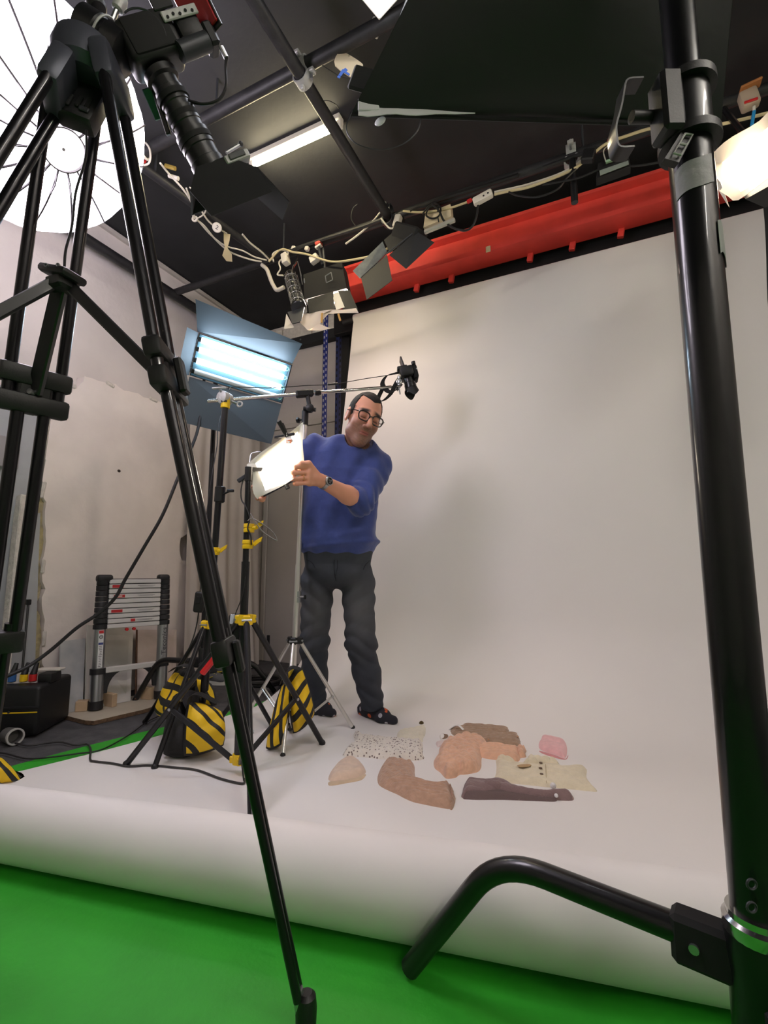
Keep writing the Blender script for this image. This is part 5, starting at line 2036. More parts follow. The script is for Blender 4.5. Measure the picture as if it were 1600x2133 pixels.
# brown ribbed cardigan with its shop tag
m_tan = knit('tan_muslin', (158, 132, 110), .1, .6, 80)
t = thing('baby_cardigan', 'taupe ribbed baby cardigan lying farthest back with small buttons', 'cardigan', fl(1010, 1535, ZP), 'baby clothes on the paper')
cloth(crop_px([(742, 104), (790, 92), (870, 88), (950, 92), (1035, 110), (1062, 125), (1105, 122), (1113, 150), (1112, 186), (1060, 186), (940, 176), (880, 152), (800, 142), (755, 132)]), .026, .012, [(78, .024, .007, 1.2)], 'body', m_tan, t, .004, seed=12, lump=.003)
cloth(crop_px([(800, 98), (880, 95), (980, 105), (1040, 112), (1064, 124), (1050, 150), (980, 140), (880, 126), (820, 116)]), .042, .012, [(75, .02, .006, 1)], 'folded_sleeve', m_tan, t, .004, seed=13, lump=.003)
for x, y in ((945, 176), (1015, 170), (1098, 162)):
    p = fl(640 + x * .4, 1480 + y * .4, ZP) + UP * .020
    MB().lathe([(.004, 0), (.005, .001), (.005, .003), (.003, .004)], p, UP, 12).build('button', mat('horn_button', (176, 130, 92), .4), t)
t = thing('price_tag', 'white card tag on a clear hanger beside the taupe ribbed cardigan', 'tag', fl(925, 1532, ZP))
cloth(crop_px([(688, 102), (738, 104), (742, 150), (694, 156)]), .003, .002, [], 'card', mat('tag_card', (216, 210, 202), .6), t, .004)
cloth(crop_px([(696, 112), (732, 114), (735, 144), (700, 150)]), .0045, .002, [], 'brown_print', mat('tag_print', (120, 92, 72), .6), t, .004)
cloth(crop_px([(694, 126), (714, 127), (714, 144), (696, 148)]), .0055, .001, [], 'white_panel', mat('tag_white', (232, 228, 222), .6), t, .003)
pp = [fl(640 + x * .4, 1480 + y * .4, ZP) + UP * z for x, y, z in ((738, 108, .006), (765, 116, .03), (790, 128, .045), (815, 140, .035))]
MB().tube(catmull(pp, 4), .006, 8, flat=.4).build('clear_hanger', mat('clear_hanger', (222, 220, 218), .25), t)

# peach blouse
m_peach = knit('peach_muslin', (222, 176, 146), .08, .6, 75)
t = thing('baby_blouse', 'peach gathered baby blouse in the middle of the laid out clothes', 'blouse', fl(1000, 1580, ZP), 'baby clothes on the paper')
cloth(crop_px([(690, 195), (720, 172), (780, 152), (850, 148), (915, 158), (945, 185), (935, 215), (910, 250), (907, 300), (880, 326), (800, 336), (775, 350), (725, 357), (692, 325), (662, 300), (660, 262), (682, 232)]), .046, .018, [(10, .040, .008, 1.6), (60, .028, .004, 1.2)], 'body', m_peach, t, .004, seed=15, lump=.006)
cloth(crop_px([(860, 205), (940, 188), (1010, 196), (1070, 206), (1100, 200), (1110, 240), (1095, 270), (1000, 262), (920, 250), (880, 232)]), .034, .012, [(80, .020, .007, 1)], 'sleeve', m_peach, t, .004, seed=16, lump=.003)
cloth(crop_px([(1088, 205), (1108, 193), (1122, 205), (1144, 212), (1134, 228), (1142, 244), (1112, 250), (1100, 262), (1092, 240)]), .032, .008, [(0, .014, .008, 1)], 'sleeve_frill', m_peach, t, .003, seed=17, lump=.004, jag=.001)
cloth(crop_px([(704, 330), (722, 318), (752, 322), (778, 340), (775, 351), (725, 357)]), .050, .008, [(30, .014, .006, 1)], 'cuff_frill', m_peach, t, .003, seed=18, lump=.004)
cloth(crop_px([(784, 312), (830, 304), (878, 312), (870, 327), (800, 336)]), .052, .008, [(0, .016, .008, 1)], 'hem_frill', m_peach, t, .003, seed=19, lump=.004)
cloth(crop_px([(672, 166), (720, 160), (726, 180), (690, 192), (676, 190)]), .010, .004, [], 'collar_label', mat('pale_label', (224, 206, 200), .6), t, .004)

# cream cardigan
m_ecru = knit('ecru_knit', (220, 208, 180), .05, .4, 120)
t = thing('baby_jacket', 'cream knitted baby jacket with three dark buttons and a frilled collar', 'jacket', fl(1135, 1620, ZP), 'baby clothes on the paper')
cloth(crop_px([(970, 368), (982, 330), (985, 290), (986, 256), (1050, 266), (1110, 282), (1200, 286), (1310, 290), (1330, 296), (1448, 300), (1456, 350), (1480, 385), (1512, 424), (1460, 422), (1380, 414), (1250, 402), (1100, 386), (1000, 376)]), .020, .010, [(5, .10, .004, .8)], 'body', m_ecru, t, .004, seed=22, lump=.003)
cloth(crop_px([(984, 254), (1060, 264), (1110, 292), (1150, 252), (1200, 258), (1290, 272), (1318, 288), (1310, 300), (1240, 292), (1180, 296), (1140, 302), (1090, 296), (1020, 278)]), .034, .010, [(0, .03, .006, 1)], 'collar', m_ecru, t, .003, seed=23, lump=.003)
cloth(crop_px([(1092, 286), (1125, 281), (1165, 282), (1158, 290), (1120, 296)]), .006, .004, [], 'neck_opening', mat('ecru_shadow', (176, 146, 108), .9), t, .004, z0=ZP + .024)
for x, y in ((1218, 300), (1216, 328), (1222, 360)):
    p = fl(640 + x * .4, 1480 + y * .4, ZP) + UP * .018
    MB().lathe([(.005, 0), (.0068, .001), (.0068, .004), (.004, .005)], p, UP, 14).build('button', mat('brown_button', (92, 70, 52), .4), t)
MB().tube(catmull([fl(1137, 1603, ZP) + UP * .0195, fl(1138, 1622, ZP) + UP * .0195, fl(1139, 1640, ZP) + UP * .015], 4), .0012, 6).build('placket_seam', mat('seam_thread', (180, 164, 126), .8), t)

# mauve leggings
m_mauve = knit('mauve_knit', (128, 104, 102), .06, .4, 150)
t = thing('baby_leggings', 'mauve brown knitted leggings folded in a long strip in front', 'leggings', fl(1080, 1660, ZP), 'baby clothes on the paper')
cloth(crop_px([(808, 458), (808, 425), (815, 396), (830, 373), (870, 376), (920, 382), (980, 376), (1020, 380), (1060, 398), (1100, 418), (1160, 432), (1250, 440), (1340, 432), (1372, 440), (1390, 458), (1378, 472), (1300, 470), (1150, 462), (1060, 452), (1010, 440), (960, 448), (900, 452)]), .034, .012, [(78, .05, .006, .8)], 'upper_leg', m_mauve, t, .004, seed=25, lump=.002)
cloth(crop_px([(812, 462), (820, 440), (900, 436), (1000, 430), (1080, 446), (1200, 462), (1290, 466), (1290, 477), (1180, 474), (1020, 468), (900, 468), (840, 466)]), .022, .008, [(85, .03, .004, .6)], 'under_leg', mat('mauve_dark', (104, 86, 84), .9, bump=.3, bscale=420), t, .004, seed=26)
cloth(crop_px([(900, 405), (960, 402), (1020, 410), (1030, 432), (980, 440), (915, 436), (902, 425)]), .046, .010, [(80, .03, .003, 1)], 'folded_foot', m_mauve, t, .004, seed=27)
m_snow = mat('white_bobble', (232, 228, 226), .95, bump=.6, bscale=250)
for x, y, r in ((1282, 424, .011), (1298, 470, .007)):
    MB().sphere(fl(640 + x * .4, 1480 + y * .4, ZP) + UP * (r + .010), r, 12).build('white_bobble', m_snow, t)

# pink cap
t = thing('baby_hat', 'small pink baby cap at the far end of the clothes', 'cap', fl(1152, 1560, ZP), 'baby clothes on the paper')
cloth(crop_px([(1204, 200), (1202, 165), (1212, 145), (1245, 134), (1318, 131), (1338, 142), (1352, 165), (1362, 190), (1357, 225), (1342, 250), (1300, 236), (1240, 218)]), .030, .014, [(45, .07, .003, .8)], 'crown', knit('pink_knit', (232, 180, 180)), t, .004, seed=30, lump=.002)
cloth(crop_px([(1206, 212), (1240, 222), (1300, 240), (1342, 254), (1358, 230), (1362, 236), (1346, 258), (1290, 248), (1225, 226)]), .010, .004, [], 'brim', knit('pink_lining', (206, 140, 140)), t, .003)

# ================================================================== things along the plaster wall
rgn = np.random.RandomState(3)
m_plaster = mat('rough_plaster', (238, 229, 221), .9, var=.05, scale=4, bump=.5, bscale=14)
m_foam = mat('pale_foam', (214, 208, 198), .95, var=.1, scale=30, bump=.8, bscale=60)
m_yfoam = mat('yellowed_foam', (190, 176, 128), .95, rgb2=(150, 142, 120), scale=18, bump=.9, bscale=40)


def ragged(px, X, jit=.006, sub=6):
    P = [onX(x, y, X) for x, y in px]
    out = []
    for i in range(len(P)):
        a, c = P[i], P[(i + 1) % len(P)]
        n = max(1, int((c - a).length / .035))
        for k in range(n):
            p = a.lerp(c, k / n)
            out.append(p + V(0, rgn.normal() * jit, rgn.normal() * jit))
    return out


XS = XL + .075
o = ragged([(94, 862), (106, 842), (138, 800), (160, 808), (178, 784), (205, 792), (250, 806), (300, 825), (345, 842), (372, 870), (385, 940), (392, 1010), (397, 1090), (392, 1110), (377, 1122), (373, 1150), (380, 1168), (392, 1166), (398, 1180), (402, 1250), (404, 1330), (404, 1400), (380, 1428), (330, 1437), (118, 1437), (98, 1428), (86, 1408), (90, 1300), (88, 1200), (94, 1100), (90, 1000), (95, 920)], XS)
t = thing('plaster_slab', 'big ragged cream plaster slab fixed to the wall behind the ladder', 'slab', V(XL, 2.0, .2))
MB().prism(o, (-(XS - XL - .002), 0, 0)).build('slab_body', m_plaster, t, smooth=40)
# crumbling rim pieces proud of the slab edge
for (x, y, w, h_) in ((150, 803, .05, .03), (230, 801, .06, .025), (320, 832, .07, .025), (90, 1180, .02, .08), (90, 1020, .02, .10), (92, 1330, .02, .09)):
    p = onX(x, y, XS + .004)
    MB().box(p, (.014, w, h_), Matrix.Rotation(rgn.uniform(-.3, .3), 3, 'X'), .006, 1).build('crumbled_edge', m_foam, t)
p = onX(248, 981, XS + .001)
MB().sphere(p, (.004, .012, .010), 10).build('chipped_hole', mat('hole_dark', (62, 54, 48), .95), t)
p = onX(425, 928, XL + .004)
for a in (.6, -.6):
    MB().box(onX(425, 928, XL + .004), (.003, .040, .010), Matrix.Rotation(a, 3, 'X'), .001).build('black_cross_mark', m_matte_black, t)
# yellow foam showing in the gap, broken strips
o = ragged([(73, 1030), (90, 1012), (96, 1100), (90, 1205), (84, 1230), (78, 1262), (86, 1300), (80, 1430), (62, 1435), (66, 1300), (70, 1180)], XL + .05, .008)
tag(MB().prism(o, (-.046, 0, 0)).build('insulation_strip', m_yfoam, smooth=40), 'crumbling yellowed foam strip beside the plaster slab', 'insulation')
a, c = onX(45, 1032, XL + .06), onX(4, 1440, XL + .22)
tag(MB().bar(a, V(c.x, c.y, .02), .035, .06, V(1, 0, 0), .006).build('foam_strip', m_foam), 'narrow white foam strip leaning near the black power case', 'foam strip')
# grey board leaning at the picture edge
q = [onX(-160, 760, XL + .03), onX(86, 850, XL + .03)]
P4 = [onX(-160, 745, XL + .02), onX(92, 835, XL + .02), V(XL + .10, onX(74, 1440, XL + .10).y, .004), V(XL + .10, onX(-140, 1490, XL + .10).y, .004)]
tag(MB().prism(P4, (-.015, 0, 0)).build('grey_board', mat('grey_board', (168, 172, 174), .7, var=.04, scale=4), smooth=0), 'tall pale grey board leaning on the wall beside the foam strip', 'board')
p = onX(6, 940, XL + .075)
tag(MB().box(p, (.012, .16, .17), None, .004).build('wall_plate', mat('plate_grey', (150, 148, 148), .6)), 'flat grey plate high on the pale grey board', 'plate')
# thin black pole leaning
a, c = onX(59, 1258, XL + .10), fl(36, 1512, .003)
t = thing('leaning_pole', 'thin black pole leaning behind the black power case', 'pole', c)
MB().tube([c + UP * .006, a], .006, 10).build('pole', m_black_metal, t)
MB().box(a + UP * .01, (.022, .022, .03), None, .003).build('pole_clip', m_black_plastic, t)

# boards propped behind the ladder


def leaning_board(top2, bot2, X, label, m, th=.010):
    """panel standing on its lower edge, its top resting towards the wall."""
    P = [onX(*top2[0], X), onX(*top2[1], X), fl(*bot2[1], .0245), fl(*bot2[0], .0245)]
    n = V(-1, 0, 0)
    return tag(MB().prism(P, n * th).build('leaning_board', m, smooth=0), label, 'board', 'boards propped by the ladder')


m_gb = mat('scuffed_board', (168, 170, 170), .7, rgb2=(190, 190, 186), scale=9, detail=6)
m_wb = mat('scuffed_white_board', (186, 184, 176), .7, rgb2=(206, 202, 192), scale=7, detail=6)
m_pb = mat('scuffed_pink_board', (190, 178, 168), .7, rgb2=(204, 190, 182), scale=8, detail=6)
leaning_board([(126, 1336), (178, 1330)], [(123, 1489), (172, 1478)], XL + .105, 'narrow blue-grey scuffed board propped beside the ladder foot', m_gb)
leaning_board([(182, 1302), (278, 1308)], [(178, 1478), (272, 1460)], XL + .115, 'scuffed off-white board propped directly behind the ladder', m_wb)
leaning_board([(286, 1312), (368, 1312)], [(284, 1458), (366, 1444)], XL + .125, 'brown edged pinkish board propped behind the ladder\'s far leg', m_pb)
p0, p1 = onX(285, 1312, XL + .132), fl(283, 1457, .03)
tag(MB().bar(p0, p1, .008, .012, _F, .001).build('edge_strip', mat('brown_edge', (92, 62, 44), .7)), 'thin brown wooden strip along the pinkish board edge', 'strip')
# chipboard on the floor
top = [fl(x, y, .022) for x, y in ((118, 1486), (178, 1501), (196, 1502), (300, 1478), (352, 1462), (340, 1440), (200, 1462))]
t = thing('chipboard_sheet', 'chipboard sheet on the dark floor under the ladder', 'board', fl(220, 1485, .002))
MB().prism(top, (0, 0, -.020)).build('core', mat('chipboard_edge', (112, 88, 66), .9, var=.3, scale=60, bump=.4, bscale=120), t, smooth=0)
MB().prism([p + UP * .0012 for p in top], (0, 0, -.001)).build('laminate_face', mat('laminate', (196, 186, 166), .55, var=.05, scale=10), t, smooth=0)
# wooden blocks
ZB = .0235
for (x, y, w, d_, h_, rot, lbl) in ((171, 1480, .06, .05, .055, .3, 'small square wooden block beside the ladder foot'), (226, 1470, .105, .03, .072, -.45, 'flat pale wooden block leaning behind the ladder foot'), (306, 1456, .07, .03, .07, -.3, 'dark little wooden block under the far ladder leg')):
    p = fl(x, y, ZB)
    tag(MB().box(p + UP * h_ / 2, (w, d_, h_), Matrix.Rotation(YAW + rot, 3, 'Z'), .002).build('wood_block', m_wood), lbl, 'block', 'wooden offcuts by the ladder')

# ---------------------------------------------------------------- telescopic ladder
LB, RBt = fl(199, 1479, ZB), fl(334, 1455, ZB)
lx = (RBt - LB); lx.z = 0
LWD = lx.length
lx.normalize()
ln = V(lx.y, -lx.x, 0)
if ln.dot(_F) > 0:
    ln = -ln                                     # towards the viewer
lean = (UP + ln * -.06).normalized()
topz = at(192, 1203, 2.86).z - ZB
t = thing('telescopic_ladder', 'closed silver telescopic ladder with black collars leaning on the slab', 'ladder', (LB + RBt) / 2)
m_blackc = mat('ladder_collar', (30, 30, 32), .55)
m_rung = mat('ladder_rung', (214, 212, 208), .45, metal=.15)
m_back = mat('ladder_gap', (30, 30, 31), .7)
for k, base in enumerate((LB, RBt)):
    H1 = topz * .60
    MB().tube([base + lean * .005, base + lean * .05], .037, 20).build('foot_cap', m_blackc, t)
    MB().tube([base + lean * .045, base + lean * (topz * .27)], .035, 22).build('lower_stile', m_alu, t)
    MB().tube([base + lean * (topz * .262), base + lean * (topz * .305)], .041, 22).build('stile_ring', m_blackc, t)
    MB().tube([base + lean * (topz * .30), base + lean * (H1 + .01)], .031, 22).build('stile', m_alu, t)
    for i in range(9):
        z0 = topz * .60 + i * topz * .0425
        MB().lathe([(.030, 0), (.038 - .0008 * i, .003), (.038 - .0008 * i, .026), (.033, .030)], base + lean * z0, lean, 22).build('stile_collar', m_blackc, t)
    MB().box(base + lean * (topz * .995) + lx * (.008 if k == 0 else -.008), (.085 if k == 0 else .07, .06, .045), Matrix((lx, -ln, UP)).transposed(), .016, 3).build('top_cap', m_blackc, t)
ins0, ins1 = LB + lx * .03, RBt - lx * .03
m_sticker = mat('sticker_red', (190, 40, 44), .5)
m_ink = mat('sticker_ink', (120, 118, 116), .6)
LR = Matrix((lx, lean, ln)).transposed()
for i in range(10):
    z = topz * .600 + (i + .5) * topz * .0390
    a, c = ins0 + lean * z, ins1 + lean * z
    r_ = MB().box((a + c) / 2 + ln * .006, ((c - a).length, topz * .0335, .045), LR, .003).build('rung', m_rung, t)
    fc = (a + c) / 2 + ln * .029
    for s in (-.43, .43):
        MB().tube([fc + lx * LWD * s, fc + lx * LWD * s + ln * .001], .0025, 8).build('rivet', m_dark_grey, r_)
    if i in (8, 6, 3, 1):
        off = {8: -.10, 6: -.09, 3: -.10, 1: -.01}[i]
        MB().box(fc + lx * off, (.06 if i != 1 else .025, topz * .022, .001), LR, .0003).build('red_sticker', m_sticker, r_)
        if i == 6:
            MB().box(fc + lx * off + ln * .0006, (.03, topz * .010, .001), LR, .0003).build('sticker_panel', m_white_pl, r_)
        for k in range(2):
            MB().box(fc + lx * (.06) + lean * (.003 - .005 * k), (.10 - .02 * k, .0018, .0008), LR).build('print_line', m_ink, r_)
MB().box((ins0 + ins1) / 2 + lean * (topz * .797), ((ins1 - ins0).length, topz * .39, .036), Matrix((lx, lean, ln)).transposed(), .002).build('rung_spacer', m_back, t)
MB().bar(LB + lean * topz * .285 + lx * .03, RBt + lean * topz * .285 - lx * .03, .032, .030, UP, .003).build('bottom_rung', m_rung, t)
for k, (base, s) in enumerate(((LB, 1), (RBt, -1))):
    g = []
    c0 = base + lean * topz * .27 + lx * s * .03
    pts = [c0, c0 + lx * s * .105]
    for q in range(7):
        a = PI / 2 * q / 6
        pts.append(c0 + lx * s * (.105 - .085 * math.sin(a)) - lean * (.115 - .115 * math.cos(a)))
    pts.append(c0 - lean * .115)
    MB().prism([p - ln * .012 for p in pts], ln * .024).build('gusset', m_blackc, t, smooth=0)
for s in (-.02, .02):
    MB().tube([(ins0 + ins1) / 2 + lean * (topz * .588) + lx * (s - .02) + ln * .015, (ins0 + ins1) / 2 + lean * (topz * .588) + lx * (s - .02) + ln * .032], .009, 12).build('red_button', m_red_pl, t)
# safety sticker down the near stile
stc = LB + ln * .0315
st_ = MB().box(stc + lean * topz * .455, (.026, topz * .28, .0012), LR, .0003).build('safety_sticker', mat('sticker_white', (226, 226, 224), .5), t)
MB().box(stc + lean * topz * .583 + ln * .001, (.024, topz * .022, .001), LR).build('sticker_header', m_sticker, st_)
MB().torus(stc + lean * topz * .545 + ln * .0012, ln, .0085, .0016, 18, 5).build('warning_symbol', m_matte_black, st_)
MB().torus(stc + lean * topz * .545 + ln * .0012, ln, .004, .0010, 4, 5).build('warning_symbol', m_matte_black, st_)
MB().box(stc + lean * topz * .495 + ln * .001, (.024, topz * .016, .001), LR).build('blue_band', mat('sticker_blue', (52, 66, 130), .5), st_)
for k in range(13):
    w = .008 + .010 * rgn.rand()
    MB().box(stc + lean * topz * (.475 - k * .0125) + lx * rgn.uniform(-.003, .003) + ln * .001, (w, .0022, .0008), LR).build('print_line', m_matte_black, st_)
text_mesh('Teconics', .040, 'stile_lettering', mat('stile_ink', (66, 68, 70), .6), t, RBt + ln * .0322 + lean * topz * .47, Matrix((lean, -lx, ln)).transposed(), .0004, sx=1.15)

# ---------------------------------------------------------------- black power case
pc = fl(66, 1538, .003)
cr_ = Matrix.Rotation(YAW + .12, 3, 'Z')
t = thing('power_case', 'black power distribution case with coloured plugs on the dark floor', 'power case', pc)
cc = pc + cr_ @ V(-.13, .15, .125)
MB().box(cc, (.30, .30, .235), cr_, .02, 3).build('shell', m_black_plastic, t)
MB().box(cc + cr_ @ V(0, -.151, -.005), (.29, .003, .006), cr_, .001).build('yellow_line', m_yellow_pl, t)
MB().box(cc + cr_ @ V(0, -.152, .018), (.30, .008, .012), cr_, .002).build('seam_rib', m_matte_black, t)
for x in (-.05, .02):
    MB().tube([cc + cr_ @ V(x, -.153, .0), cc + cr_ @ V(x, -.158, .0)], .005, 10).build('screw', m_dark_grey, t)
MB().box(cc + cr_ @ V(-.02, -.03, .122), (.22, .16, .014), cr_ @ Matrix.Rotation(.25, 3, 'X'), .004).build('socket_panel', mat('socket_plate', (188, 184, 176), .6), t)
for i, (x, mm) in enumerate(((-.035, mat('blue_plug', (40, 90, 150), .5)), (.02, m_yellow_pl), (.062, m_red_pl))):
    b0 = cc + cr_ @ V(x, -.06, .125)
    MB().tube([b0, b0 + UP * .032], .018, 14).build('plug_base', mm, t)
    MB().tube([b0 + UP * .03, b0 + UP * .085 + cr_ @ V(.004, .02, 0)], [.016, .009], 12).build('plug_cap', m_black_plastic, t)
MB().box(cc + cr_ @ V(.12, -.02, .135), (.07, .10, .05), cr_, .012, 2).build('handle_bump', m_black_plastic, t)
MB().box(cc + cr_ @ V(.10, .02, .165), (.12, .06, .010), cr_, .003).build('paper_scrap', m_white_pl, t)
MB().tube([cc + cr_ @ V(.138, -.14, .10), cc + cr_ @ V(.138, -.146, .10)], .004, 8).build('screw', m_alu, t)

# round connector lying on the floor with its cord
cp_ = fl(30, 1552, .004)
t = thing('cable_connector', 'grey round cable connector lying on the floor beside the power case', 'connector', cp_)
ca_ = (_R * .75 - _F * .45 + UP * .05).normalized()
MB().lathe([(.020, -.10), (.033, -.08), (.036, -.02), (.036, 0), (.029, .0), (.029, -.04), (.010, -.04)], cp_ + UP * .037, ca_, 24).build('shell', mat('connector_grey', (92, 90, 88), .6), t)
MB().lathe([(.037, -.006), (.037, .006), (.030, .006), (.030, -.006), (.037, -.006)], cp_ + UP * .037, ca_, 24).build('white_rim', mat('connector_rim', (186, 184, 180), .5), t)


def floor_cable(px, r, label, m=None, z=.0):
    P = [fl(x, y, .0085 + r) if not isinstance(zz, float) else fl(x, y, zz) for x, y, zz in [(p + (None,))[:3] if len(p) == 2 else p for p in px]]
    return tag(MB().tube(catmull(P, 8), r, 8).build('floor_cable', m or m_black_cable), label, 'cable', 'cables on the floor')


floor_cable([(32, 1548), (60, 1553), (95, 1548), (128, 1546), (155, 1552), (180, 1550), (189, 1560), (188, 1582), (200, 1586), (235, 1590), (268, 1596), (310, 1594), (360, 1598), (410, 1604), (460, 1622), (505, 1632), (509, 1622)], .0042, 'black cable snaking from the round connector over the paper to the stand', mat('grey_black_cable', (48, 46, 46), .5))
floor_cable([(-60, 1570), (0, 1568), (55, 1580), (100, 1578), (160, 1570), (210, 1562), (262, 1535), (300, 1508), (330, 1492), (370, 1480)], .0034, 'thin black cable crossing the green strip towards the sandbags')

# ================================================================== sandbags
m_bag_y = mat('bag_yellow', (232, 190, 24), .6, var=.06, scale=20, bump=.15, bscale=80)
m_bag_k = mat('bag_black', (26, 25, 25), .75, bump=.2, bscale=120)


def stripe_mat(name, ca, cb, freq, duty, seam=False, phase=0.0):
    m = mat(name, (232, 190, 24), .62, bump=.15, bscale=90)
    nt = m.node_tree
    at_ = add_node(m, 'ShaderNodeAttribute'); at_.attribute_name = 'pc'
    sep = add_node(m, 'ShaderNodeSeparateXYZ'); nt.links.new(at_.outputs['Vector'], sep.inputs[0])

    def mth(op, a, b_=None):
        n = add_node(m, 'ShaderNodeMath'); n.operation = op
        for i, x in enumerate((a, b_)):
            if x is None:
                continue
            if isinstance(x, (int, float)):
                n.inputs[i].default_value = x
            else:
                nt.links.new(x, n.inputs[i])
        return n.outputs[0]
    X, Y = sep.outputs[0], sep.outputs[1]
    s = mth('ADD', mth('ADD', mth('MULTIPLY', X, ca), mth('MULTIPLY', Y, cb)), phase)
    y_ = mth('LESS_THAN', mth('FRACT', mth('MULTIPLY', s, freq)), duty)
    y_ = mth('MULTIPLY', y_, mth('LESS_THAN', mth('ABSOLUTE', X), .90))
    y_ = mth('MULTIPLY', y_, mth('LESS_THAN', mth('ABSOLUTE', Y), .93))
    if seam:
        y_ = mth('MULTIPLY', y_, mth('GREATER_THAN', mth('ABSOLUTE', mth('SUBTRACT', X, .12)), .05))
    mx = add_node(m, 'ShaderNodeMix'); mx.data_type = 'RGBA'
    nt.links.new(y_, mx.inputs['Factor'])
    mx.inputs[6].default_value = (*lin((30, 29, 29)), 1)
    mx.inputs[7].default_value = (*lin((234, 192, 24)), 1)
    nt.links.new(mx.outputs[2], nt.nodes['Principled BSDF'].inputs['Base Color'])
    return m


def pouch(c4, thick, name, m, parent, seed=0, bulge_low=.25):
    """filled bag: c4 = its four front corners (top-left, top-right, bottom-right, bottom-left)."""
    n = 22
    tl, tr, br_, bl = [Vector(p) for p in c4]
    nrm = (tr - tl).cross(bl - tl).normalized()
    if nrm.dot(_F) > 0:
        nrm = -nrm
    vs, pcs, fs = [], [], []
    rg = np.random.RandomState(seed)
    ph = rg.rand(4) * 6
    for side in (1, -1):
        for i in range(n + 1):
            y = -1 + 2 * i / n
            for j in range(n + 1):
                x = -1 + 2 * j / n
                X, Y = (x + 1) / 2, (1 - y) / 2
                kx_ = x * math.sqrt(1 - .24 * y * y); ky_ = y * math.sqrt(1 - .24 * x * x)
                X, Y = (kx_ * 1.05 + 1) / 2, (1 - ky_ * 1.05) / 2
                p = tl.lerp(tr, X).lerp(bl.lerp(br_, X), Y)
                e = max(0, 1 - abs(x) ** 2.6) ** .6 * max(0, 1 - abs(y) ** 2.8) ** .6
                hgt = thick * .62 * e * (1 + bulge_low * (-y) * .9)
                wr = .007 * e * (math.sin(5 * x + 3 * y + ph[0]) + .7 * math.sin(7 * y - 4 * x + ph[1]))
                vs.append(p + nrm * (hgt + wr) * side - nrm * thick * .35)
                pcs.append((x, y, side))
    m1 = (n + 1) ** 2
    for s in range(2):
        for i in range(n):
            for j in range(n):
                a = s * m1 + i * (n + 1) + j
                q = [a, a + 1, a + n + 2, a + n + 1]
                fs.append(q if s == 0 else q[::-1])
    bd = [j for j in range(n + 1)] + [i * (n + 1) + n for i in range(1, n + 1)] + [n * (n + 1) + j for j in range(n - 1, -1, -1)] + [i * (n + 1) for i in range(n - 1, 0, -1)]
    for k in range(len(bd)):
        a, c = bd[k], bd[(k + 1) % len(bd)]
        fs.append([a, c, m1 + c, m1 + a])
    mb_ = MB().add(vs, fs)
    base = wloc(parent)
    me = bpy.data.meshes.new(name)
    zmin = .0075
    me.from_pydata([tuple(Vector((p.x, p.y, max(p.z, zmin))) - base) for p in mb_.v], [], mb_.f)
    me.materials.append(m)
    a_ = me.attributes.new('pc', 'FLOAT_VECTOR', 'POINT')
    a_.data.foreach_set('vector', np.array(pcs, np.float32).ravel())
    me.update()
    fix_normals(me)
    me.shade_smooth()
    o = bpy.data.objects.new(name, me)
    COL.objects.link(o)
    o.parent = parent
    return o


sA = stripe_mat('stripes_seamed', .15, 1.0, 1.75, .58, True, .1)
sB = stripe_mat('stripes_slanted', .75, .95, 1.35, .66, False, .35)
sC = stripe_mat('stripes_level', -.22, 1.0, 1.75, .62, False, .2)
sD = stripe_mat('stripes_edge', .9, .35, 1.3, .6, False, .3)

t = thing('sandbag', 'yellow and black striped sandbag with a seamed pouch hung on the boom stand legs', 'sandbag', fl(350, 1540, .008), 'striped sandbags')
pouch([at(352, 1398, 2.36), at(392, 1392, 2.30), at(385, 1512, 2.24), at(308, 1490, 2.40)], .11, 'seamed_pouch', sA, t, 1)
pouch([at(352, 1440, 2.26), at(408, 1430, 2.26), at(412, 1568, 2.12), at(328, 1572, 2.10)], .10, 'black_pouch', m_bag_k, t, 2)
band([at(356, 1398, 2.34), at(372, 1388, 2.30), at(396, 1390, 2.27), at(404, 1430, 2.25)], .06, 'handle_strap', m_bag_k, t, _F)
t = thing('sandbag', 'yellow sandbag with slanting black stripes lying by the folded stand legs', 'sandbag', fl(432, 1560, .008), 'striped sandbags')
pouch([at(392, 1452, 2.16), at(470, 1476, 2.22), at(474, 1552, 2.15), at(382, 1578, 2.06)], .10, 'striped_pouch', sB, t, 3)
pouch([at(402, 1410, 2.34), at(440, 1422, 2.34), at(452, 1470, 2.30), at(400, 1468, 2.30)], .06, 'rear_pouch', sD, t, 4)
band([at(394, 1466, 2.14), at(398, 1450, 2.16), at(416, 1446, 2.2), at(452, 1464, 2.24)], .05, 'handle_strap', m_bag_k, t, _F)
t = thing('sandbag', 'yellow and black striped sandbag straddling the panel stand\'s far leg', 'sandbag', fl(600, 1545, .008), 'striped sandbags')
pouch([at(598, 1394, 2.30), at(632, 1390, 2.32), at(662, 1492, 2.32), at(610, 1540, 2.28)], .12, 'level_striped_pouch', sC, t, 5)
pouch([at(582, 1424, 2.28), at(606, 1420, 2.28), at(592, 1548, 2.20), at(546, 1566, 2.20)], .09, 'edge_striped_pouch', sD, t, 6)
band([at(586, 1424, 2.27), at(594, 1400, 2.28), at(606, 1390, 2.29), at(624, 1394, 2.30)], .06, 'handle_strap', m_bag_k, t, _F)
t = thing('sandbag', 'black sandbag with yellow edging resting on the paper corner at the picture edge', 'sandbag', fl(20, 1622, .008), 'striped sandbags')
pouch([at(-40, 1560, 1.92), at(10, 1575, 1.94), at(54, 1632, 1.93), at(-50, 1640, 1.86)], .14, 'edged_pouch', sD, t, 7)

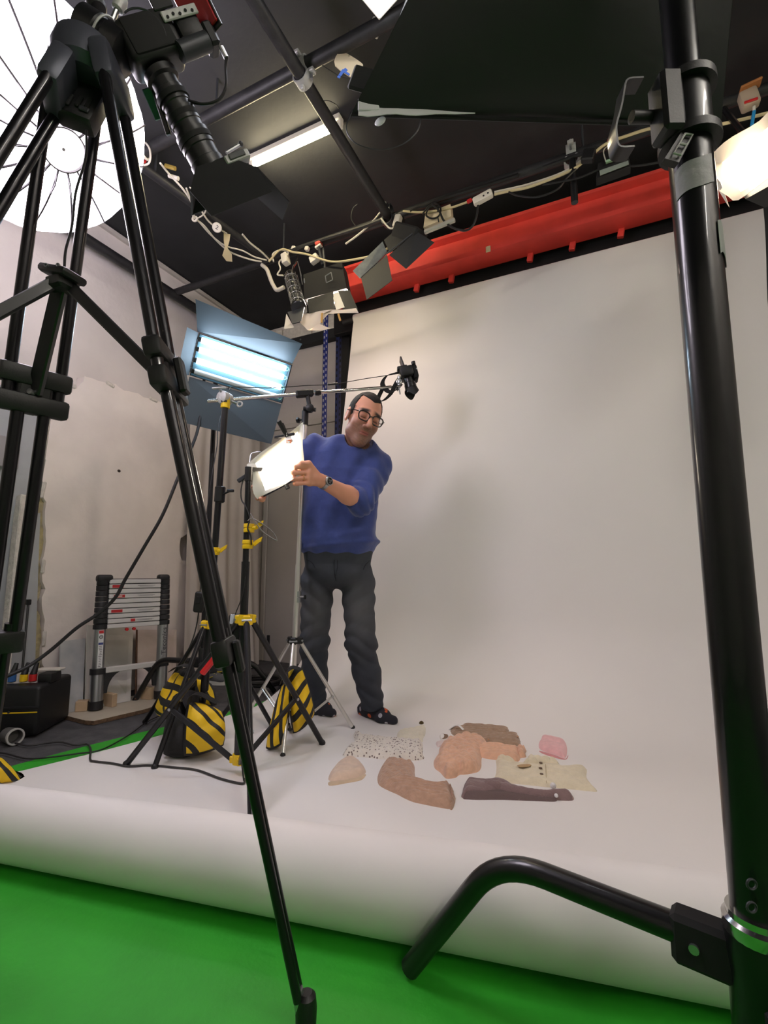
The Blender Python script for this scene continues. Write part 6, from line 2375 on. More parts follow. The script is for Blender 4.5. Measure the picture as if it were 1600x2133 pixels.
# ================================================================== corner: dust sheet, door, racks
# white dust sheet hanging in folds in the corner
g0, g1 = [], []
rows = []
TL_, TR_ = V(XL + .07, 2.66, 2.35), V(XL + .11, 3.46, 2.30)
BL_, BR_ = V(XL + .17, 2.62, .012), V(XL + .30, 3.34, .012)
for i in range(25):
    s = i / 24
    row = []
    for j in range(61):
        q = j / 60
        p = TL_.lerp(TR_, q).lerp(BL_.lerp(BR_, q), s)
        nn = V(.97, -.25, 0)
        amp = .014 + .030 * s
        ph = 5.2 * 2 * PI * q * .5 + .8 * math.sin(3 * s)
        p = p + nn * amp * (math.sin(ph) + .45 * math.sin(2.3 * ph + 1)) * (.6 + .4 * s)
        row.append(p)
    rows.append(row)
m_sheet = mat('dust_sheet', (206, 198, 190), .85, var=.04, scale=4, bump=.1, bscale=30)
tag(MB().sheet(rows, .002).build('dust_sheet', m_sheet, smooth=70), 'white dust sheet hanging in soft folds in the room corner', 'sheet')
# door in the back wall
d0, d1 = -2.86, -2.03
zd = onY(660, 887, YB).z
dr = struct(MB().box(((d0 + d1) / 2, YB - .015, zd / 2), (d1 - d0, .03, zd), None, .003).build('door_1', mat('door_paint', (196, 190, 184), .6, var=.03, scale=3)))
for x in (d0 - .03, d1 + .03):
    MB().box((x, YB - .018, zd / 2 + .02), (.05, .036, zd + .04), None, .004).build('door_frame', mat('door_frame', (206, 200, 192), .6), dr)
MB().box(((d0 + d1) / 2, YB - .018, zd + .03), (d1 - d0 + .11, .036, .05), None, .004).build('door_frame', mat('door_frame', (0, 0, 0)), dr)
MB().box((d0 + .05, YB - .035, .18), (.03, .012, .10), None, .003).build('door_hinge', m_dark_grey, dr)
# dark angle iron high on the back wall with pale foam blocks above it
za = onY(660, 705, YB - .05).z
ang = tag(MB().box((-2.35, YB - .04, za), (1.34, .08, .09), None, .004).build('angle_iron', m_black_paint), 'dark steel angle fixed high on the wall beside the racks', 'steel angle')
for x in (-2.9, -2.5, -2.1, -1.85):
    MB().tube([V(x, YB - .08, za + .01), V(x, YB - .084, za + .01)], .008, 8).build('bolt_head', m_alu, ang)
for i, (x0, x1) in enumerate(((-3.0, -2.74), (-2.73, -2.40), (-2.39, -2.0), (-1.99, -1.72))):
    tag(MB().box(((x0 + x1) / 2, YB - .03, za + .118), (x1 - x0 - .006, .055, .14), None, .006).build('filler_block', m_foam), ['pale filler block in the room corner above the steel angle', 'pale filler block second from the room corner above the steel angle', 'pale filler block above the steel angle, nearer the blue racks', 'pale filler block above the steel angle directly behind the blue racks'][i], 'block', 'filler blocks over the steel angle')
# blue slotted rack posts
m_slot = mat('slot_light', (196, 196, 204), .6)


def upright(x, y, label, two=True, w=.045, rot=0.0, m=None):
    t = thing('rack_post', label, 'post', V(x, y, 0), 'slotted steel posts')
    R_ = Matrix.Rotation(rot, 3, 'Z')
    MB().box(V(x, y, 1.48), (w, .004, 2.96), R_).build('front_flange', m or m_blue_steel, t, smooth=0)
    MB().box(V(x, y, 1.48) + R_ @ V(-w / 2 + .002, .018, 0), (.004, .04, 2.96), R_).build('side_flange', m or m_blue_steel, t, smooth=0)
    b = MB()
    z = 1.55
    while z < 2.94:
        for s in ((-1, 1) if two else (0,)):
            b.box(V(x, y, z) + R_ @ V(s * w * .24, -.0026, (.012 if s > 0 else 0)), (w * .20, .002, .022), R_)
        z += .05
    o = b.build('slots', m_slot if m is None else m_matte_black, t, smooth=0)
    o['kind'] = 'stuff'
    lab(o, 'rows of punched slots')


upright(-2.04, 3.20, 'bright blue slotted steel post nearest the steel angle lamp side')
upright(-1.925, 3.22, 'dark blue slotted steel post between the bright one and the black post', True, .05, 0, mat('navy_steel', (30, 42, 92), .5))
upright(-1.87, 3.18, 'navy slotted steel post right beside the black post', True, .045, .2, mat('navy_steel2', (26, 32, 72), .5))
tag(MB().box((-1.80, 3.14, 1.48), (.075, .05, 2.96), None, .003).build('black_post', m_matte_black), 'plain black post along the paper backdrop\'s edge', 'post')
# black flag hung from the lamp pipe at the far end of the backdrop
pb = onY(1582, 400, 2.47)
t = thing('black_flag', 'narrow black cloth flag hanging from the lamp pipe beside the flood lamp', 'flag', V(pb.x + .06, 2.47, 1.6))
rows = [[V(pb.x + .012 * math.sin(6 * s + q * 2) + .16 * q, 2.47 + .012 * math.sin(9 * q + 3 * s), 2.72 - 1.1 * s) for q in [k / 10 for k in range(11)]] for s in [k / 12 for k in range(13)]]
MB().sheet(rows, .003).build('flag_cloth', m_matte_black, t, smooth=60)
MB().tube([V(pb.x - .01, 2.47, 2.725), V(pb.x + .18, 2.47, 2.725)], .008, 10).build('top_rod', m_black_metal, t)
MB().tube([V(pb.x + .08, 2.47, 2.725), V(pb.x + .08, YTP, 2.93)], .006, 8).build('hanger', m_black_metal, t)

# ---------------------------------------------------------------- sneakers behind the stands


def shoe(c, dirv, label):
    d = dirv.normalized()
    s = d.cross(UP)
    c0 = npv(c); dn_ = npv(d); sn = npv(s); z = np.array([0, 0, 1.0])

    def f(P):
        a = s_cone(P, c0 - dn_ * .085 + z * .055, c0 + dn_ * .04 + z * .045, .038, .036)
        a = smin(a, s_ell_o(P, c0 + dn_ * .085 + z * .035, dn_, sn, (.06, .040, .032)), .03)
        a = smin(a, s_cone(P, c0 - dn_ * .08 + z * .06, c0 - dn_ * .07 + z * .10, .036, .034), .02)
        a = smax(a, -s_cone(P, c0 - dn_ * .065 + z * .09, c0 - dn_ * .05 + z * .14, .026, .03), .01)
        return smax(a, .022 - P[:, 2], .004)

    def s_ell_o(P, cc, dx, dy, r):
        q = P - cc
        return s_ell(np.stack([q @ dx, q @ dy, q[:, 2]], 1), (0, 0, 0), r)
    t = thing('sneaker', label, 'shoe', c, 'pair of sneakers')
    sdf_mesh(f, c0 - .2, c0 + np.array([.2, .2, .2]), .006, 'upper', mat('sneaker_grey', (88, 90, 92), .8, bump=.2, bscale=200), t)
    out = []
    for k in range(28):
        a = 2 * PI * k / 28
        x = .150 * math.cos(a); y = (.044 + .006 * math.cos(a)) * math.sin(a)
        out.append(c + d * x + s * y + UP * .002)
    MB().prism(out, UP * .026).build('sole', mat('sneaker_sole', (206, 204, 196), .6), t)
    for sg in (-1, 1):
        pts = [c + d * (-.06) + s * sg * .042 + UP * .06, c + d * .0 + s * sg * .044 + UP * .045, c + d * .05 + s * sg * .044 + UP * .06]
        MB().tube(catmull(pts, 4), .006, 6, flat=.5).build('yellow_stripe', mat('sneaker_yellow', (214, 190, 40), .6), t)
    for k in range(4):
        q = c + d * (.01 + .018 * k) + UP * (.088 - .006 * k)
        MB().tube([q - s * .022, q + s * .022], .0028, 6).build('lace', mat('sneaker_lace', (214, 200, 90), .7), t)
    return t


shoe(fl(438, 1424, .0), (_R * .9 - _F * .3), 'grey sneaker with yellow trim, nearer one, behind the stand legs')
shoe(fl(462, 1410, .0), (_R * .9 - _F * .1), 'grey sneaker with yellow trim, farther one, under the dust sheet')
# coil of black hose by the door
b = MB()
hc_ = fl(545, 1425, .03)
pts = []
for k in range(60):
    a = k / 59 * 2.3 * 2 * PI
    pts.append(hc_ + _R * .13 * math.cos(a) + _F * .12 * math.sin(a) + UP * (.0 + .03 * k / 59 + .012 * math.sin(a * .5) ** 2))
b.tube(pts, .014, 9)
tag(b.build('hose_coil', m_black_cable), 'coil of thick black cable on the dark floor by the door', 'cable')

# ================================================================== lamps and clutter under the ceiling
YT = 2.43                                   # the long lamp pipe


def coupler(c, ax1, ax2, label, m=m_alu_rough):
    """swivel coupler: two half rings bolted together."""
    t = thing('pipe_coupler', label, 'pipe clamp', c)
    for ax, o in ((ax1, UP * .03), (ax2, -UP * .03)):
        MB().lathe([(.031, -.024), (.038, -.024), (.038, .024), (.031, .024), (.031, -.024)], c + o, ax, 22).build('ring', m, t)
        s = Vector(ax).cross(UP).normalized()
        MB().tube([c + o + s * .046 - UP * .025, c + o + s * .046 + UP * .03], .006, 8).build('bolt', m_alu, t)
        MB().box(c + o + s * .046 + UP * .012, (.03, .03, .018), frame(UP, s), .003).build('lug', m, t)
    MB().tube([c + UP * .012, c - UP * .012], .016, 12).build('pivot', m_alu, t)
    MB().box(c - UP * .07, (.016, .016, .03), None, .003).build('wing_nut', m, t)
    return t


coupler(V(-1.095, 1.5, 2.97), V(1, 0, 0), V(0, 1, 0), 'bright metal swivel coupler where two black pipes cross beside the batten')
coupler(V(-1.095, 2.40, 2.945), V(1, 0, 0), V(0, 1, 0), 'metal coupler where the crossing pipe meets the long lamp pipe', m_dark_grey)
cq = onY(1190, 318, YT)
coupler(V(cq.x, YT, 2.945), V(1, 0, 0), V(0, 1, 0), 'bright metal coupler on the long pipe above the red beam')
p = onY(1193, 345, YT - .03)
tag(MB().tube([V(p.x, p.y, 2.90), V(p.x, p.y, 2.66)], .017, 14).build('drop_spigot', m_black_metal), 'short black spigot hanging from the long pipe before the red beam', 'spigot')

# white hook and cord on the crossing
pts = [at(652, 146, 1.98), at(653, 120, 1.98), at(660, 100, 1.98), at(672, 92, 1.98), at(678, 93, 1.98)]
tag(MB().tube(catmull(pts, 6), .006, 8).build('cable_hook', m_white_cable), 'white plastic hook hanging beside the bright swivel coupler', 'hook')
pts = [at(606, 74, 2.0), at(622, 84, 2.0), at(633, 98, 2.0), at(638, 112, 2.0)]
tag(MB().tube(catmull(pts, 6), .005, 8).build('cable_hook', m_white_cable), 'short curved white cable end over the bright swivel coupler', 'cable')
pts = [at(632, 170, 2.0), at(648, 190, 2.0), at(665, 208, 2.0), at(685, 210, 2.0), at(700, 218, 2.0), at(706, 226, 2.0)]
tag(MB().tube(catmull(pts, 6), .002, 6).build('thin_wire', m_black_cable), 'thin black wire looping under the swivel coupler', 'wire')

# cream tag tied with blue tape
t = thing('hanging_tag', 'cream card tag with blue tape tied to the ceiling pipe', 'tag', at(727, 134, 1.75))
o4 = [at(x, y, 1.75) for x, y in ((703, 112), (716, 108), (752, 130), (755, 140), (744, 161), (736, 163), (698, 136))]
MB().prism(closed_smooth(o4, 3), _F * .004).build('card', mat('cream_card', (220, 204, 172), .7), t)
m_bt = mat('blue_tape', (72, 110, 196), .5)
for a, c, w in (((705, 162), (716, 146), .012), ((714, 150), (722, 144), .014), ((716, 148), (728, 156), .008)):
    MB().bar(at(*a, 1.74), at(*c, 1.74), w, .003, _F).build('tape_end', m_bt, t)
MB().tube(catmull([at(672, 136, 1.74), at(690, 148, 1.74), at(712, 160, 1.74), at(742, 163, 1.74)], 5), .002, 6).build('tie_wire', m_black_cable, t)
MB().tube([at(727, 118, 1.75), onY(727, 60, 1.5)], .001, 5).build('hanging_thread', m_black_cable, t)

# pale end fittings of the pipe behind the umbrella
pe = onY(292, 322, 1.5)
t = thing('pipe_end_wrap', 'red and white rope wound round the ceiling pipe beside the umbrella', 'rope', pe)
for k, mm in ((0, m_white_cable), (1, m_red_pl), (2, m_white_cable)):
    MB().torus(V(pe.x + .035 * k - .03, 1.5, 3.0 - .004), V(1, .2, 0), .034, .007, 18, 7).build('rope_turn', mm, t)
MB().tube(catmull([onY(283, 300, 1.47), onY(300, 296, 1.46), onY(312, 312, 1.46), onY(310, 340, 1.46), onY(285, 345, 1.47)], 6), .005, 7).build('rope_loop', m_white_cable, t)

# ---------------------------------------------------------------- lit panel at the very top
tp = [fl(790, 42, 2.98), fl(738, -30, 2.98)]
t = thing('ceiling_panel_lamp', 'bright white panel lamp poking in at the top above the softbox', 'lamp', tp[0] + UP * .05)
a = fl(790, 42, 2.98)
e1 = (fl(755, 0, 2.98) - a).normalized()
e2 = (fl(820, 0, 2.98) - a).normalized()
e2 = (e2 - e1 * e2.dot(e1)).normalized()
q = [a, a + e1 * .45, a + e1 * .45 + e2 * .45, a + e2 * .45]
MB().prism(q, UP * .04).build('frame', m_white_pl, t, smooth=0)
cen = sum(q, Vector()) / 4
MB().prism([cen + (p - cen) * .97 - UP * .001 for p in q], UP * -.003).build('light_face', mat('top_face', (250, 250, 255), .5, emit=E_TOP, ecol=(240, 244, 255)), t, smooth=0)
for s in (.2, .8):
    MB().tube([q[0].lerp(q[2], s) + UP * .04, V(q[0].lerp(q[2], s).x, q[0].lerp(q[2], s).y, ZC)], .004, 6).build('hanger', m_alu, t)
rq = at(782, 58, 1.78)
tag(MB().torus(rq, (_R + UP * .3).normalized(), .03, .006, 18, 8).build('pulley_ring', m_alu_rough), 'metal ring fitting on the ceiling pipe next to the panel lamp', 'ring')

# ---------------------------------------------------------------- bright lamp at the picture edge
k4 = [onY(1472, 338, 2.30), onY(1606, 232, 2.08), onY(1690, 330, 1.98), onY(1524, 424, 2.16)]
kn_ = (k4[1] - k4[0]).cross(k4[3] - k4[0]).normalized()
if kn_.dot(-_F) < 0:
    kn_ = -kn_
kc4 = sum(k4, Vector()) / 4
t = thing('flood_lamp', 'dazzling flood lamp behind a white diffusion sheet before the red beam', 'lamp', kc4)
MB().prism([kc4 + (p - kc4) * .8 - kn_ * .05 for p in k4], -kn_ * .10).build('housing', m_black_metal, t, smooth=0)
face = [kc4 + (p - kc4) * .70 - kn_ * .02 for p in k4]
MB().prism(face, kn_ * .003).build('light_face', mat('key_face', (255, 246, 230), .5, emit=E_KEY, ecol=(255, 232, 200)), t, smooth=0)
N = 8
outer, inner = [], []
for e in range(4):
    for k in range(N):
        s = k / N
        p = k4[e].lerp(k4[(e + 1) % 4], s)
        o_ = (p - kc4).normalized()
        outer.append(p + o_ * .012 * math.sin(e * 1.7 + s * 6) + kn_ * .02 * math.sin(PI * s))
        inner.append(face[e].lerp(face[(e + 1) % 4], s) + kn_ * .006)
outer.append(outer[0]); inner.append(inner[0])
m_diff = mat('lamp_diffusion', (236, 226, 208), .6)
MB().sheet([outer, [o.lerp(i, .5) for o, i in zip(outer, inner)], inner], .001).build('diffusion_sheet', m_diff, t, smooth=60)
fp = [onY(1478, 352, 2.20), onY(1502, 380, 2.20), onY(1520, 432, 2.19), onY(1515, 425, 2.21), onY(1490, 385, 2.22)]
MB().prism(fp, kn_ * .002).build('hanging_corner', m_diff, t)
MB().box(onY(1542, 283, 2.22), (.022, .012, .028), Matrix.Rotation(.8, 3, 'Y'), .003).build('peg', mat('orange_peg', (224, 150, 60), .6), t)
MB().box(onY(1562, 408, 2.20), (.03, .012, .014), Matrix.Rotation(-.4, 3, 'Y'), .003).build('peg', mat('salmon_peg', (224, 140, 110), .6), t)
kx = onY(1562, 290, 2.40)
MB().tube([kc4 - kn_ * .10, V(kc4.x, YT, 2.93)], .012, 10).build('hanging_yoke', m_black_metal, t)
t = thing('pipe_clip_box', 'pale socket box with an orange edge on the long pipe above the flood lamp', 'socket', onY(1560, 215, YT - .03))
pb_ = onY(1560, 208, YT - .04)
MB().box(pb_, (.07, .05, .085), Matrix.Rotation(-.15, 3, 'Y'), .012, 2).build('case', mat('dusty_white', (182, 166, 146), .6), t)
MB().box(pb_ + V(0, -.027, -.03), (.05, .006, .012), None, .002).build('red_strip', m_red_pl, t)
MB().box(pb_ + V(.005, -.02, .045), (.08, .05, .012), Matrix.Rotation(-.15, 3, 'Y'), .004).build('orange_edge', mat('rust_orange', (170, 110, 60), .6), t)
MB().tube([onY(1571, 232, YT - .06), onY(1566, 262, YT - .07)], .007, 8).build('blue_handle', mat('cyan_tape', (44, 150, 210), .4), t)
MB().tube([onY(1571, 222, YT - .06), onY(1571, 236, YT - .06)], .006, 8).build('white_stem', m_white_pl, t)

# ---------------------------------------------------------------- black spot with barn doors
t = thing('barn_door_lamp', 'black lamp with open barn doors hanging before the red beam', 'lamp', onY(845, 470, 2.36))
bd_c = onY(848, 492, 2.36)
MB().box(bd_c + V(0, .02, .0), (.17, .13, .12), Matrix.Rotation(.55, 3, 'Y') @ Matrix.Rotation(.3, 3, 'X'), .01).build('housing', m_matte_black, t)
MB().tube([V(bd_c.x - .06, YT, 2.93), bd_c + V(-.02, .03, .05)], .010, 8).build('yoke_arm', m_black_metal, t)
m_leaf = mat('barn_leaf', (22, 23, 25), .6, bump=.1, bscale=30)
m_leaf2 = mat('barn_leaf_worn', (62, 70, 76), .5, rgb2=(84, 94, 100), scale=30)


def leaf(px, Y, name, m, parent, th=.002):
    P = [onY(x, y, yy) for (x, y), yy in zip(px, Y)]
    n = (P[1] - P[0]).cross(P[2] - P[0]).normalized()
    return MB().prism(P, n * th).build(name, m, parent, smooth=0)


leaf([(735, 564), (797, 503), (806, 524), (750, 580)], [2.24, 2.30, 2.30, 2.24], 'barn_door', m_leaf2, t)
leaf([(752, 578), (806, 530), (817, 584), (764, 624)], [2.24, 2.29, 2.22, 2.18], 'barn_door', m_leaf, t)
leaf([(811, 531), (868, 482), (905, 505), (846, 560)], [2.28, 2.32, 2.36, 2.30], 'barn_door', m_leaf, t)
leaf([(800, 500), (830, 474), (866, 483), (812, 527)], [2.31, 2.34, 2.34, 2.30], 'barn_door', m_leaf, t)
b = MB()
b.tube([onY(806, 528, 2.285), onY(868, 480, 2.32)], .004, 8)
b.build('hinge_rod', m_dark_grey, t)
MB().tube([onY(752, 578, 2.24), onY(806, 527, 2.29)], .0035, 8).build('hinge_rod', m_dark_grey, t)

# ---------------------------------------------------------------- small warm lamp with diffusion paper
t = thing('diffused_spot_lamp', 'small black lamp with a glowing edge and crumpled white diffusion paper', 'lamp', onY(680, 560, 2.36))
hs = [onY(632, 572, 2.36), onY(712, 545, 2.40), onY(722, 600, 2.36), onY(634, 624, 2.32)]
hn = (hs[1] - hs[0]).cross(hs[3] - hs[0]).normalized()
if hn.dot(-_F) < 0:
    hn = -hn
MB().prism(hs, -hn * .09).build('housing', m_matte_black, t, smooth=0)
MB().tube(round_corners([onY(678, 575, 2.33), onY(690, 567, 2.33), onY(693, 583, 2.33), onY(680, 589, 2.33), onY(678, 575, 2.33)], .006), .003, 7).build('gel_clip', m_alu, t)
gl_ = [onY(638, 622, 2.315), onY(722, 600, 2.355)]
slit = (gl_[1] - gl_[0])
m_hot = mat('small_face', (255, 246, 236), .5, emit=E_SMALL, ecol=(255, 232, 214))
MB().prism([gl_[0] - hn * .012, gl_[1] - hn * .012, gl_[1] - hn * .085, gl_[0] - hn * .085], UP * -.006).build('light_face', m_hot, t, smooth=0)
leaf([(640, 624), (694, 607), (697, 643), (644, 652)], [2.30, 2.33, 2.29, 2.26], 'barn_door', m_leaf, t)
leaf([(704, 606), (728, 604), (746, 645), (716, 648)], [2.34, 2.36, 2.33, 2.30], 'barn_door', m_leaf, t)
leaf([(692, 612), (705, 608), (718, 640), (700, 645)], [2.325, 2.33, 2.30, 2.285], 'pale_wing', m_white_pl, t)
rows = []
edge_t = [(628, 652), (645, 653), (665, 648), (690, 645), (715, 645), (742, 642)]
edge_b = [(625, 672), (642, 688), (664, 676), (684, 654), (708, 652), (747, 652)]
for s in (0, .33, .66, 1):
    rows.append([onY(a[0] + (c[0] - a[0]) * s, a[1] + (c[1] - a[1]) * s, 2.27 + .012 * math.sin(i * 2 + s * 3)) for i, (a, c) in enumerate(zip(edge_t, edge_b))])
MB().sheet(rows, .001).build('diffusion_paper', mat('diffusion_paper', (240, 224, 204), .6), t, smooth=60)
leaf([(688, 684), (664, 674), (640, 688), (668, 689)][::-1], [2.27] * 4, 'paper_corner', mat('diffusion_paper', (0, 0, 0)), t)
for x, y, x2, y2 in ((671, 652, 670, 672), (705, 654, 709, 668)):
    MB().bar(onY(x, y, 2.25), onY(x2, y2, 2.25), .011, .008, V(0, 1, 0), .001).build('clothes_peg', mat('peg_wood', (206, 158, 84), .6), t)
MB().tube([V(onY(672, 545, YT).x, YT, 2.93), (hs[0] + hs[1]) / 2 - hn * .045], .010, 8).build('hanging_stem', m_dark_grey, t)

# silver can lamp beside it
t = thing('silver_can_lamp', 'silver cylindrical can lamp with wire cage and small barn doors', 'lamp', onY(610, 600, 2.30))
ca, cb = onY(606, 576, 2.34), onY(622, 638, 2.27)
cd_ = (cb - ca).normalized()
Lc = (cb - ca).length
MB().lathe([(.018, -.035), (.034, -.022), (.040, 0), (.040, Lc), (.044, Lc + .006), (.040, Lc + .008), (.036, .01)], ca, cd_, 26).build('can', m_chrome, t)
for k in range(5):
    MB().torus(ca + cd_ * Lc * (.1 + .2 * k), cd_, .0425, .0016, 26, 6).build('cage_ring', m_alu, t)
fc_ = frame(cd_)
for k in range(10):
    a = 2 * PI * k / 10
    o = fc_ @ V(.0425 * math.cos(a), .0425 * math.sin(a), 0)
    MB().tube([ca + o, cb + o], .0014, 5).build('cage_wire', m_alu, t)
leaf([(599, 650), (634, 640), (628, 668), (609, 674)], [2.26, 2.27, 2.22, 2.21], 'barn_door', m_alu, t)
leaf([(597, 654), (607, 672), (613, 682), (592, 685)], [2.27, 2.25, 2.22, 2.22], 'barn_door', m_white_pl, t)
leaf([(632, 632), (638, 630), (640, 650), (634, 655)], [2.29, 2.31, 2.27, 2.25], 'barn_door', m_dark_grey, t)
MB().lathe([(.045, 0), (.048, .004), (.048, .016), (.045, .02)], cb - cd_ * .005, cd_, 26).build('front_ring', m_black_metal, t)
MB().tube(catmull([ca, onY(612, 555, 2.37), onY(618, 545, 2.39), V(onY(622, 545, YT).x, YT, 2.93)], 5), .006, 8).build('yoke', m_chrome, t)
MB().torus(onY(634, 585, 2.28), _R, .012, .0022, 14, 6).build('safety_clip', m_alu, t)
MB().tube([onY(624, 560, 2.33), onY(630, 592, 2.28)], .003, 6).build('safety_rod', m_alu, t)
MB().tube([onY(620, 545, 2.36), onY(628, 575, 2.3)], .003, 6).build('safety_rod', m_alu, t)

# white bent bracket and junction boxes on the lamp pipe
pts = [onY(546, 552, 2.38), onY(556, 560, 2.37), onY(566, 588, 2.35), onY(576, 606, 2.33), onY(592, 598, 2.33)]
tag(MB().tube(round_corners(pts, .03), .013, 12).build('bent_conduit', m_white_cable), 'bent white plastic conduit by the silver can lamp', 'conduit')
for (x, y, w, h_, d_, r_, lbl) in ((595, 540, .045, .075, .05, -.2, 'pale grey junction box above the silver can lamp'), (655, 540, .06, .05, .04, -.35, 'square cream junction box beside the small black lamp'), (828, 462, .04, .075, .04, .3, 'cream block tied beside the barn door lamp')):
    p = onY(x, y, 2.38)
    tag(MB().box(p, (w, d_, h_), Matrix.Rotation(r_, 3, 'Y'), .008, 2).build('junction_box', m_white_pl), lbl, 'junction box', 'junction boxes on the lamp pipe')
p = onY(664, 508, 2.40)
t = thing('red_pipe_clip', 'small red and white clip on the lamp pipe', 'clip', p)
MB().box(p, (.04, .04, .025), Matrix.Rotation(-.3, 3, 'Y'), .004).build('clip_body', mat('coral_red', (206, 84, 70), .6), t)
MB().box(p - UP * .02, (.045, .03, .014), Matrix.Rotation(-.3, 3, 'Y'), .003).build('clip_base', m_white_pl, t)
MB().tube([p - UP * .02, onY(672, 552, 2.38)], .009, 10).build('drop_stud', m_dark_grey, t)
# small whitish fittings along the pipe
for (x, y) in ((612, 518), (640, 518)):
    p = onY(x, y, 2.40)
    tag(MB().box(p, (.03, .03, .03), Matrix.Rotation(.4, 3, 'Y'), .006).build('cable_clip', m_white_pl), 'small white cable clip ' + ('directly above the silver can lamp' if x < 620 else 'between the can lamp and the red clip'), 'clip', 'white cable clips')

# ---------------------------------------------------------------- halogen work lamps
t = thing('halogen_floodlight', 'dusty cream halogen floodlight hanging over the red beam', 'lamp', onY(912, 462, 2.40))
f4 = [onY(882, 474, 2.38), onY(940, 450, 2.38), onY(938, 425, 2.42), onY(886, 445, 2.42)]
MB().prism(f4, V(0, .05, .0)).build('housing', mat('dusty_cream', (206, 192, 160), .6), t, smooth=0)
MB().bar(onY(884, 484, 2.36), onY(948, 458, 2.36), .022, .022, UP, .004).build('glass_rim', mat('floodlight_rim', (186, 182, 170), .3, metal=.3), t)
MB().tube([onY(912, 440, 2.40), V(onY(912, 440, YT).x, YT, 2.95)], .006, 8).build('bracket', m_dark_grey, t)
MB().bar(onY(914, 462, 2.37), onY(912, 452, 2.37), .006, .006, UP).build('tube_lamp', m_matte_black, t)
t = thing('halogen_floodlight', 'small black halogen floodlight with greenish glass beside the heavy stand', 'lamp', onY(1277, 340, 2.38))
f4 = [onY(1242, 372, 2.36), onY(1314, 346, 2.36), onY(1308, 318, 2.40), onY(1246, 340, 2.40)]
MB().prism(f4, V(0, .05, 0)).build('housing', m_matte_black, t, smooth=0)
f4 = [onY(1250, 366, 2.355), onY(1310, 343, 2.355), onY(1309, 335, 2.362), onY(1249, 356, 2.362)]
MB().prism(f4, V(0, -.003, 0)).build('glass', mat('green_glass', (150, 160, 150), .15, metal=.2), t, smooth=0)
MB().bar(onY(1262, 338, 2.375), onY(1300, 325, 2.375), .012, .012, UP).build('lamp_tube', mat('pale_green_tube', (150, 186, 150), .3), t)
MB().tube(catmull([onY(1262, 336, 2.38), onY(1258, 312, 2.40), V(onY(1280, 300, YT).x, YT, 2.95)], 5), .003, 6).build('bracket', m_white_cable, t)
MB().sphere(onY(1272, 292, 2.40), .016, 10).build('red_cap', m_red_pl, t)

# ---------------------------------------------------------------- white socket and cables along the lamp pipe
ps = onY(1006, 412, 2.39)
t = thing('cable_socket', 'white two pin cable socket hanging in the cable run', 'socket', ps)
MB().box(ps, (.11, .035, .045), Matrix.Rotation(-.22, 3, 'Y'), .010, 2).build('socket_body', m_white_pl, t)
for s in (-1, 1):
    MB().tube([ps + V(.012 * s + .02, -.017, .004 * s), ps + V(.012 * s + .02, -.019, .004 * s)], .005, 8).build('pin_hole', m_matte_black, t)
MB().box(ps + V(-.075, 0, .008), (.03, .02, .018), Matrix.Rotation(-.22, 3, 'Y'), .004).build('red_plug', m_red_pl, t)


def hang_cable(px, Y, r, m, label, name='hanging_cable', cat='cable', group='cables along the lamp pipe'):
    P = [onY(q[0], q[1], q[2] if len(q) > 2 else Y) for q in px]
    o = MB().tube(catmull(P, 7), r, 7).build(name, m)
    return tag(o, label, cat, group)


hang_cable([(1030, 405), (1060, 398), (1100, 390), (1150, 372), (1195, 352), (1230, 325), (1262, 300), (1300, 285), (1370, 265), (1450, 268), (1540, 250), (1640, 225)], 2.39, .007, m_cream_cable, 'cream cable running along the pipe from the white socket towards the flood lamp')
hang_cable([(1030, 400), (1100, 384), (1170, 360), (1210, 335)], 2.40, .0055, m_white_cable, 'short white cable twisted beside the cream one above the beam')
hang_cable([(840, 440), (880, 442), (930, 435), (965, 424), (985, 416)], 2.40, .006, m_cream_cable, 'cream cable from the barn door lamp to the white socket')
hang_cable([(900, 425), (915, 440), (925, 460), (945, 475), (970, 480), (985, 470), (993, 450), (996, 428)], 2.36, .006, m_black_cable, 'black cable loop sagging in front of the cream floodlight')
hang_cable([(1060, 400), (1080, 408), (1120, 410), (1160, 395), (1180, 372), (1200, 352)], 2.38, .005, m_black_cable, 'black cable sagging under the white twisted cable')
hang_cable([(1130, 385), (1200, 372), (1260, 350), (1330, 345), (1390, 335)], 2.37, .005, m_black_cable, 'thin black cable stretched towards the heavy stand')
hang_cable([(560, 545), (585, 520), (610, 525), (640, 530), (690, 545), (740, 540), (790, 528), (815, 510), (835, 492)], 2.36, .0065, m_cream_cable, 'cream cable running over the small lamps to the barn doors', )
hang_cable([(720, 508), (745, 490), (770, 468), (790, 445), (795, 432)], 2.40, .006, m_white_cable, 'white cable slanting up to the far coupler')
hang_cable([(794, 455), (806, 470), (815, 476), (830, 470)], 2.36, .005, m_white_cable, 'little white cable loop beside the cream block')
hang_cable([(570, 545), (568, 530), (580, 522), (595, 522), (600, 530), (582, 545), (584, 560), (578, 572), (590, 574)], 2.37, .005, m_white_cable, 'coiled white cable over the bent conduit')
hang_cable([(855, 440), (870, 432), (890, 428), (905, 420), (940, 408), (1000, 390), (1080, 365)], 2.40, .012, m_black_cable, 'bundle of black cable tied on the long pipe')
hang_cable([(880, 446), (893, 430), (906, 424), (918, 434), (914, 450), (900, 455), (888, 448), (895, 432), (915, 428)], 2.38, .005, m_black_cable, 'small tangle of black cable over the cream floodlight')
hang_cable([(545, 548), (640, 510), (740, 478), (800, 456)], 2.39, .012, m_pipe, 'long grey conduit strapped along the lamp pipe')
hang_cable([(1130, 350), (1170, 335), (1240, 310)], 2.40, .010, m_pipe, 'dark conduit strapped beside the coupler over the beam')
hang_cable([(740, 470), (732, 455), (735, 435), (745, 425)], 2.36, .003, m_black_cable, 'thin black wire ring at the far coupler')
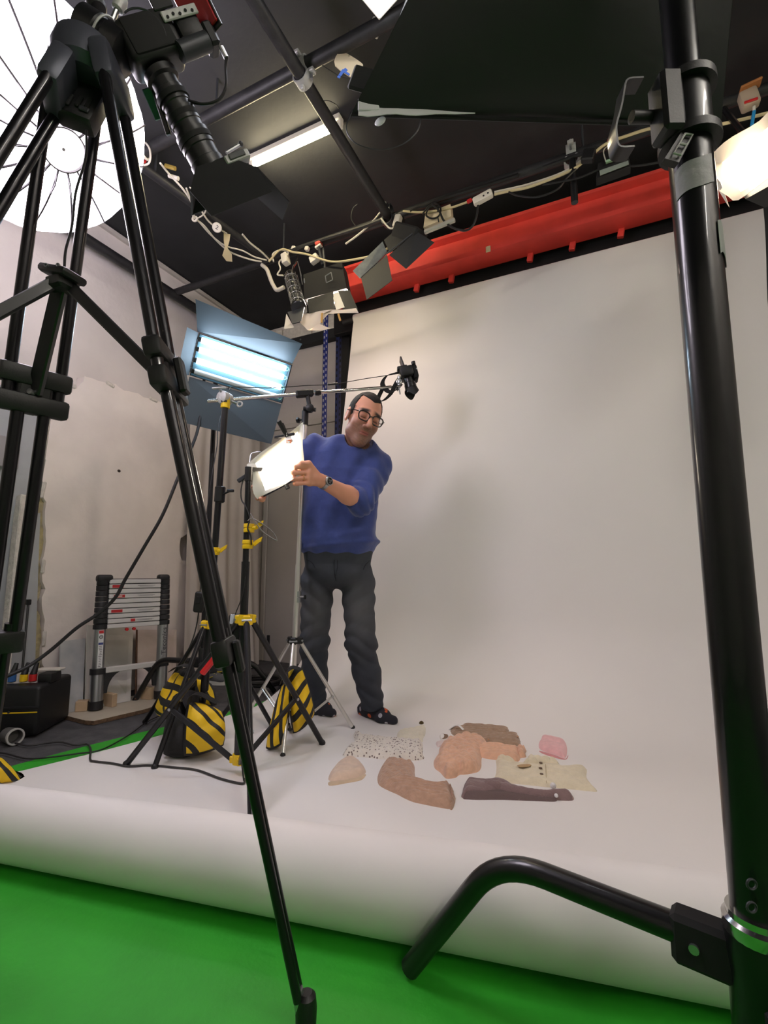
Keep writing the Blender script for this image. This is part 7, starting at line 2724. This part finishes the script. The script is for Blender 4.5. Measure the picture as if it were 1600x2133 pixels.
# small dark adapter on the cream cable
p = onY(1226, 325, 2.37)
tag(MB().box(p, (.06, .04, .06), Matrix.Rotation(.3, 3, 'Y'), .006).build('inline_adapter', m_black_plastic), 'black adapter block on the cream cable run', 'adapter')

# cables hanging on the pipe behind the film camera
XC = 1.9


def sag(px, r, m, label):
    P = [fl(q[0], q[1], q[2] if len(q) > 2 else 2.90) for q in px]
    return tag(MB().tube(catmull(P, 7), r, 7).build('hanging_cable', m), label, 'cable', 'cables below the film camera')


sag([(334, 340), (352, 362, 2.92), (382, 395), (400, 425), (402, 450), (425, 470), (450, 500), (480, 525), (520, 540), (545, 545)], .0055, m_white_cable, 'white cable sagging below the matte box to the lamp pipe')
sag([(388, 392), (398, 420), (405, 452), (415, 462), (440, 490), (470, 512), (505, 522), (530, 535), (556, 542)], .005, m_white_cable, 'second white cable hanging just inside the first below the matte box')
sag([(395, 390), (415, 408), (426, 425), (428, 440), (420, 450), (408, 456)], .004, m_white_cable, 'thin white cable loop below the matte box')
sag([(505, 488), (520, 505), (545, 525), (560, 540)], .006, m_white_cable, 'short white cable clipped along the pipe near the lamps')
sag([(415, 432), (424, 446), (432, 458), (442, 468)], .005, m_white_cable, 'short white lead ending in the round number tag')
# knot
kp = fl(406, 456, 2.89)
tag(MB().torus(kp, _F, .014, .006, 14, 7).build('cable_knot', m_white_cable), 'white cable knot on the sagging cables', 'cable')
# round tag with the digit
tg = fl(452, 474, 2.89)
t = thing('round_tag', 'round white plug tag marked 2 on the sagging cables', 'tag', tg)
td = (V(0, 0, CAM_H) - tg).normalized()
MB().lathe([(.026, 0), (.028, .003), (.028, .018), (.024, .022)], tg, td, 22).build('disc', m_white_pl, t)
tx = _R - td * _R.dot(td); tx.normalize()
ty = td.cross(tx)
text_mesh('2', .034, 'digit', m_matte_black, t, tg + td * .0228, Matrix.Rotation(-.6, 3, td) @ Matrix((tx, ty, td)).transposed(), .0004)
MB().tube([fl(462, 480, 2.90), fl(472, 486, 2.91)], .005, 7).build('lead', m_white_cable, t)
# strip of crumpled masking tape
row0 = [fl(x, y, z) for x, y, z in ((466, 485, 2.93), (466, 500, 2.90), (468, 516, 2.87), (463, 532, 2.85), (472, 544, 2.83))]
row1 = [fl(x, y, z) for x, y, z in ((480, 488, 2.93), (478, 502, 2.90), (474, 516, 2.875), (483, 530, 2.85), (484, 545, 2.83))]
tag(MB().sheet([row0, row1], .001).build('tape_strip', mat('masking_tape', (206, 190, 146), .7)), 'crumpled strip of masking tape hanging from the ceiling pipe', 'tape')
# red cable end on the truss, left connector cluster
for (x, y, lbl) in ((345, 345, 'brass coloured cable plug beside the film camera lens'), (352, 366, 'pale cable plugs bundled behind the matte box')):
    p = fl(x, y, 2.94)
    tag(MB().tube([p, p + V(.05, .02, -.02)], .011, 10).build('cable_plug', m_white_pl if y > 350 else mat('brass', (196, 170, 90), .35, metal=.7)), lbl, 'plug')
